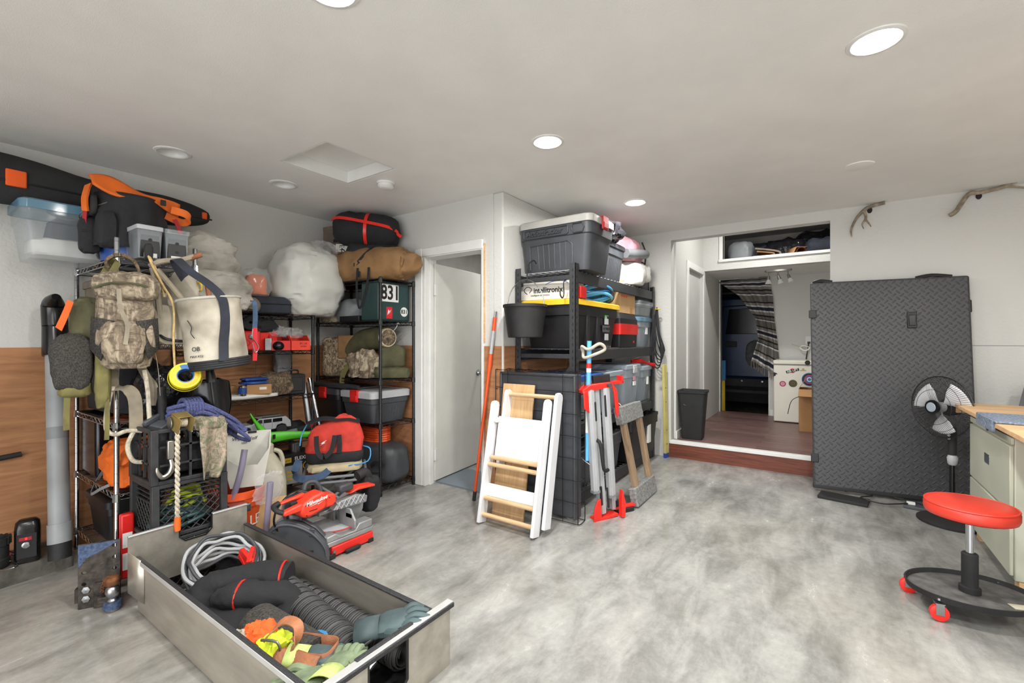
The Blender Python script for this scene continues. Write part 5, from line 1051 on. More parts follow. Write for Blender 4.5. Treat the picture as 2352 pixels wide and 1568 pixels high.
obj('blade', MB().lathe([(.128, -.001), (.128, .001), (.001, .001)], 48, Tm(-.09+HX, .035, .265, 90)), 'steel', t)
SM = Matrix.Translation((-.40+.455*.64, -.07*.2, .345*.36)) @ Matrix.Diagonal((.64, .8, .64, 1))
for o in t.children:
    if o.name in before: continue
    if o.name.startswith('lettering'): o.matrix_local = SM @ o.matrix_local
    else: o.data.transform(SM)
obj('battery', MB().box(-.02, -.11, .35, .08, -.04, .40), 'charcoal', t, bev=.014); obj('red_lever', MB().prism([(.05, .33), (.12, .358), (.25, .345), (.25, .33), (.12, .338)], -.11, -.03, 'y'), 'sawred', t, bev=.005)
t2 = thing('dust_bag', 'black dust bag hanging on the back of mitre saw', 'bag', (-2.68, 2.06, fz(2.06)+.12), 90)
obj('bag', MB().sack((0, 0, .12), (.055, .075, .12), .5, n=28, m=18, wr=.16, ws=3, seed=5, fl=1, taper=-.1), 'blackcloth', t2); obj('elbow', MB().tube([(-.09, .0, .26), (-.03, 0, .27), (.0, 0, .22)], .035, 12, sm=4), 'blackmat', t2)
# tool case in front of the saw
t = thing('tool_case', 'dark grey moulded power tool case standing behind drawer', 'case', (-2.60, 1.515, fz(1.5)), 45); t.scale = (.6, 1, 1.15)
arc = [(-.30, 0), (-.30, .16), (-.27, .2), (-.2, .232), (-.1, .235), (.02, .215), (.14, .175), (.23, .12), (.27, .08), (.28, .04), (.28, 0)]
obj('half_shell', MB().prism(arc, -.055, -.004, 'y'), 'dgrey', t, bev=.014); obj('half_shell', MB().prism(arc, .004, .055, 'y'), 'dgrey', t, bev=.014); obj('seam', MB().prism([(x*.98, z*.98) for x, z in arc], -.0045, .0045, 'y'), 'black', t)
obj('carry_handle', MB().tube([(-.14, 0, .225), (-.13, 0, .262), (-.02, 0, .255), (.0, 0, .222)], .014, 10, sm=4), 'charcoal', t); obj('latch', MB().box(.1, -.06, .15, .15, -.05, .19).box(-.26, -.06, .15, -.21, -.05, .19), 'charcoal', t, bev=.004)
obj('moulded_rim', MB().tube([(x*.93, -.058, z*.9+.008) for x, z in arc[1:-1]], .009, 6, sm=3), 'dgrey', t)
for k, (x0, x1, z0, z1) in enumerate(((-.24, -.09, .02, .11), (-.05, .14, .02, .08))): obj('side_recess', MB().box(x0, -.0575, z0, x1, -.054, z1), 'blackmat', t, bev=.004)
# ---------------------------------------------------------------- aluminium drawer
DX0, DX1, DY0, DY1 = -2.83, -1.285, .795, 1.30
zb = fz(1.05); t = thing('aluminium_drawer', 'open aluminium truck bed drawer full of gear on floor', 'drawer', ((DX0+DX1)/2, (DY0+DY1)/2, zb))
hx, hy, hs, th = (DX1-DX0)/2, (DY1-DY0)/2, .262, .004
obj('bottom', MB().box(-hx, -hy, .004, hx, hy, .012), 'alubrush', t)
for s in (-1, 1):
    w = obj('side_panel', MB().box(-hx+.004, s*hy-th/2, .0, hx-.004, s*hy+th/2, hs), 'alubrush', t)
    obj('edge_seal', MB().box(-hx+.01, s*hy-.012, hs-.002, hx-.02, s*hy+.004 if s < 0 else s*hy+.012, hs+.007), 'rackpaint' if s < 0 else 'rackpaint', t, bev=.002)
    obj('top_flange', MB().box(-hx+.01, s*hy-(.014 if s < 0 else -.001), hs-.02, hx-.02, s*hy-(.003 if s < 0 else -.014), hs+.001), 'alu', t, bev=.002)
bp = obj('back_panel', MB().box(-hx-.004, -hy-.04, .10, -hx+.002, hy+.012, .375), 'alubrush', t); cut(bp, MB().loft([[Vector((-hx-.05, y, z)) for y, z in ((-.075, .4), (-.075, .30), (-.05, .275), (.05, .275), (.075, .30), (.075, .4))], [Vector((-hx+.05, y, z)) for y, z in ((-.075, .4), (-.075, .30), (-.05, .275), (.05, .275), (.075, .30), (.075, .4))]]))
obj('back_lip', MB().box(-hx-.012, -hy-.04, .37, -hx+.008, -.08, .378).box(-hx-.012, .08, .37, -hx+.008, hy+.012, .378), 'alu', t, bev=.002); obj('handle_trim', MB().strap([(-hx, y, z) for y, z in ((-.077, .376), (-.077, .298), (-.05, .272), (.05, .272), (.077, .298), (.077, .376))], .012, .006, (1, 0, 0)), 'black', t)
obj('back_wing', MB().add([(-hx, -hy-.04, .10), (-hx, -hy-.04, .30), (-hx+.1, -hy-.004, .26), (-hx+.1, -hy-.004, .06)], [(0, 1, 2, 3)]), 'alubrush', t, solid=.003)
fp = obj('front_panel', MB().box(hx-.004, -hy-.07, 0, hx+.004, hy+.09, hs), 'alubrush', t)
cut(fp, MB().loft([[Vector((x, y, z)) for y, z in ((-.06, .17), (-.06, .08), (-.03, .055), (.085, .055), (.115, .085), (.115, .235), (-.06, .235))] for x in (hx-.1, hx+.1)]))
obj('front_handle_trim', MB().tube([(hx, y, z) for y, z in ((-.06, .235), (-.06, .08), (-.03, .055), (.085, .055), (.115, .085), (.115, .235))], .006, 8), 'black', t)
obj('front_seal', MB().box(hx-.018, -hy-.08, hs-.004, hx+.014, hy+.1, hs+.006), 'alu', t, bev=.002); obj('front_gasket', MB().box(hx+.004, -hy-.08, hs-.016, hx+.02, hy+.1, hs+.002), 'rackpaint', t, bev=.003); obj('front_gasket', MB().box(hx-.022, -.1, hs+.004, hx-.004, .15, hs+.011), 'rackpaint', t, bev=.002)
# contents
def inbox(name, label, cat, mb, mt, loc, rot=None, **k): return tag(obj(name, mb, mt, loc=loc, rot=rot, **k), label, cat)
zi = zb+.014
inbox('rubber_mat', 'ribbed dark rubber liner covering the drawer floor', 'mat', MB().box(-hx+.03, -hy+.02, 0, hx-.05, hy-.02, .006), 'blackrub', ((DX0+DX1)/2, 1.045, zi))
t = thing('jumper_cables', 'white and grey jumper cable coil with red clamps in drawer', 'cables', (-2.56, 1.08, zi+.02))
for j in range(10):
    r = .12+.013*(j % 4); tl = .45+.04*j; m = MB().tube([((r+.01*random.random())*math.cos(a*PI/8)*.85, (r*1.12+.012*random.random())*math.sin(a*PI/8), .10+.010*j-math.cos(a*PI/8)*r*tl*.75+.01*math.sin(a*2+j)) for a in range(16)], .0085, 8, closed=True, sm=3); obj('cable', m, 'lgrey' if j % 3 else 'charcoal', t)
for k, (x, y, a) in enumerate(((.06, .10, 35), (.09, .16, 5))):
    m = MB(); m.prism([(0, 0), (.02, .03), (.14, .015), (.17, 0)], -.012, .012, 'y'); m.prism([(0, .03), (.03, .02), (.13, .055), (.15, .075), (.02, .06)], -.01, .01, 'y'); obj('clamp', MB().add(m.v, m.f, Tm(x-.06, y-.03, .17, 0, 18, a-40)), 'brightred', t, bev=.003)
inbox('red_pouch', 'dark pouch with red edging behind the jumper cables', 'pouch', MB().sack((0, 0, .09), (.05, .08, .12), .7, n=24, m=14, wr=.12, seed=5), 'blackcloth', (-2.74, 1.20, zi+.008))
t = thing('cooler_sleeve', 'large black padded bag with red piping bent in the drawer', 'bag', (-2.20, 1.01, zi+.012)); t.scale = (1, 1, .78)
obj('roll', crumple(MB().tube([(-.12, -.13, .06), (-.17, -.12, .15), (-.16, -.03, .21), (-.05, .08, .235), (.06, .18, .235)], [.07, .08, .08, .075, .075], 28, sm=12), .014, 14, 1), 'blackcloth', t, sharp=70); obj('roll', crumple(MB().tube([(-.05, -.10, .20), (.02, -.04, .22), (.11, .04, .21), (.18, .10, .18), (.2, .06, .09)], [.045, .07, .072, .065, .05], 28, sm=12), .013, 14, 2), 'blackcloth', t, sharp=70)
obj('base_fold', MB().sack((.03, -.03, .09), (.22, .15, .1), .6, n=40, m=18, wr=.14, seed=4), 'blackcloth', t)
def ringp(c, n_, r):
    n_ = Vector(n_).normalized(); u = n_.orthogonal().normalized(); v = n_.cross(u); return [Vector(c)+u*r*math.cos(a*PI/8)+v*r*math.sin(a*PI/8) for a in range(16)]
obj('red_piping', MB().tube(ringp((.04, .16, .235), (.1, .1, 0), .077), .005, 6, closed=True), 'brightred', t); obj('red_piping', MB().tube(ringp((.03, -.03, .219), (.1, .09, 0), .073), .005, 6, closed=True), 'brightred', t)
def roll(label, a, b, r, seed):
    a, b = Vector(a), Vector(b); t = thing('rolled_mat', label, 'mat', tuple(a), group='rolled rubber mats in the drawer'); d = b-a; ax = d.normalized(); sd = ax.cross(Vector((0, 0, 1))).normalized(); up = sd.cross(ax)
    m = MB(); sp = []
    for i in range(64): an = i/63*2*PI*2.6; rr_ = r*(.55+.45*i/63); sp.append((rr_*math.cos(an), rr_*math.sin(an)))
    m.loft([[sd*x+up*y for x, y in sp], [d+sd*x+up*y for x, y in sp]], (0, 0), closed=False); obj('sheet', m, 'rubbermat', t, solid=.005)
    m = MB(); L_ = d.length; n = int(L_/.013)
    for i in range(n):
        if i % 4 == 3: continue
        m.tube([ax*(i+.5)*L_/n+sd*(r+.002)*math.cos(q)+up*(r+.002)*math.sin(q) for q in [2*PI*j/20 for j in range(21)]], .0042, 4)
    obj('rib', m, 'rubbermat', t, kind='stuff')
roll('ribbed black rubber mat roll, nearer of two in the drawer', (-2.33, 1.20, zi+.11), (-1.52, 1.10, zi+.10), .07, 1)
roll('smooth black rubber mat roll against the drawer right side', (-2.15, 1.232, zi+.085), (-1.37, 1.232, zi+.09), .06, 2)
inbox('mesh_roll', 'grey woven mesh mat roll beneath the black padded bag', 'mat', MB().tube([(-.20, -.02, .10), (.2, .0, .10)], [.09, .085], 28), 'mesh', (-1.80, .99, zi+.008))
t = thing('tool_pouch', 'tan leather tool pouch with belt loop in the drawer', 'tool pouch', (-1.585, .965, zi+.07), 25); t.scale = (.8, .8, .85)
obj('pouch', MB().loft([rrect(.18, .1, .03, 0), rrect(.22, .14, .04, .1), rrect(.23, .13, .04, .15)], (1, 0)), 'leather', t, solid=.006, sharp=60); obj('front_flap', MB().grid(lambda u, v: (-.12+.22*u, -.07-.07*v+.01*math.sin(u*5), .155-.05*v*v), 10, 8), 'leather', t, solid=.005)
obj('belt_loop', MB().strap([(-.17, -.06, .11), (-.2, -.03, .17), (-.16, .02, .22), (-.07, .0, .22), (-.05, -.05, .17), (-.1, -.08, .14), (-.17, -.07, .11)], .045, .006, (0, 1, .3), sm=5), 'leather', t); obj('steel_clip', MB().tube([(-.2, -.08, .19), (-.12, -.08, .19), (-.11, -.08, .14), (-.19, -.08, .13)], .006, 8, sm=3), 'steel', t)
inbox('safety_vest', 'orange and yellow high visibility vest crumpled in drawer', 'vest', MB().sack((0, 0, .04), (.05, .055, .05), .8, n=40, m=20, wr=.4, ws=4, seed=8), 'hiviz', (-1.80, .88, zi+.14)); inbox('yellow_rag', 'bright yellow cloth under the leather belt loop', 'cloth', MB().sack((0, 0, .03), (.05, .05, .05), .8, n=36, m=18, wr=.4, ws=4, seed=12), 'hivizy', (-1.70, .89, zi+.14)); inbox('white_rag', 'dirty white rag tucked beside the orange vest', 'cloth', MB().sack((0, 0, .02), (.05, .03, .04), .8, n=36, m=18, wr=.4, ws=4, seed=2), 'canvasdirty', (-1.82, .845, zi+.16))
# gloves
def glove(label, loc, rot, m1, sc=1, cuff='gloveliner'):
    t = thing('work_glove', label, 'glove', loc, rot=rot, group='work gloves in the drawer'); t.scale = (sc, sc, sc)
    m = MB().sack((0, 0, 0), (.06, .05, .022), .7, n=24, m=10, wr=.08, fl=1); obj('palm', m, m1, t); obj('cuff', MB().loft([[Vector((-.04, .045*math.cos(a), .024*math.sin(a))) for a in [2*PI*j/20 for j in range(20)]], [Vector((-.12, .05*math.cos(a), .028*math.sin(a))) for a in [2*PI*j/20 for j in range(20)]]], (0, 0)), cuff, t, solid=.004)
    for k, (y, l) in enumerate(((-.034, .07), (-.012, .085), (.012, .08), (.034, .062))): obj('finger', MB().tube([(.04, y, 0), (.04+l*.5, y*1.15, .012), (.04+l, y*1.2, -.008)], [.014, .013, .01], 10, sm=4), m1, t)
    obj('thumb', MB().tube([(-.01, -.045, 0), (.03, -.075, .01), (.055, -.08, .0)], [.016, .015, .011], 10, sm=4), m1, t)
glove('green work glove lying palm down nearest the front panel', (-1.44, .87, zi+.18), (6, -4, -112), 'glove', 1.05); glove('dark green glove draped on the drawer front edge', (-1.42, .97, zi+.185), (-8, 6, 115), 'glove'); glove('blue grey rubber glove with pale cuff beside rolled mats', (-1.53, .96, zi+.17), (8, 6, 40), 'nitrile', .95); glove('large dark glove hanging over the drawer right corner', (-1.40, 1.19, zi+.225), (8, -12, 42), 'nitrile', 1.15, 'nitrile')
t = thing('blue_tape_roll', 'bright blue roll with yellow fibre between gloves and pouch', 'roll', (-1.66, 1.04, zi+.12), rot=(50, 10, 0)); obj('ring', MB().lathe([(.04, -.015), (.05, -.015), (.05, .015), (.04, .015), (.04, -.015)], 26), 'hoseblue', t); obj('core', MB().lathe([(.039, -.01), (.039, .01), (.001, .012)], 20), 'hivizy', t)
t = thing('socket_set', 'loose chrome sockets seen through the drawer handle slot', 'sockets', (-1.40, 1.02, zi))
for k in range(10): m = MB().cyl((0, 0, 0), (.03, .01, .012), .012, 10); obj('socket', MB().add(m.v, m.f, Tm(random.uniform(-.08, .06), random.uniform(-.1, .1), .015+.008*k, random.uniform(-40, 40), random.uniform(-40, 40), random.uniform(0, 360))), ('chrome', 'steel', 'blackmat')[k % 3], t)
inbox('pry_bar', 'slim black bar leaning from rolled mat to drawer front', 'bar', MB().cyl((0, 0, 0), (.02, .22, .03), .006, 8), 'black', (-1.42, 1.06, zi+.19))
# ---------------------------------------------------------------- heavy black steel rack
KX0, KX1, KY0, KY1 = -2.095, -1.555, 3.055, 4.93
t = thing('steel_rack', 'heavy black boltless steel rack loaded with totes by the alcove', 'shelving', ((KX0+KX1)/2, (KY0+KY1)/2, fz(4))); ox, oy, oz = t.location
for x in (KX0, KX1):
    for y in (KY0, KY1):
        sx = 1 if x == KX0 else -1; sy = 1 if y == KY0 else -1; X, Y = x-ox, y-oy; f = fz(y)-oz; h = 1.845-oz
        m = MB().box(min(X, X+sx*.004), min(Y, Y+sy*.055), f, max(X, X+sx*.004), max(Y, Y+sy*.055), h).box(min(X, X+sx*.05), min(Y, Y+sy*.004), f, max(X, X+sx*.05), max(Y, Y+sy*.004), h)
        p = obj1('upright', m, 'rackpaint', t); m = MB()
        n = 0; z = f+.08
        while z < h-.05: m.box(X-.0012 if sx > 0 else X-.0012, Y+sy*.024-.005, z, X+.0012, Y+sy*.024+.005, z+.022); m.box(X+sx*.022-.005, Y-.0012, z, X+sx*.022+.005, Y+.0012, z+.022); z += .051
        obj('keyhole_slot', m, 'ink', p, kind='stuff')
LV = (.10, .625, 1.19, 1.79)
for z0 in LV:
    z = z0-oz; x0, x1, y0, y1 = KX0-ox, KX1-ox, KY0-oy, KY1-oy
    for m in (MB().box(x1-.03, y0+.03, z-.085, x1-.006, y1-.03, z), MB().box(x0+.006, y0+.03, z-.085, x0+.03, y1-.03, z), MB().box(x0+.03, y0+.006, z-.065, x1-.03, y0+.03, z-.03), MB().box(x0+.03, y1-.03, z-.04, x1-.03, y1-.006, z)): obj('beam', m, 'rackpaint', t, bev=.003)
    m = MB()
    for i in range(9): x = x0+.03+(x1-x0-.06)*i/8; m.cyl((x, y0+.01, z+.003), (x, y1-.01, z+.003), .003, 4)
    for i in range(26): y = y0+.02+(y1-y0-.04)*i/25; m.cyl((x0+.02, y, z+.007), (x1-.02, y, z+.007), .003, 4)
    obj('wire_deck', m, 'lgrey' if z0 == LV[3] else 'steel', t)
for z0 in (.85,): obj('diagonal_brace', MB().add(*(lambda b: (b.v, b.f))(MB().box(-.016, -.003, 0, .016, .003, .36)), T=Tm(KX1-ox-.24, KY0-oy+.035, z0-oz, 0, 42)), 'rackpaint', t)
def rt(label, y0, y1, z, h, body, lid, x0=-2.06, x1=-1.575, latch=None, **k): return tote('storage_tote', label, ((x0+x1)/2, (y0+y1)/2, z+.012), k.pop('rz', 90), k.pop('w', y1-y0), k.pop('d', x1-x0), h, body, lid, latch=latch, **k)
# top: moulded packer
t = tote('packer_tote', 'big charcoal packer tote with grey lid and faded red latch', (-1.77, 3.32, LV[3]+.012), 0, .64, .44, .42, 'charcoal', 'greylid', .86, .05, .05, latch='strapred')
m = MB(); m.tube([(-.26, -.226, .345), (.12, -.226, .345), (.13, -.226, .335), (.13, -.226, .29), (.12, -.226, .28), (-.26, -.224, .28), (-.27, -.224, .29), (-.27, -.226, .335)], .005, 6, closed=True); obj('name_panel', m, 'charcoal', t); text(t, 'ActionPacker', .06, 'charcoal', (-.08, -.226, .313), ext=.003, bold=.001)
m = MB(); m.tube([(.17, -.226, .35), (.25, -.226, .35), (.265, -.226, .315), (.25, -.226, .28), (.18, -.226, .28), (.16, -.226, .315)], .006, 6, closed=True); obj('corner_panel', m, 'charcoal', t); obj('rib_panel', MB().tube([(-.22, -.2, .03), (-.22, -.211, .22), (.12, -.211, .23), (.16, -.209, .2), (.16, -.2, .03)], .005, 6), 'charcoal', t)
t = rt('dark grey tote with red latch behind the packer tote', 3.66, 4.12, LV[3], .34, 'dgrey', 'charcoal', latch='strapred')
o = obj('black_jacket', MB().sack((0, 0, .08), (.18, .2, .1), .75, n=48, m=24, wr=.3, ws=3, seed=5), 'darkplastic', loc=(-1.70, 3.78, LV[3]+.35)); tag(o, 'shiny black bag slumped over the two packer totes', 'bag')
t = thing('pink_bedding', 'pink and white bedding bundle with black cord on rack top', 'bedding', (-1.72, 4.42, LV[3]+.25), 90); obj('fold', MB().sack((0, 0, .11), (.22, .15, .14), .65, n=40, m=20, wr=.2, ws=2.6, seed=6), 'pink', t); obj('strap', MB().tube([(.12, -.16, .22), (.17, -.18, .12), (.18, -.17, .0)], .008, 8, sm=4), 'black', t); obj('grey_roll', MB().tube([(-.22, -.12, .06), (.0, -.19, .08), (.16, -.18, .1)], .045, 14, sm=4), 'grey', t)
for k, (y, z, r) in enumerate(((4.42, .0, (.2, .16, .13)), (4.55, .05, (.17, .15, .11)))): o = obj('white_bag', MB().sack((0, 0, r[2]*.85), r, .7, n=40, m=22, wr=.14, ws=2.4, seed=7+k), 'whitebag', loc=(-1.70+.02*k, y+.03*k, LV[3]+.012+z)); tag(o, ('lower stuffed white bag at the front of rack top', 'upper stuffed white bag under the pink bedding')[k], 'bag', 'white bags on the rack top')
o = obj('board_stack', MB().box(-.1, -.15, 0, .1, .15, .03).box(-.08, -.12, .04, .1, .12, .06), 'taupe', loc=(-1.73, 4.75, LV[3]+.22), bev=.01); tag(o, 'grey brown boards stacked at far end of rack top', 'boards')
o = obj('black_pipe', MB().tube([(-.05, -.2, .0), (-.0, .0, .0), (.05, .2, -.02)], .03, 12), 'blackmat', loc=(-1.74, 4.72, LV[3]+.33)); tag(o, 'thick black pipe lying at far end of rack top', 'pipe')
o = obj('black_crate', MB().box(-.2, -.14, 0, .2, .14, .2), 'blackmat', loc=(-1.8, 4.76, LV[3]+.012), bev=.012); tag(o, 'plain black crate under the boards on rack top', 'crate')
# second level
t = rt('long black tote with yellow lid on the second rack level', 3.09, 3.95, LV[2], .385, 'black', 'yellow', ribs=False, lip=.04)
for (x, z, w, h, c) in ((.16, .25, .075, .03, 'stickergreen'), (.16, .2, .07, .07, 'lgrey'), (.15, .135, .13, .055, 'dgrey'), (.16, .065, .065, .055, 'lgrey')): obj('sticker', MB().box(x-w/2, -.246, z, x+w/2, -.238, z+h), c, t)
text(t, 'R17 PARTS', .03, 'ink', (.15, -.2475, .163)); obj('side_ridge', MB().box(-.22, -.243, .02, -.17, -.2, .31).box(-.03, -.243, .02, .02, -.2, .31), 'black', t, bev=.006)
t = carton('carton', 'white carton with car logo lettering on yellow lid', (-1.86, 3.24, LV[2]+.40), 2, .46, .22, .17, 'whitebox'); text(t, 'intellitronix', .062, 'ink', (.02, -.1112, .075), bold=.0015, sx=.9); text(t, 'intelligent electronics', .02, 'ink', (-.05, -.1112, .037)); obj('car_logo', MB().tube([(-.0, -.111, .12), (.06, -.111, .14), (.14, -.111, .142), (.18, -.111, .13), (.2, -.111, .12)], .0025, 6, sm=4), 'blue', t); obj('swirl', MB().tube([(-.17, -.111, .05), (-.2, -.111, .08), (-.17, -.111, .11), (-.13, -.111, .09), (-.15, -.111, .06)], .003, 6, sm=4), 'ink', t)
o = obj('red_box', MB().box(-.06, -.05, 0, .06, .05, .09), 'red', loc=(-1.61, 3.19, LV[2]+.40), bev=.003); tag(o, 'small red box on yellow lid behind the front upright', 'box')
t = thing('hose_coil', 'bright blue hose coil tied with black cord on yellow lid', 'hose', (-1.72, 3.72, LV[2]+.40))
for j in range(8): k = j % 4; obj('loop', MB().tube([((.12+.012*k)*math.cos(a*PI/8), (.17+.012*k)*math.sin(a*PI/8), .03+.032*(j//2)+.02*math.sin(a*PI/4+k)) for a in range(16)], .0125, 8, closed=True, sm=2), 'hoseblue' if j % 3 else 'tapeblue', t)
obj('tie', MB().tube(ringp((.13, .02, .06), (0, 1, 0), .06), .005, 6, closed=True), 'black', t)
t = rt('black battery box with broad red band on second level', 4.0, 4.46, LV[2], .27, 'black', None, x0=-1.95, ribs=False, r=.02, taper=.96); obj('red_band', MB().loft([rrect(.47, .385, .02, .12), rrect(.473, .388, .02, .22)], (0, 0)), 'red', t); obj('lid', MB().loft([rrect(.46, .37, .02, .262), rrect(.42, .33, .03, .32)]), 'blackmat', t); text(t, 'AC', .03, 'brightred', (.1, -.1935, .05))
t = carton('carton', 'open brown carton on the battery box lid', (-1.74, 4.25, LV[2]+.335), 90, .40, .28, .26, 'cardtop', flaps=-62); text(t, 'THIS SIDE UP', .03, 'sawred', (-.1, -.1412, .16)); obj('tape', MB().box(.05, -.1415, .18, .12, -.14, .26).box(.05, -.1415, 0, .12, -.14, .06), 'cardboard', t)
t = rt('tall clear grey tote with pale blue lid at rack end', 4.50, 4.90, LV[2], .31, 'cleargrey', 'clearlid', ribs=False, x0=-1.98); obj('contents', MB().box(-.15, -.15, .02, .15, .15, .16), 'lgrey', t, bev=.02); obj('sticker', MB().box(.02, -.196, .13, .08, -.186, .2), 'paper', t)
t = rt('shallow clear tub stacked on the pale blue lid', 4.46, 4.91, LV[2]+.325, .15, 'clear', 'clear', ribs=False, x0=-1.98, x1=-1.56)
o = obj('flat_tray', MB().box(-.22, -.2, 0, .22, .2, .05), 'blackmat', loc=(-1.8, 4.68, LV[2]+.48), bev=.006); tag(o, 'flat black tray on the shallow clear tub', 'tray')
# third level
rt('blue lidded clear tote on third rack level behind the crate', 3.12, 3.62, LV[1], .36, 'cleargrey', 'blue', ribs=False); rt('grey tote with low lid behind the folded saw stand', 3.66, 4.08, LV[1], .36, 'cleargrey', 'bluegrey', ribs=False)
t = rt('light grey latched tote in the middle of third level', 4.11, 4.55, LV[1], .40, 'bluegrey', 'bluegrey', ribs=False); obj('latch', MB().box(-.03, -.265, .31, .06, -.245, .37).box(-.03, -.262, .365, .06, -.23, .385), 'lgrey', t, bev=.005); obj('sticker', MB().box(.0, -.2475, .19, .06, -.237, .23), 'paper', t); obj('sticker', MB().box(.0, -.2475, .24, .05, -.237, .28), 'pink', t)
t = rt('clear grey tote at the far end of third level', 4.58, 4.91, LV[1], .37, 'cleargrey', 'bluegrey', ribs=False); obj('sticker', MB().box(.0, -.2475, .17, .03, -.232, .25), 'paper', t)
m = MB()
for k in range(3): m.tube([(.0, -.12, .02*k), (.05, 0, .03+.01*k), (.1, .1, .01), (.14, .2, -.01*k)], .012, 8, sm=4)
o = obj1('red_cables', m, 'red', loc=(-1.68, 4.68, LV[1]+.39)); tag(o, 'bright red cables lying over the far grey tote', 'cable')
t = thing('strap_roll', 'tan and black rolled strap in front of third level', 'strap', (-1.60, 3.95, LV[1]-.06)); obj('roll', MB().lathe([(.02, -.03), (.05, -.035), (.065, -.03), (.065, .03), (.05, .035), (.02, .03)], 20, Tm(0, 0, .07, 90, 0, 0)), 'black', t); obj('tan_band', MB().lathe([(.066, -.012), (.068, 0), (.066, .012)], 20, Tm(0, 0, .07, 90, 0, 0)), 'tan', t)
# bottom level
rt('black tote beside the wire crate on the bottom level', 3.15, 3.62, LV[0], .30, 'smokeplast', 'charcoal', ribs=False); rt('dark grey tote with red spot on bottom level', 3.66, 4.06, LV[0], .33, 'dgrey', 'charcoal', ribs=False)
t = rt('open black tote with white label near the step', 4.10, 4.88, LV[0], .40, 'black', None, ribs=False, x1=-1.50, taper=.88, r=.03); obj('label', MB().box(.06, -.282, .12, .14, -.262, .3), 'paper', t); obj('rim', MB().loft([rrect(.79, .57, .03, .37), rrect(.79, .57, .03, .40), rrect(.75, .53, .03, .40), rrect(.75, .53, .03, .37)], (0, 0)), 'black', t)
o = obj('plastic_wrap', MB().sack((0, 0, .04), (.16, .2, .08), .75, n=34, m=14, wr=.4, ws=4, seed=3), 'clearbag', loc=(-1.74, 4.4, LV[0]+.38)); tag(o, 'crumpled clear plastic wrap on top of open tote', 'plastic'); o = obj('teal_rag', MB().sack((0, 0, .03), (.1, .12, .06), .7, n=26, m=12, wr=.25, seed=5), 'hoseblue', loc=(-1.85, 4.66, LV[0]+.40)); tag(o, 'pale blue cloth inside the open black tote', 'cloth')
# black pail on an S hook
t = thing('black_pail', 'black rubber pail hanging by wire bail from a hook', 'bucket', (-1.885, 3.0-.125, 1.285), 0)
obj('body', MB().loft([circ(.125, 0, 30), circ(.13, .005, 30), circ(.16, .225, 30), circ(.168, .227, 30), circ(.168, .247, 30), circ(.158, .247, 30), circ(.12, .015, 30)]), 'blackrub', t); obj('bail', MB().tube([(.165*math.cos(a), 0, .235+.2*math.sin(a)) for a in [PI*j/16 for j in range(17)]], .004, 8), 'steel', t)
obj('hook', MB().tube([(.0, 0, .435), (.01, .0, .425), (.02, .0, .44), (.005, .02, .5), (.0, .05, .56), (.0, .12, .6), (.0, .16, .58)], .005, 8, sm=4), 'black', t)
o = obj('s_hook', MB().tube([(0, .0, .14), (.0, -.03, .13), (.0, -.04, .1), (0, -.035, .03), (.0, -.06, .0), (.0, -.09, .02), (.0, -.09, .05)], .005, 8, sm=4), 'black', loc=(-1.63, 3.05, 1.58)); tag(o, 'empty black hook hanging beside the front upright', 'hook')
# hanging black cables at far end
t = thing('cable_bundle', 'black cables hanging in loops on the rack far end', 'cables', (-1.50, 4.86, 1.0))
for j in range(7): a = random.uniform(-.03, .03); obj('loop', MB().tube([(a*.5, .0, .62-.01*j), (-.02+a, .01, .4), (-.05+a+.012*j, .02*(j % 3), .1+.02*j), (-.02+.01*j, .03, -.03+.03*j), (.03+.006*j, .02, .06+.02*j), (.02+a, .0, .4)], .0055, 8, closed=True, sm=5), 'black', t)
obj('yellow_tie', MB().tube(ringp((0, 0, .6), (0, 0, 1), .022), .006, 6, closed=True), 'yellow', t); obj('plug', MB().cyl((.0, -.0, -.06), (.03, .02, -.1), .01, 8), 'lgrey', t)
# yellow level
t = thing('spirit_level', 'long yellow wooden level leaning in corner by the step', 'level', (-1.435, 4.945, fz(4.94)), rot=(0, -2.5, 78)); obj('beam', MB().box(-.03, -.012, 0, .03, .012, 1.0), 'stickyellow', t, bev=.003); obj('dot', MB().cyl((.0, -.0125, .15), (.0, -.0135, .15), .006, 10).cyl((.0, -.0125, .3), (.0, -.0135, .3), .006, 10).cyl((.0, -.0125, .75), (.0, -.0135, .75), .006, 10).cyl((.0, -.0125, .6), (.0, -.0135, .6), .006, 10), 'ink', t); obj('end_cap', MB().box(-.032, -.014, 0, .032, .014, .05), 'blue', t)
# ---------------------------------------------------------------- things leaning at the rack end
t = thing('dog_crate', 'folded black wire dog crate with plastic tray standing upright', 'dog crate', (-1.80, 2.925, fz(2.92)), 0)
W_, Dp, H_ = .36, .055, 1.09
obj('tray', MB().loft([[Vector((x, y, z)) for x, z in ((-.31, .03), (.30, .03), (.33, .06), (.33, 1.02), (.30, 1.05), (-.31, 1.05), (-.33, 1.02), (-.33, .06))] for y in (-.03, .0)]), 'charcoal', t, bev=.012)
m = MB().box(.315, -.05, .03, .335, .05, 1.05).box(-.33, -.045, .03, -.31, .045, 1.05).box(-.33, -.045, 1.035, .335, .05, 1.055); obj('tray_rim', m, 'charcoal', t, bev=.008)
for y in (-Dp, Dp):
    m = MB()
    m.tube([(-W_, y, .01), (W_, y, .01), (W_, y, H_-.02), (-W_, y, H_-.02)], .004, 6, closed=True)
    for i in range(1, 7): z = H_*i/7; m.cyl((-W_, y, z), (W_, y, z), .0025, 5)
    for i in range(1, 12): x = -W_+2*W_*i/12; m.cyl((x, y*1.05, .01), (x, y*1.05, H_-.02), .002, 5) if i in (2, 10) or y > 0 else None
    obj('wire_panel', m, 'wirepaint', t)
m = MB()
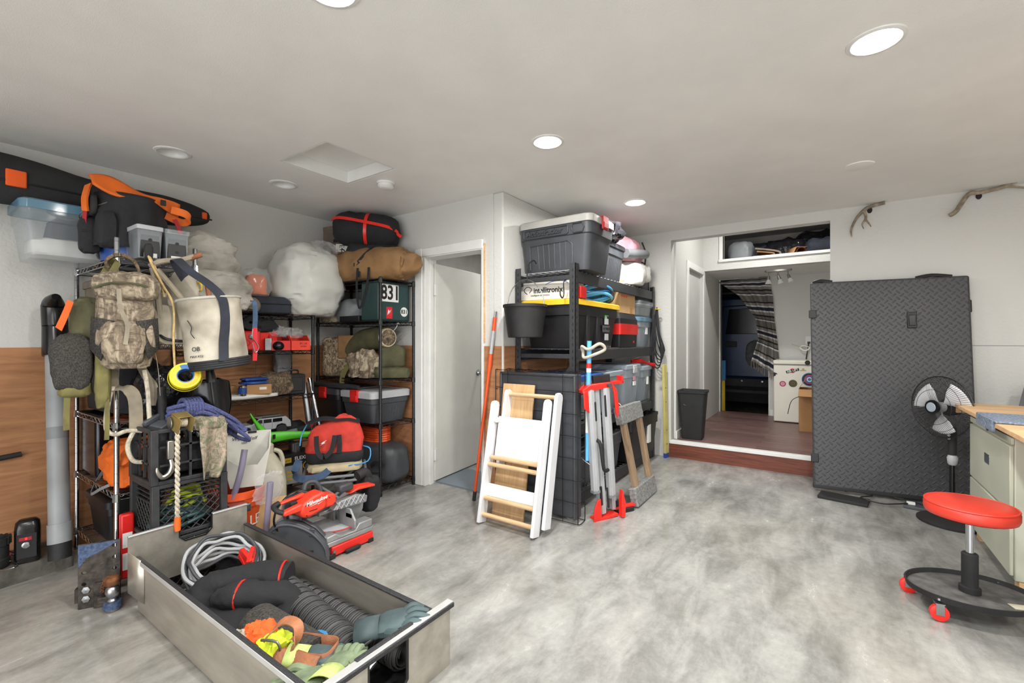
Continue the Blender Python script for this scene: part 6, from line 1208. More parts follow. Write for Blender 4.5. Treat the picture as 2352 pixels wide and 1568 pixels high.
for i in range(8): z = H_*i/7.2+.01; m.tube([(W_, -Dp, z), (W_+.012, -Dp*.6, z), (W_, Dp, z)], .003, 5); m.tube([(-W_, -Dp, z), (-W_, Dp, z)], .003, 5)
for i in range(9): x = -W_+2*W_*i/8; m.tube([(x, -Dp, H_-.02), (x, 0, H_-.012), (x, Dp, H_-.02)], .003, 5)
obj('wire_edge', m, 'wirepaint', t, kind='stuff')
t = thing('plywood_board', 'narrow plywood board leaning behind the white climbing tower', 'board', (-1.925, 2.70, fz(2.7)), rot=(-9, 0, 0)); obj('board', MB().box(-.14, -.008, 0, .14, .008, .985), 'ply_board', t, bev=.002)
t = thing('climbing_tower', 'folded white kids climbing tower with wooden rungs', 'step tower', (-1.82, 2.565, fz(2.57)+.003), rot=(-11.5, 0, 0))
def rail(x, y, z0, z1, w=.085, th=.026, tilt=0):
    p = [(-w/2, z0), (w/2, z0), (w/2, z1-.03), (w/2-.012, z1-.008), (0, z1), (-w/2+.012, z1-.008), (-w/2, z1-.03)]
    return MB().prism(p, x-th/2, x+th/2, 'x', T=Tm(0, y, 0))
for x, nm in ((-.225, 0), (.225, 0)): obj('front_rail', rail(x, -.02, 0, .87 if x < 0 else .91), 'whiteplast', t, bev=.005)
for x in (-.165, .265): obj('back_rail', rail(x, .05, .05 if x > 0 else .4, .965), 'whiteplast', t, bev=.005)
obj('platform', MB().box(-.195, .0, .46, .20, .018, .76), 'whiteplast', t, bev=.006); obj('knob', MB().cyl((-.19, -.03, .73), (-.19, .0, .73), .02, 14), 'whiteplast', t)
obj('cross_board', MB().box(-.215, -.01, .185, .215, .006, .275), 'whiteplast', t, bev=.004)
for z, y, x0, x1 in ((.93, .05, -.165, .265), (.46, -.02, -.2, .2), (.41, -.03, -.215, .215), (.175, -.03, -.215, .215), (.06, -.03, -.215, .215)): obj('rung', MB().cyl((x0, y, z), (x1, y, z), .016, 14), 'dowel', t)
m = MB()
for z in (.2, .35, .5, .65, .8): m.cyl((.2751, .05, z), (.2765, .05, z), .006, 8)
obj('screw', m, 'grey', t)
t = thing('extension_pole', 'orange extension pole with white grip leaning beside the doorway', 'pole', (-2.352, 2.835, fz(2.83))); a, b = Vector((0, 0, .012)), Vector((.19, .04, 1.53)); L_ = lambda f: tuple(a+(b-a)*f)
obj('shaft', MB().cyl(L_(.04), L_(.70), .0125, 12), 'orangeplast', t); obj('grip', MB().tube([L_(.68), L_(.72), L_(.78)], [.0125, .018, .015], 12), 'orangeplast', t); obj('white_section', MB().cyl(L_(.78), L_(.90), .0145, 12), 'lgrey', t); obj('collar', MB().cyl(L_(.90), L_(.97), .015, 12), 'orangeplast', t); obj('tip', MB().cyl(L_(.97), L_(1), .011, 10), 'steel', t); obj('foot', MB().cyl(L_(0), L_(.05), .015, 12), 'blackmat', t)
# blue pipe with rope
t = thing('blue_tube', 'bright blue tube with red and white bands beside crate', 'tube', (-1.435, 3.0, .40)); obj('tube', MB().cyl((0, 0, 0), (.02, .0, .86), .017, 14), 'tapeblue', t); obj('red_band', MB().cyl((.0155, 0, .665), (.016, 0, .70), .0178, 14), 'brightred', t); obj('white_band', MB().cyl((.015, 0, .635), (.0155, 0, .665), .0178, 14), 'paper', t); obj('white_label', MB().cyl((.004, 0, .2), (.0075, 0, .37), .0176, 14), 'paper', t)
obj('rope_tie', MB().tube([(-.03, -.02, .82), (.03, -.03, .80), (.1, .0, .84), (.13, .02, .80), (.06, -.02, .76), (-.01, -.025, .74), (-.03, .0, .78)], .011, 8, closed=True, sm=5), 'canvasdirty', t); obj('hook', MB().tube([(-.04, -.02, .02), (.0, -.03, .0), (.04, -.03, -.02)], .004, 6), 'steel', t)
# folded saw stand
t = thing('saw_stand', 'folded aluminium saw stand with red brackets standing upright', 'saw stand', (-1.36, 3.125, fz(3.12)), rot=(0, -4, 60))
for x, y, z0, z1, w in ((-.08, -.03, .22, .95, .05), (-.015, .0, .03, .97, .055), (.055, -.03, .16, .95, .05), (.105, .02, .03, .93, .04)):
    m = MB().box(x-w/2, y-.02, z0, x+w/2, y+.02, z1).box(x-w*.2, y-.024, z0, x+w*.2, y-.019, z1); obj('rail', m, 'lgrey', t, bev=.005)
obj('rail_cap', MB().box(-.107, -.052, .205, -.053, -.008, .225).box(.028, -.052, .145, .082, -.008, .165), 'grey', t)
obj('top_bracket', MB().prism([(-.15, .93), (-.15, .955), (-.08, .985), (.12, .985), (.12, .95), (-.08, .94)], -.05, .03, 'y'), 'brightred', t, bev=.004); obj('bracket_cup', MB().grid(lambda u, v: (-.15+.055*v, -.055+.01*v, .95-.17*u*(.75+.25*v)), 6, 4), 'brightred', t, solid=.006); obj('bracket_wing', MB().prism([(.1, .98), (.14, .93), (.15, .8), (.135, .72), (.12, .76), (.115, .9)], -.06, -.045, 'y'), 'brightred', t, bev=.003)
obj('foot_bracket', MB().box(-.1, -.05, 0, .1, .03, .02), 'brightred', t, bev=.004); obj('foot_wing', MB().prism([(-.12, .0), (-.05, .02), (-.05, .16), (-.08, .15), (-.11, .09)], -.052, -.04, 'y'), 'brightred', t, bev=.003); obj('foot_wing', MB().prism([(.1, -.0), (.13, .0), (.14, .1), (.12, .2), (.105, .12)], -.09, -.05, 'y'), 'brightred', t, bev=.003)
obj('lever', MB().box(-.065, -.05, .72, -.04, -.035, .86).box(.03, -.055, .74, .045, -.04, .9), 'blackmat', t, bev=.006); obj('carry_handle', MB().tube([(-.05, -.035, .58), (-.045, -.075, .56), (-.03, -.08, .38), (.02, -.06, .36)], .013, 10, sm=4), 'blackmat', t); obj('leg_latch', MB().box(-.04, -.035, .1, -.02, -.02, .24).box(.02, -.035, .07, .035, -.02, .22), 'blackmat', t, bev=.006)
obj('work_stop', MB().box(-.02, .0, .985, .13, .02, 1.04), 'blackmat', t, bev=.003); obj('stop_plate', MB().box(.08, -.04, .965, .22, .02, .985).box(.205, -.04, .965, .22, .02, 1.02), 'brightred', t, bev=.002); obj('knob', MB().cyl((.07, -.05, .97), (.07, -.08, .97), .014, 8), 'dgrey', t)
t = thing('stand_arm', 'short red and black support arm lying by stand foot', 'support arm', (-1.275, 3.30, fz(3.3)), 62); obj('arm', MB().box(-.09, -.02, .03, .1, .02, .05), 'brightred', t, bev=.004); obj('base', MB().box(-.07, -.03, 0, .08, .03, .03).box(-.09, -.015, .05, -.05, .015, .1), 'blackmat', t, bev=.005)
# carpeted frame
t = thing('furniture_dolly', 'wooden dolly with two grey carpet wrapped ends leaning on rack', 'dolly', (-1.225, 3.64, fz(3.64)), rot=(0, -11, 0))
obj('carpet_end', MB().box(-.03, -.235, 0, .03, .235, .14), 'carpetgrey', t, bev=.008); obj('carpet_end', MB().box(-.03, -.24, .63, .03, .24, .77), 'carpetgrey', t, bev=.008)
for y in (-.14, .17): obj('wooden_leg', MB().box(-.022, y-.028, .12, .022, y+.028, .65, Tm(0, 0, 0, 2 if y < 0 else -2)), 'oldwood', t, bev=.003)
# ---------------------------------------------------------------- tonneau lid leaning on the far wall
t = thing('bed_cover', 'large black tread-patterned truck bed lid leaning on wall', 'truck lid', (.40, 4.68, fz(4.65)+.035), rot=(-5.6, 0, 9.0))
obj('panel', MB().box(-.52, -.02, 0, .52, .015, 1.735), 'tread', t, bev=.02, seg=3); obj('side_lip', MB().loft([[Vector((x, y, z)) for x, z in ((.48, .0), (.52, .0), (.52, 1.735), (.48, 1.735))] for y in (.0, .065)]), 'blackmat', t, bev=.012)
obj('latch', MB().box(.13, -.034, 1.325, .19, -.018, 1.455), 'black', t, bev=.004); obj('latch_button', MB().box(.138, -.04, 1.345, .182, -.03, 1.43), 'blackgloss', t, bev=.003); obj('hinge', MB().box(-.535, -.03, 1.42, -.48, -.018, 1.49).box(-.535, -.03, .2, -.48, -.018, .27), 'black', t, bev=.004)
obj('edge_seal', MB().box(-.52, -.022, -.012, .5, .02, .02), 'black', t, bev=.004); obj('seal_tab', MB().tube([(-.5, 0, 1.735), (-.44, 0, 1.75), (-.36, 0, 1.735)], .014, 8, sm=4).tube([(.2, 0, 1.735), (.3, 0, 1.752), (.42, 0, 1.735)], .014, 8, sm=4), 'black', t); obj('side_clip', MB().box(.515, .02, 1.45, .54, .055, 1.55), 'black', t, bev=.008)
o = obj('floor_pad', MB().box(-.16, -.085, 0, .16, .085, .022), 'blackmat', loc=(.09, 4.46, fz(4.46)), rot=(0, 0, -8), bev=.004); tag(o, 'dark wood block on floor under left end of lid', 'block')
o = obj('floor_pad', MB().box(-.13, -.085, 0, .13, .085, .022), 'dgrey', loc=(.60, 4.56, fz(4.56)), rot=(0, 0, -10), bev=.004); tag(o, 'grey wood block on floor under right end of lid', 'block')
t = thing('power_cord', 'black cord with white plug tag lying before the lid', 'cord', (.4, 4.55, fz(4.55)+.024)); obj('cord', MB().tube([(-.3, .08, .0), (-.2, .1, .01), (-.12, .06, .0), (-.2, -.04, .0), (-.08, -.1, -.005), (.02, -.06, 0), (.1, .0, .004)], .005, 8, sm=6), 'black', t); obj('cord', MB().tube([(-.25, .12, 0), (-.1, .14, .004), (.1, .08, 0), (.24, -.06, .004)], .004, 8, sm=6), 'black', t); obj('plug', MB().box(.08, -.015, -.006, .13, .015, .016), 'trimwhite', t, bev=.003); obj('plug', MB().tube([(.2, -.02, .01), (.25, -.05, .012)], .014, 8), 'black', t)
# ---------------------------------------------------------------- pedestal fan
t = thing('pedestal_fan', 'black pedestal fan with pale blades before the lid', 'fan', (.70, 4.34, fz(4.34)), 0)
obj('base', MB().lathe([(.19, 0), (.19, .012), (.17, .024), (.05, .04), (.03, .07), (.001, .07)], 40), 'blackmat', t); obj('pole', MB().cyl((0, 0, .05), (0, 0, .56), .016, 14), 'blackgloss', t); obj('height_collar', MB().lathe([(.019, .40), (.026, .41), (.03, .45), (.022, .47), (.019, .475)], 16), 'lgrey', t); obj('neck', MB().cyl((0, 0, .47), (0, 0, .66), .024, 14), 'blackmat', t)
for k in range(4): obj('button', MB().cyl((-.02, -.03, .59+.022*k), (-.026, -.05, .59+.022*k), .008, 10), 'lgrey', t)
HD = Tm(-.07, -.03, .80, 0, 0, -50) @ Tm(0, 0, 0, 90, 0, 0)     # local z points to the viewer
R_ = .212
obj('motor', MB().lathe([(.02, -.14), (.055, -.13), (.06, -.06), (.045, -.04), (.001, -.04)], 20, HD), 'blackmat', t)
def gr(s): return [[(R_*math.sin(b)*math.cos(a) if 0 else 0) for a in (0,)] for b in (0,)]
m = MB()
for k in range(84):
    a = 2*PI*k/84; c, s = math.cos(a), math.sin(a)
    m.tube([HD @ Vector((c*r, s*r, z)) for r, z in ((.045, .055), (.1, .052), (.16, .035), (.195, .012), (R_, -.01))], .0011, 4)
for r, z, q in ((R_, -.01, .004), (.12, .049, .0015), (.17, .03, .0015)): m.tube([HD @ Vector((r*math.cos(2*PI*j/40), r*math.sin(2*PI*j/40), z)) for j in range(40)], q, 5, closed=True)
obj('front_grille', m, 'black', t)
m = MB()
for k in range(60):
    a = 2*PI*k/60; c, s = math.cos(a), math.sin(a); m.tube([HD @ Vector((c*r, s*r, z)) for r, z in ((.05, -.085), (.13, -.08), (.19, -.05), (R_, -.012))], .0011, 4)
obj('rear_grille', m, 'black', t)
obj('hub_cap', MB().lathe([(.05, .05), (.048, .062), (.034, .066), (.001, .066)], 28, HD), 'blackgloss', t); obj('hub_badge', MB().lathe([(.033, .0665), (.03, .069), (.001, .069)], 24, HD), 'bluegrey', t); obj('blade_hub', MB().lathe([(.035, -.02), (.035, .02), (.001, .025)], 20, HD), 'lgrey', t)
for k in range(3):
    a0 = 2*PI*k/3+.6
    def bld(u, v): r = .03+.155*v; w = .3+.6*math.sin(min(1, v*1.25)*PI*.62); a = a0+(u-.5)*w*1.5*(.85 if v > .05 else .6); return HD @ Vector((r*math.cos(a), r*math.sin(a), -.015+.035*(u-.5)))
    obj('blade', MB().grid(bld, 10, 10), 'whiteplast', t, solid=.002)
# ---------------------------------------------------------------- lateral file cabinet
t = thing('file_cabinet', 'sage two drawer lateral file cabinet under plywood top', 'cabinet', (.765, 3.735, .05)); hw = .41
obj('body', MB().box(0, -hw, 0, .46, hw, .72), 'cabinet', t, bev=.004)
for z0, z1 in ((.02, .33), (.342, .675)):
    d = obj('drawer', MB().box(-.016, -hw+.012, z0, 0, hw-.012, z1), 'cabinet', t, bev=.004); zc = (z0+z1)/2+.02
    obj('pull', MB().box(-.019, -.05, zc-.028, -.0155, .05, zc+.028), 'steel', d, bev=.002); obj('pull_recess', MB().box(-.0195, -.038, zc-.016, -.0185, .038, zc+.016), 'dgrey', d)
obj('top_rail', MB().box(-.012, -hw, .685, 0, hw, .72), 'cabinet', t, bev=.003); obj('lock', MB().cyl((-.012, -.0, .70), (-.02, -.0, .70), .01, 10), 'dgrey', t)
for k, (y, x) in enumerate(((3.36, .81), (4.09, .81), (3.36, 1.2), (4.09, 1.2))): o = obj('wood_block', MB().box(-.03, -.035, 0, .03, .035, .05-fz(y)-.001), 'pine', loc=(x, y, fz(y))); tag(o, ('wooden block under near front corner of cabinet', 'wooden block under far front corner of cabinet', 'wooden block under near rear corner of cabinet', 'wooden block under far rear corner of cabinet')[k], 'block', 'blocks under the cabinet')
t = thing('plywood_worktop', 'pale plywood worktop on blocks over the file cabinet', 'worktop', (.70, 3.0, .775))
obj('back_board', MB().box(0, .70, .035, .95, 1.36, .058), 'pine', t, bev=.002); obj('front_board', MB().box(.0, -.4, .035, .95, .35, .058), 'pine', t, bev=.002); obj('batten', MB().box(.01, 1.28, -.005, .9, 1.34, .035).box(.08, .35, -.0, .9, .40, .035), 'pine', t, bev=.002)
o = obj('carpet_runner', MB().box(-.08, -.19, 0, .9, .19, .012).box(-.085, -.15, -.05, -.07, .17, .012), 'carpetblue', loc=(.78, 3.53, .835), bev=.004); tag(o, 'blue grey carpet offcut lying over the worktop edge', 'carpet')
o = obj('hardboard_sheet', MB().box(0, -.5, 0, .012, 0, .36), 'taupe', loc=(.8, 3.30, .40)); tag(o, 'brown panel beside the file cabinet below the worktop', 'panel')
t = thing('wooden_handle', 'pale wooden handle lying on the blue grey carpet', 'handle', (1.06, 3.62, .848), 12); obj('grip', MB().sack((0, 0, .025), (.1, .03, .027), .8, n=20, m=10, wr=0, fl=.9), 'cream', t)
t = thing('metal_vent_box', 'grey slotted steel box at right edge behind worktop', 'box', (1.35, 4.72, .775), 0)
vb = obj('case', MB().prism([(-.22, 0), (-.19, .16), (.3, .16), (.3, 0)], -.12, .12, 'y'), 'grey', t); m = MB()
for j in range(5):
    for i in range(6): m.box(-.18+.06*i+(.02 if j % 2 else 0), -.1225, .02+.027*j, -.14+.06*i+(.02 if j % 2 else 0), -.1195, .03+.027*j)
for i in range(6):
    for j in range(3): m.box(-.17+.07*i, -.1+.07*j, .1595, -.12+.07*i, -.08+.07*j, .1615)
obj('slot', m, 'ink', t, kind='stuff')
# ---------------------------------------------------------------- mechanic stool
t = thing('mechanic_stool', 'round red vinyl stool on oval castor tray', 'stool', (.55, 3.035, fz(3.0)), 20); t.scale = (.95, .95, 1)
seat = []
for r, z in ((.155, .455), (.17, .46), (.176, .475), (.176, .50), (.168, .515), (.135, .522), (.001, .524)): seat.append(circ(r, z, 48))
obj('seat', MB().loft(seat, (1, 1)), 'vinylred', t, sharp=50); obj('piping', MB().tube(circ(.171, .513, 40), .0045, 6, closed=True), 'vinylred', t); obj('seat_pan', MB().lathe([(.03, .43), (.08, .45), (.16, .455)], 24), 'black', t)
obj('piston', MB().cyl((0, 0, .26), (0, 0, .45), .0165, 20), 'chrome', t); obj('cylinder', MB().lathe([(.001, .094), (.042, .094), (.042, .12), (.032, .125), (.032, .275), (.028, .28), (.017, .282)], 24), 'blackmat', t)
tr = obj('tray', MB().loft([circ(.25, .084, 48, ry=.19), circ(.255, .086, 48, ry=.195), circ(.262, .114, 48, ry=.202), circ(.256, .114, 48, ry=.196), circ(.25, .092, 48, ry=.19)], (1, 1)), 'blackmat', t, sharp=40); obj('tray_floor', MB().loft([circ(.249, .0925, 48, ry=.189), circ(.249, .094, 48, ry=.189)]), 'traygrey', t); obj('caution_label', MB().box(.1, -.13, .0945, .2, -.08, .0952), 'ivory', t)
for k, a in enumerate((38, 142, 218, 322)):
    x, y = .25*math.cos(math.radians(a)), .21*math.sin(math.radians(a)); c = obj('caster', MB().lathe([(.012, -.012), (.028, -.013), (.037, -.009), (.037, .009), (.028, .013), (.012, .012)], 24, Tm(x, y, .037, 90, 0, -12), cap=(1, 1)), 'brightred', t)
    obj('fork', MB().box(-.016, -.016, .03, .016, -.013, .084, Tm(x, y, 0, 0, 0, -12)).box(-.016, .013, .03, .016, .016, .084, Tm(x, y, 0, 0, 0, -12)).box(-.018, -.018, .08, .018, .018, .084, Tm(x, y, 0, 0, 0, -12)), 'steel', c); obj('bolt', MB().cyl((x, y, .094), (x, y, .104), .008, 6), 'steel', c)
# ---------------------------------------------------------------- antlers
def antler(label, loc, paths, disc):
    t = thing('antler', label, 'antler', loc, group='antlers on the far wall')
    obj('mount', MB().lathe([(.026, 0), (.024, .006), (.001, .007)], 20, Tm(disc[0], -.001, disc[1], 90) @ Matrix.Diagonal((.7, 1, 1, 1))), 'blackmat', t)
    for k, (pts, r) in enumerate(paths): obj('beam' if k == 0 else 'tine', MB().tube(pts, r, 10, sm=5), 'antler', t)
antler('small forked antler mounted on wall near the alcove', (.24, 4.995, 2.33), [([(.145, -.04, .098), (.05, -.03, .085), (.0, -.035, .055), (-.05, -.05, -.01), (-.085, -.06, -.1), (-.08, -.05, -.165)], [.014, .015, .014, .011, .009, .004]), ([(.0, -.035, .055), (.015, -.06, -.0), (.01, -.075, -.045)], [.011, .01, .008]), ([(.012, -.07, -.03), (-.01, -.08, -.07), (-.0, -.08, -.11)], [.008, .006, .003]), ([(.012, -.07, -.03), (.035, -.08, -.07), (.05, -.08, -.1)], [.008, .006, .003])], (.045, .06))
antler('large branching antler mounted on wall at right edge', (.90, 4.995, 2.37), [([(-.12, -.05, -.115), (-.08, -.05, -.085), (-.01, -.04, .035), (.06, -.03, .04), (.18, -.05, .055), (.27, -.06, .085), (.34, -.06, .08)], [.016, .017, .016, .015, .014, .008, .004]), ([(.2, -.05, .055), (.26, -.07, .03), (.31, -.07, .01)], [.011, .008, .003])], (.055, .02))
# ---------------------------------------------------------------- alcove contents
t = thing('waste_bin', 'tall black plastic waste bin on the alcove floor', 'bin', (-1.235, 5.27, .19), 4); obj('body', MB().loft([rrect(.2, .19, .02, 0), rrect(.205, .195, .02, .01), rrect(.275, .25, .03, .50), rrect(.295, .27, .03, .505), rrect(.295, .27, .03, .53), rrect(.28, .255, .03, .53), rrect(.26, .235, .03, .49), rrect(.19, .18, .02, .01)]), 'blackmat', t, sharp=40)
obj('scuff', MB().tube([(-.08, -.118, .38), (-.04, -.115, .36), (-.05, -.112, .34)], .0015, 5, sm=3), 'lgrey', t)
t = thing('chest_freezer', 'cream chest freezer covered in round stickers in alcove', 'freezer', (-.61, 6.95, .19)); obj('body', MB().box(0, 0, .01, .9, .5, .76), 'cream', t, bev=.012); obj('lid', MB().box(-.005, -.015, .765, .905, .5, .82), 'cream', t, bev=.012); obj('lid_gap', MB().box(.004, .004, .755, .896, .49, .77), 'grey', t)
def stk(x, z, r, m_, rings=()):
    s = obj('sticker', MB().lathe([(r, 0), (r, .001), (.001, .001)], 26, Tm(x, -.0005, z, 90)), m_, t)
    for a, b, c in rings: obj('sticker_ring', MB().lathe([(a, 0), (a, .0006), (b, .0006), (b, 0)], 26, Tm(x, -.0016, z, 90)), c, s)
stk(.105, .51, .037, 'magenta', ((.022, .017, 'paper'), (.01, .006, 'paper'))); stk(.22, .52, .048, 'olivedk', ((.04, .036, 'taupe'), (.02, .014, 'taupe'))); stk(.40, .58, .085, 'stickerblue', ((.075, .06, 'ink'), (.058, .048, 'stickerred'), (.03, .018, 'paper')))
s = obj('sticker', MB().lathe([(.03, 0), (.03, .001), (.001, .001)], 24, Tm(.215, -.0005, .685, 90)), 'stickerred', t); obj('sticker_bar', MB().box(-.075, -.0025, -.017, .075, -.001, .017, Tm(.215, 0, .685, 0, -18)), 'ink', s); text(t, 'AIR LIFT', .036, 'paper', (.215, -.0028, .685), (90, -18, 0), bold=.001); obj('sticker', MB().box(.30, -.0012, .685, .365, 0, .70).box(.32, -.0012, .7, .345, 0, .72), 'tan', t); obj('stain', MB().prism([(.0, .60), (.03, .62), (.02, .63), (.05, .635), (.03, .65), (.0, .66)], -.0012, 0, 'y'), 'ink', t)
obj('sticker', MB().lathe([(.03, 0), (.03, .001), (.001, .001)], 22, Tm(.38, -.0155, .795, 90)), 'ink', t)
t = carton('carton', 'tall open brown carton standing before the freezer', (-.12, 6.55, .19), 0, .36, .32, .5, 'cardboard', flaps=-150); obj('wire', MB().tube([(-.16, -.17, .42), (-.25, -.2, .36), (-.29, -.2, .2)], .004, 6, sm=5), 'black', t)
t = thing('wall_outlet', 'white wall outlet with black plug above the freezer', 'outlet', (-.235, 7.495, 1.27)); obj('plate', MB().box(-.04, -.006, -.06, .04, 0, .06), 'trimwhite', t, bev=.002); obj('plug', MB().box(-.015, -.03, -.045, .02, -.006, -.015), 'black', t); obj('cord', MB().tube([(.0, -.03, -.03), (-.01, -.035, -.12), (-.03, -.03, -.25), (-.03, -.03, -.3)], .006, 8, sm=5), 'black', t); obj('cable_lump', MB().tube([(-.0, -.03, -.09), (-.06, -.04, -.07), (-.1, -.04, -.1), (-.05, -.05, -.14), (.0, -.04, -.12)], .01, 8, closed=True, sm=4), 'trimwhite', t); obj('loose_wire', MB().tube([(-.06, -.04, -.1), (-.12, -.05, -.08), (-.2, -.05, -.05)], .004, 6, sm=4), 'tan', t)
# track light
t = thing('spot_light', 'brushed nickel ceiling light with three glass spots', 'ceiling light', (-.55, 6.86, 2.19)); obj('canopy', MB().loft([circ(.155, 0, 36, ry=.05), circ(.15, -.02, 36, ry=.046)]), 'satin', t); obj('centre_knob', MB().lathe([(.03, 0), (.03, -.025), (.001, -.026)], 18), 'satin', t)
for x, a, b in ((-.11, 0, 0), (.0, 20, -18), (.11, -5, -22)):
    obj('stem', MB().cyl((x, 0, -.02), (x, 0, -.075), .006, 8), 'satin', t); T_ = Tm(x, 0, -.07, a, b); s = obj('spot_cup', MB().lathe([(.001, 0), (.014, 0), (.018, -.03), (.02, -.05), (.02, -.055)], 16, T_), 'satin', t); obj('glass_shade', MB().lathe([(.019, -.05), (.03, -.08), (.042, -.105), (.040, -.105), (.028, -.08), (.017, -.05)], 18, T_), 'frost', s)
# serape curtain
def cur(u, v):
    # u along the cloth width (top edge), v down its length; gathered to the right
    L0 = Vector((-1.385, 7.47, 2.155)); top = L0.lerp(Vector((-.70, 7.46, 2.195)), u)
    bot = Vector((-.90+.36*u, 7.42-.05*u, .78-.02*u if u > .35 else .98+.2*(.35-u)))
    lft = [Vector((-1.385, 7.47, 2.15)), Vector((-1.1, 7.44, 1.93)), Vector((-.88, 7.43, 1.6)), Vector((-.84, 7.42, 1.3)), Vector((-.93, 7.42, .98))]; rgt = [Vector((-.70, 7.46, 2.2)), Vector((-.66, 7.44, 1.9)), Vector((-.64, 7.44, 1.55)), Vector((-.60, 7.43, 1.2)), Vector((-.56, 7.42, .74))]
    def along(c, f): f *= len(c)-1; i = min(int(f), len(c)-2); f -= i; return c[i].lerp(c[i+1], f)
    p = along(lft, v).lerp(along(rgt, v), u)
    if v < .25: p = p.lerp(top+Vector((0, 0, -.9*v*u)), 1-v/.25)
    p.y -= .035*math.sin(u*15+v*2)*min(1, v*4)+.02*math.sin(u*31); return p
m = MB(); m.grid(cur, 40, 40, uv=True); t = thing('serape_curtain', 'grey striped woven blanket pulled aside in dark doorway', 'curtain', (-.8, 7.45, .75)); m.v = [q-Vector((-.8, 7.45, .75)) for q in m.v]; o = obj('blanket', m, 'serape', t)
m = MB()
for k in range(14): u = k/13; p = cur(u, 1)-Vector((-.8, 7.45, .75)); m.tube([p, p+Vector((.005*math.sin(k), 0, -.05)), p+Vector((.01*math.sin(k*2), 0, -.1))], .004, 5)
obj('fringe', m, 'taupe', t, kind='stuff')
# loft contents
def lf(name, label, cat, mb, mt, loc, **k): return tag(obj(name, mb, mt, loc=loc, **k), label, cat)
lf('grey_pillow', 'pale grey stuffed bag at left of the loft', 'bag', MB().sack((0, 0, .13), (.15, .15, .15), .6, n=30, m=18, wr=.16, seed=3), 'grey', (-.97, 6.75, 2.293)); t = thing('rolled_carpet', 'folded brown carpet roll lying in the loft', 'carpet', (-.66, 6.7, 2.295)); obj('outer_fold', MB().strap([(-.18, 0, .03), (.1, 0, .02), (.16, 0, .06), (.1, 0, .1), (-.12, 0, .15)], .3, .02, (0, 1, 0), sm=5), 'taupe', t); obj('inner_fold', MB().strap([(-.14, 0, .05), (.06, 0, .045), (.09, 0, .065), (.05, 0, .08), (-.1, 0, .11)], .3, .018, (0, 1, 0), sm=5), 'brown', t)
t = thing('tube_carton', 'open cardboard cartons with round tubes in the loft', 'box', (-.33, 6.72, 2.293), 30); obj('carton_shell', MB().add([(-.12, -.1, 0), (.12, -.1, 0), (.16, -.1, .13), (-.06, -.1, .13), (-.12, .1, 0), (.12, .1, 0), (.16, .1, .13), (-.06, .1, .13)], [(0, 4, 5, 1), (1, 5, 6, 2), (2, 6, 7, 3), (3, 7, 4, 0)]), 'cardboard', t, solid=.006); obj('tube', MB().lathe([(.06, 0), (.06, .2), (.055, .2), (.055, 0)], 20, Tm(.0, .1, .065, 90)), 'stepwood', t)
for k, (x, y, s, mt, lb) in enumerate(((-.48, 7.0, (.28, .2, .16), 'darkplastic', 'dark bundle in shiny plastic at the middle of loft'), (.0, 6.85, (.25, .22, .13), 'navy', 'dark navy clothing bundle at right of the loft'), (-.1, 7.1, (.3, .22, .2), 'darkplastic', 'shiny plastic wrapped bundle at back of the loft'), (-.85, 7.1, (.25, .2, .16), 'navy', 'dark blue bundle behind the grey bag in loft'), (.35, 6.9, (.2, .25, .19), 'darkplastic', 'black plastic bundle at far right of the loft'))): lf('loft_bundle', lb, 'bundle', MB().sack((0, 0, s[2]*.8), s, .7, n=40, m=20, wr=.25, ws=3.5, seed=40+k, fl=.8), mt, (x, y, 2.293))
# side room behind the sliding door
lf('blue_bottle', 'small blue bottle on shelf seen past sliding door', 'bottle', MB().lathe([(.03, 0), (.035, .01), (.035, .12), (.015, .15), (.015, .17), (.001, .17)], 16), 'hoseblue', (-1.95, 6.35, 1.58)); lf('side_shelf', 'white shelf board seen past the sliding door', 'shelf', MB().box(-.12, -.5, -.02, .12, .5, 0), 'trimwhite', (-1.92, 6.4, 1.58), bev=.002)
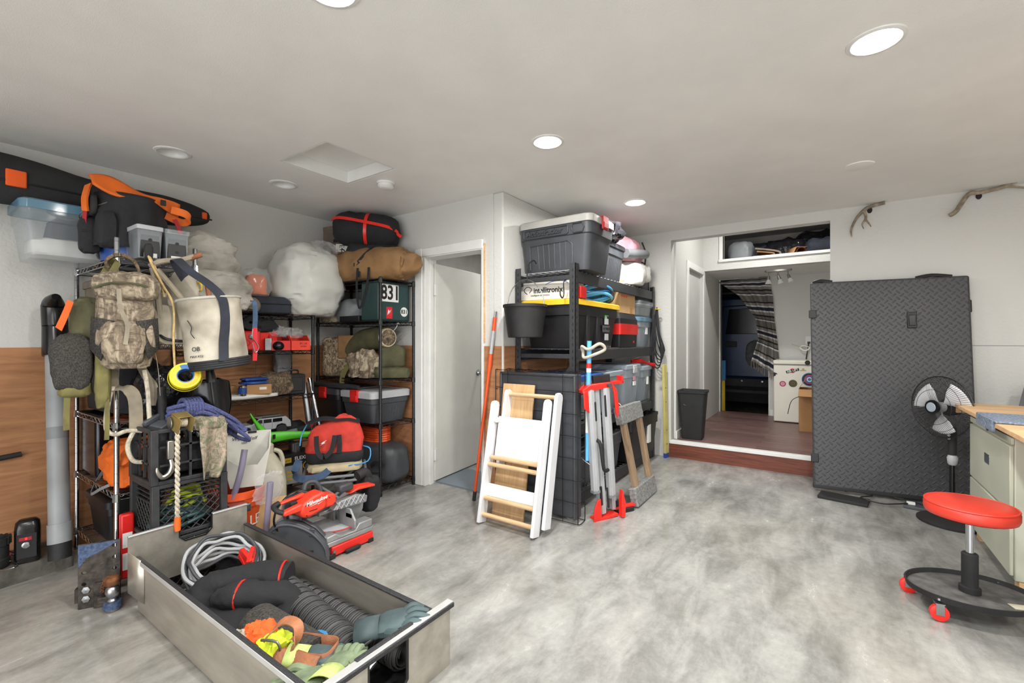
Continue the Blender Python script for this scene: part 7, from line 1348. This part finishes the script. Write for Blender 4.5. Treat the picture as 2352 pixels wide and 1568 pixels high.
# ---------------------------------------------------------------- blue off-road car in the dark garage
t = thing('off_road_car', 'dark blue off-road car parked behind the curtain doorway', 'car', (-1.2, 8.45, 0)); 
bp = [(-1.6, .62), (-1.6, 1.25), (-.5, 1.28), (-.42, 2.0), (1.4, 2.02), (1.5, 1.2), (1.5, .62), (1.3, .62), (1.15, .9), (.8, .95), (.55, .85), (.45, .62)]
obj('body', MB().prism(bp, .05, 1.5, 'y'), 'jeepblue', t, bev=.04, seg=3); obj('door', MB().prism([(-.36, .66), (-.42, 1.0), (-.38, 1.3), (-.3, 1.86), (.42, 1.88), (.5, 1.3), (.42, .66)], .02, .06, 'y'), 'jeepblue', t, bev=.03, seg=3)
obj('door_window', MB().prism([(-.26, 1.38), (-.2, 1.8), (.36, 1.82), (.42, 1.38)], .012, .03, 'y'), 'glassdk', t, bev=.01); obj('door_handle', MB().box(-.26, .0, 1.16, -.08, .03, 1.26), 'blackmat', t, bev=.01); obj('rocker', MB().box(-1.3, -.02, .5, 1.3, .1, .64), 'blackmat', t, bev=.015); obj('step_bar', MB().box(-1.2, -.12, .4, 1.2, -.03, .46), 'blackmat', t, bev=.015)
for x in (-.3, 0, .3): obj('rivet', MB().cyl((x, -.022, .6), (x, -.03, .6), .014, 10), 'chrome', t)
for x in (-1.2, .82): obj('wheel', MB().lathe([(.2, -.13), (.36, -.14), (.42, -.1), (.42, .1), (.36, .14), (.2, .13)], 36, Tm(x, .14, .42, 90), cap=(1, 1)), 'blackrub', t)
obj('mirror', MB().box(-.46, -.12, 1.4, -.36, .03, 1.56), 'blackmat', t, bev=.02); obj('roof_rack', MB().box(-.4, .0, 2.06, 1.3, .03, 2.09), 'black', t); obj('mud_splash', MB().sack((.22, .01, 1.05), (.16, .012, .22), .8, n=20, m=12, wr=.2, fl=1), 'clutter', t)
t = thing('jack_stand', 'blue and yellow tool standing inside dark doorway', 'tool', (-1.43, 8.1, 0)); obj('post', MB().box(-.03, -.03, 0, .03, .03, .62), 'yellow', t, bev=.005); obj('head', MB().box(-.04, -.035, .62, .04, .035, .95), 'hoseblue', t, bev=.01)
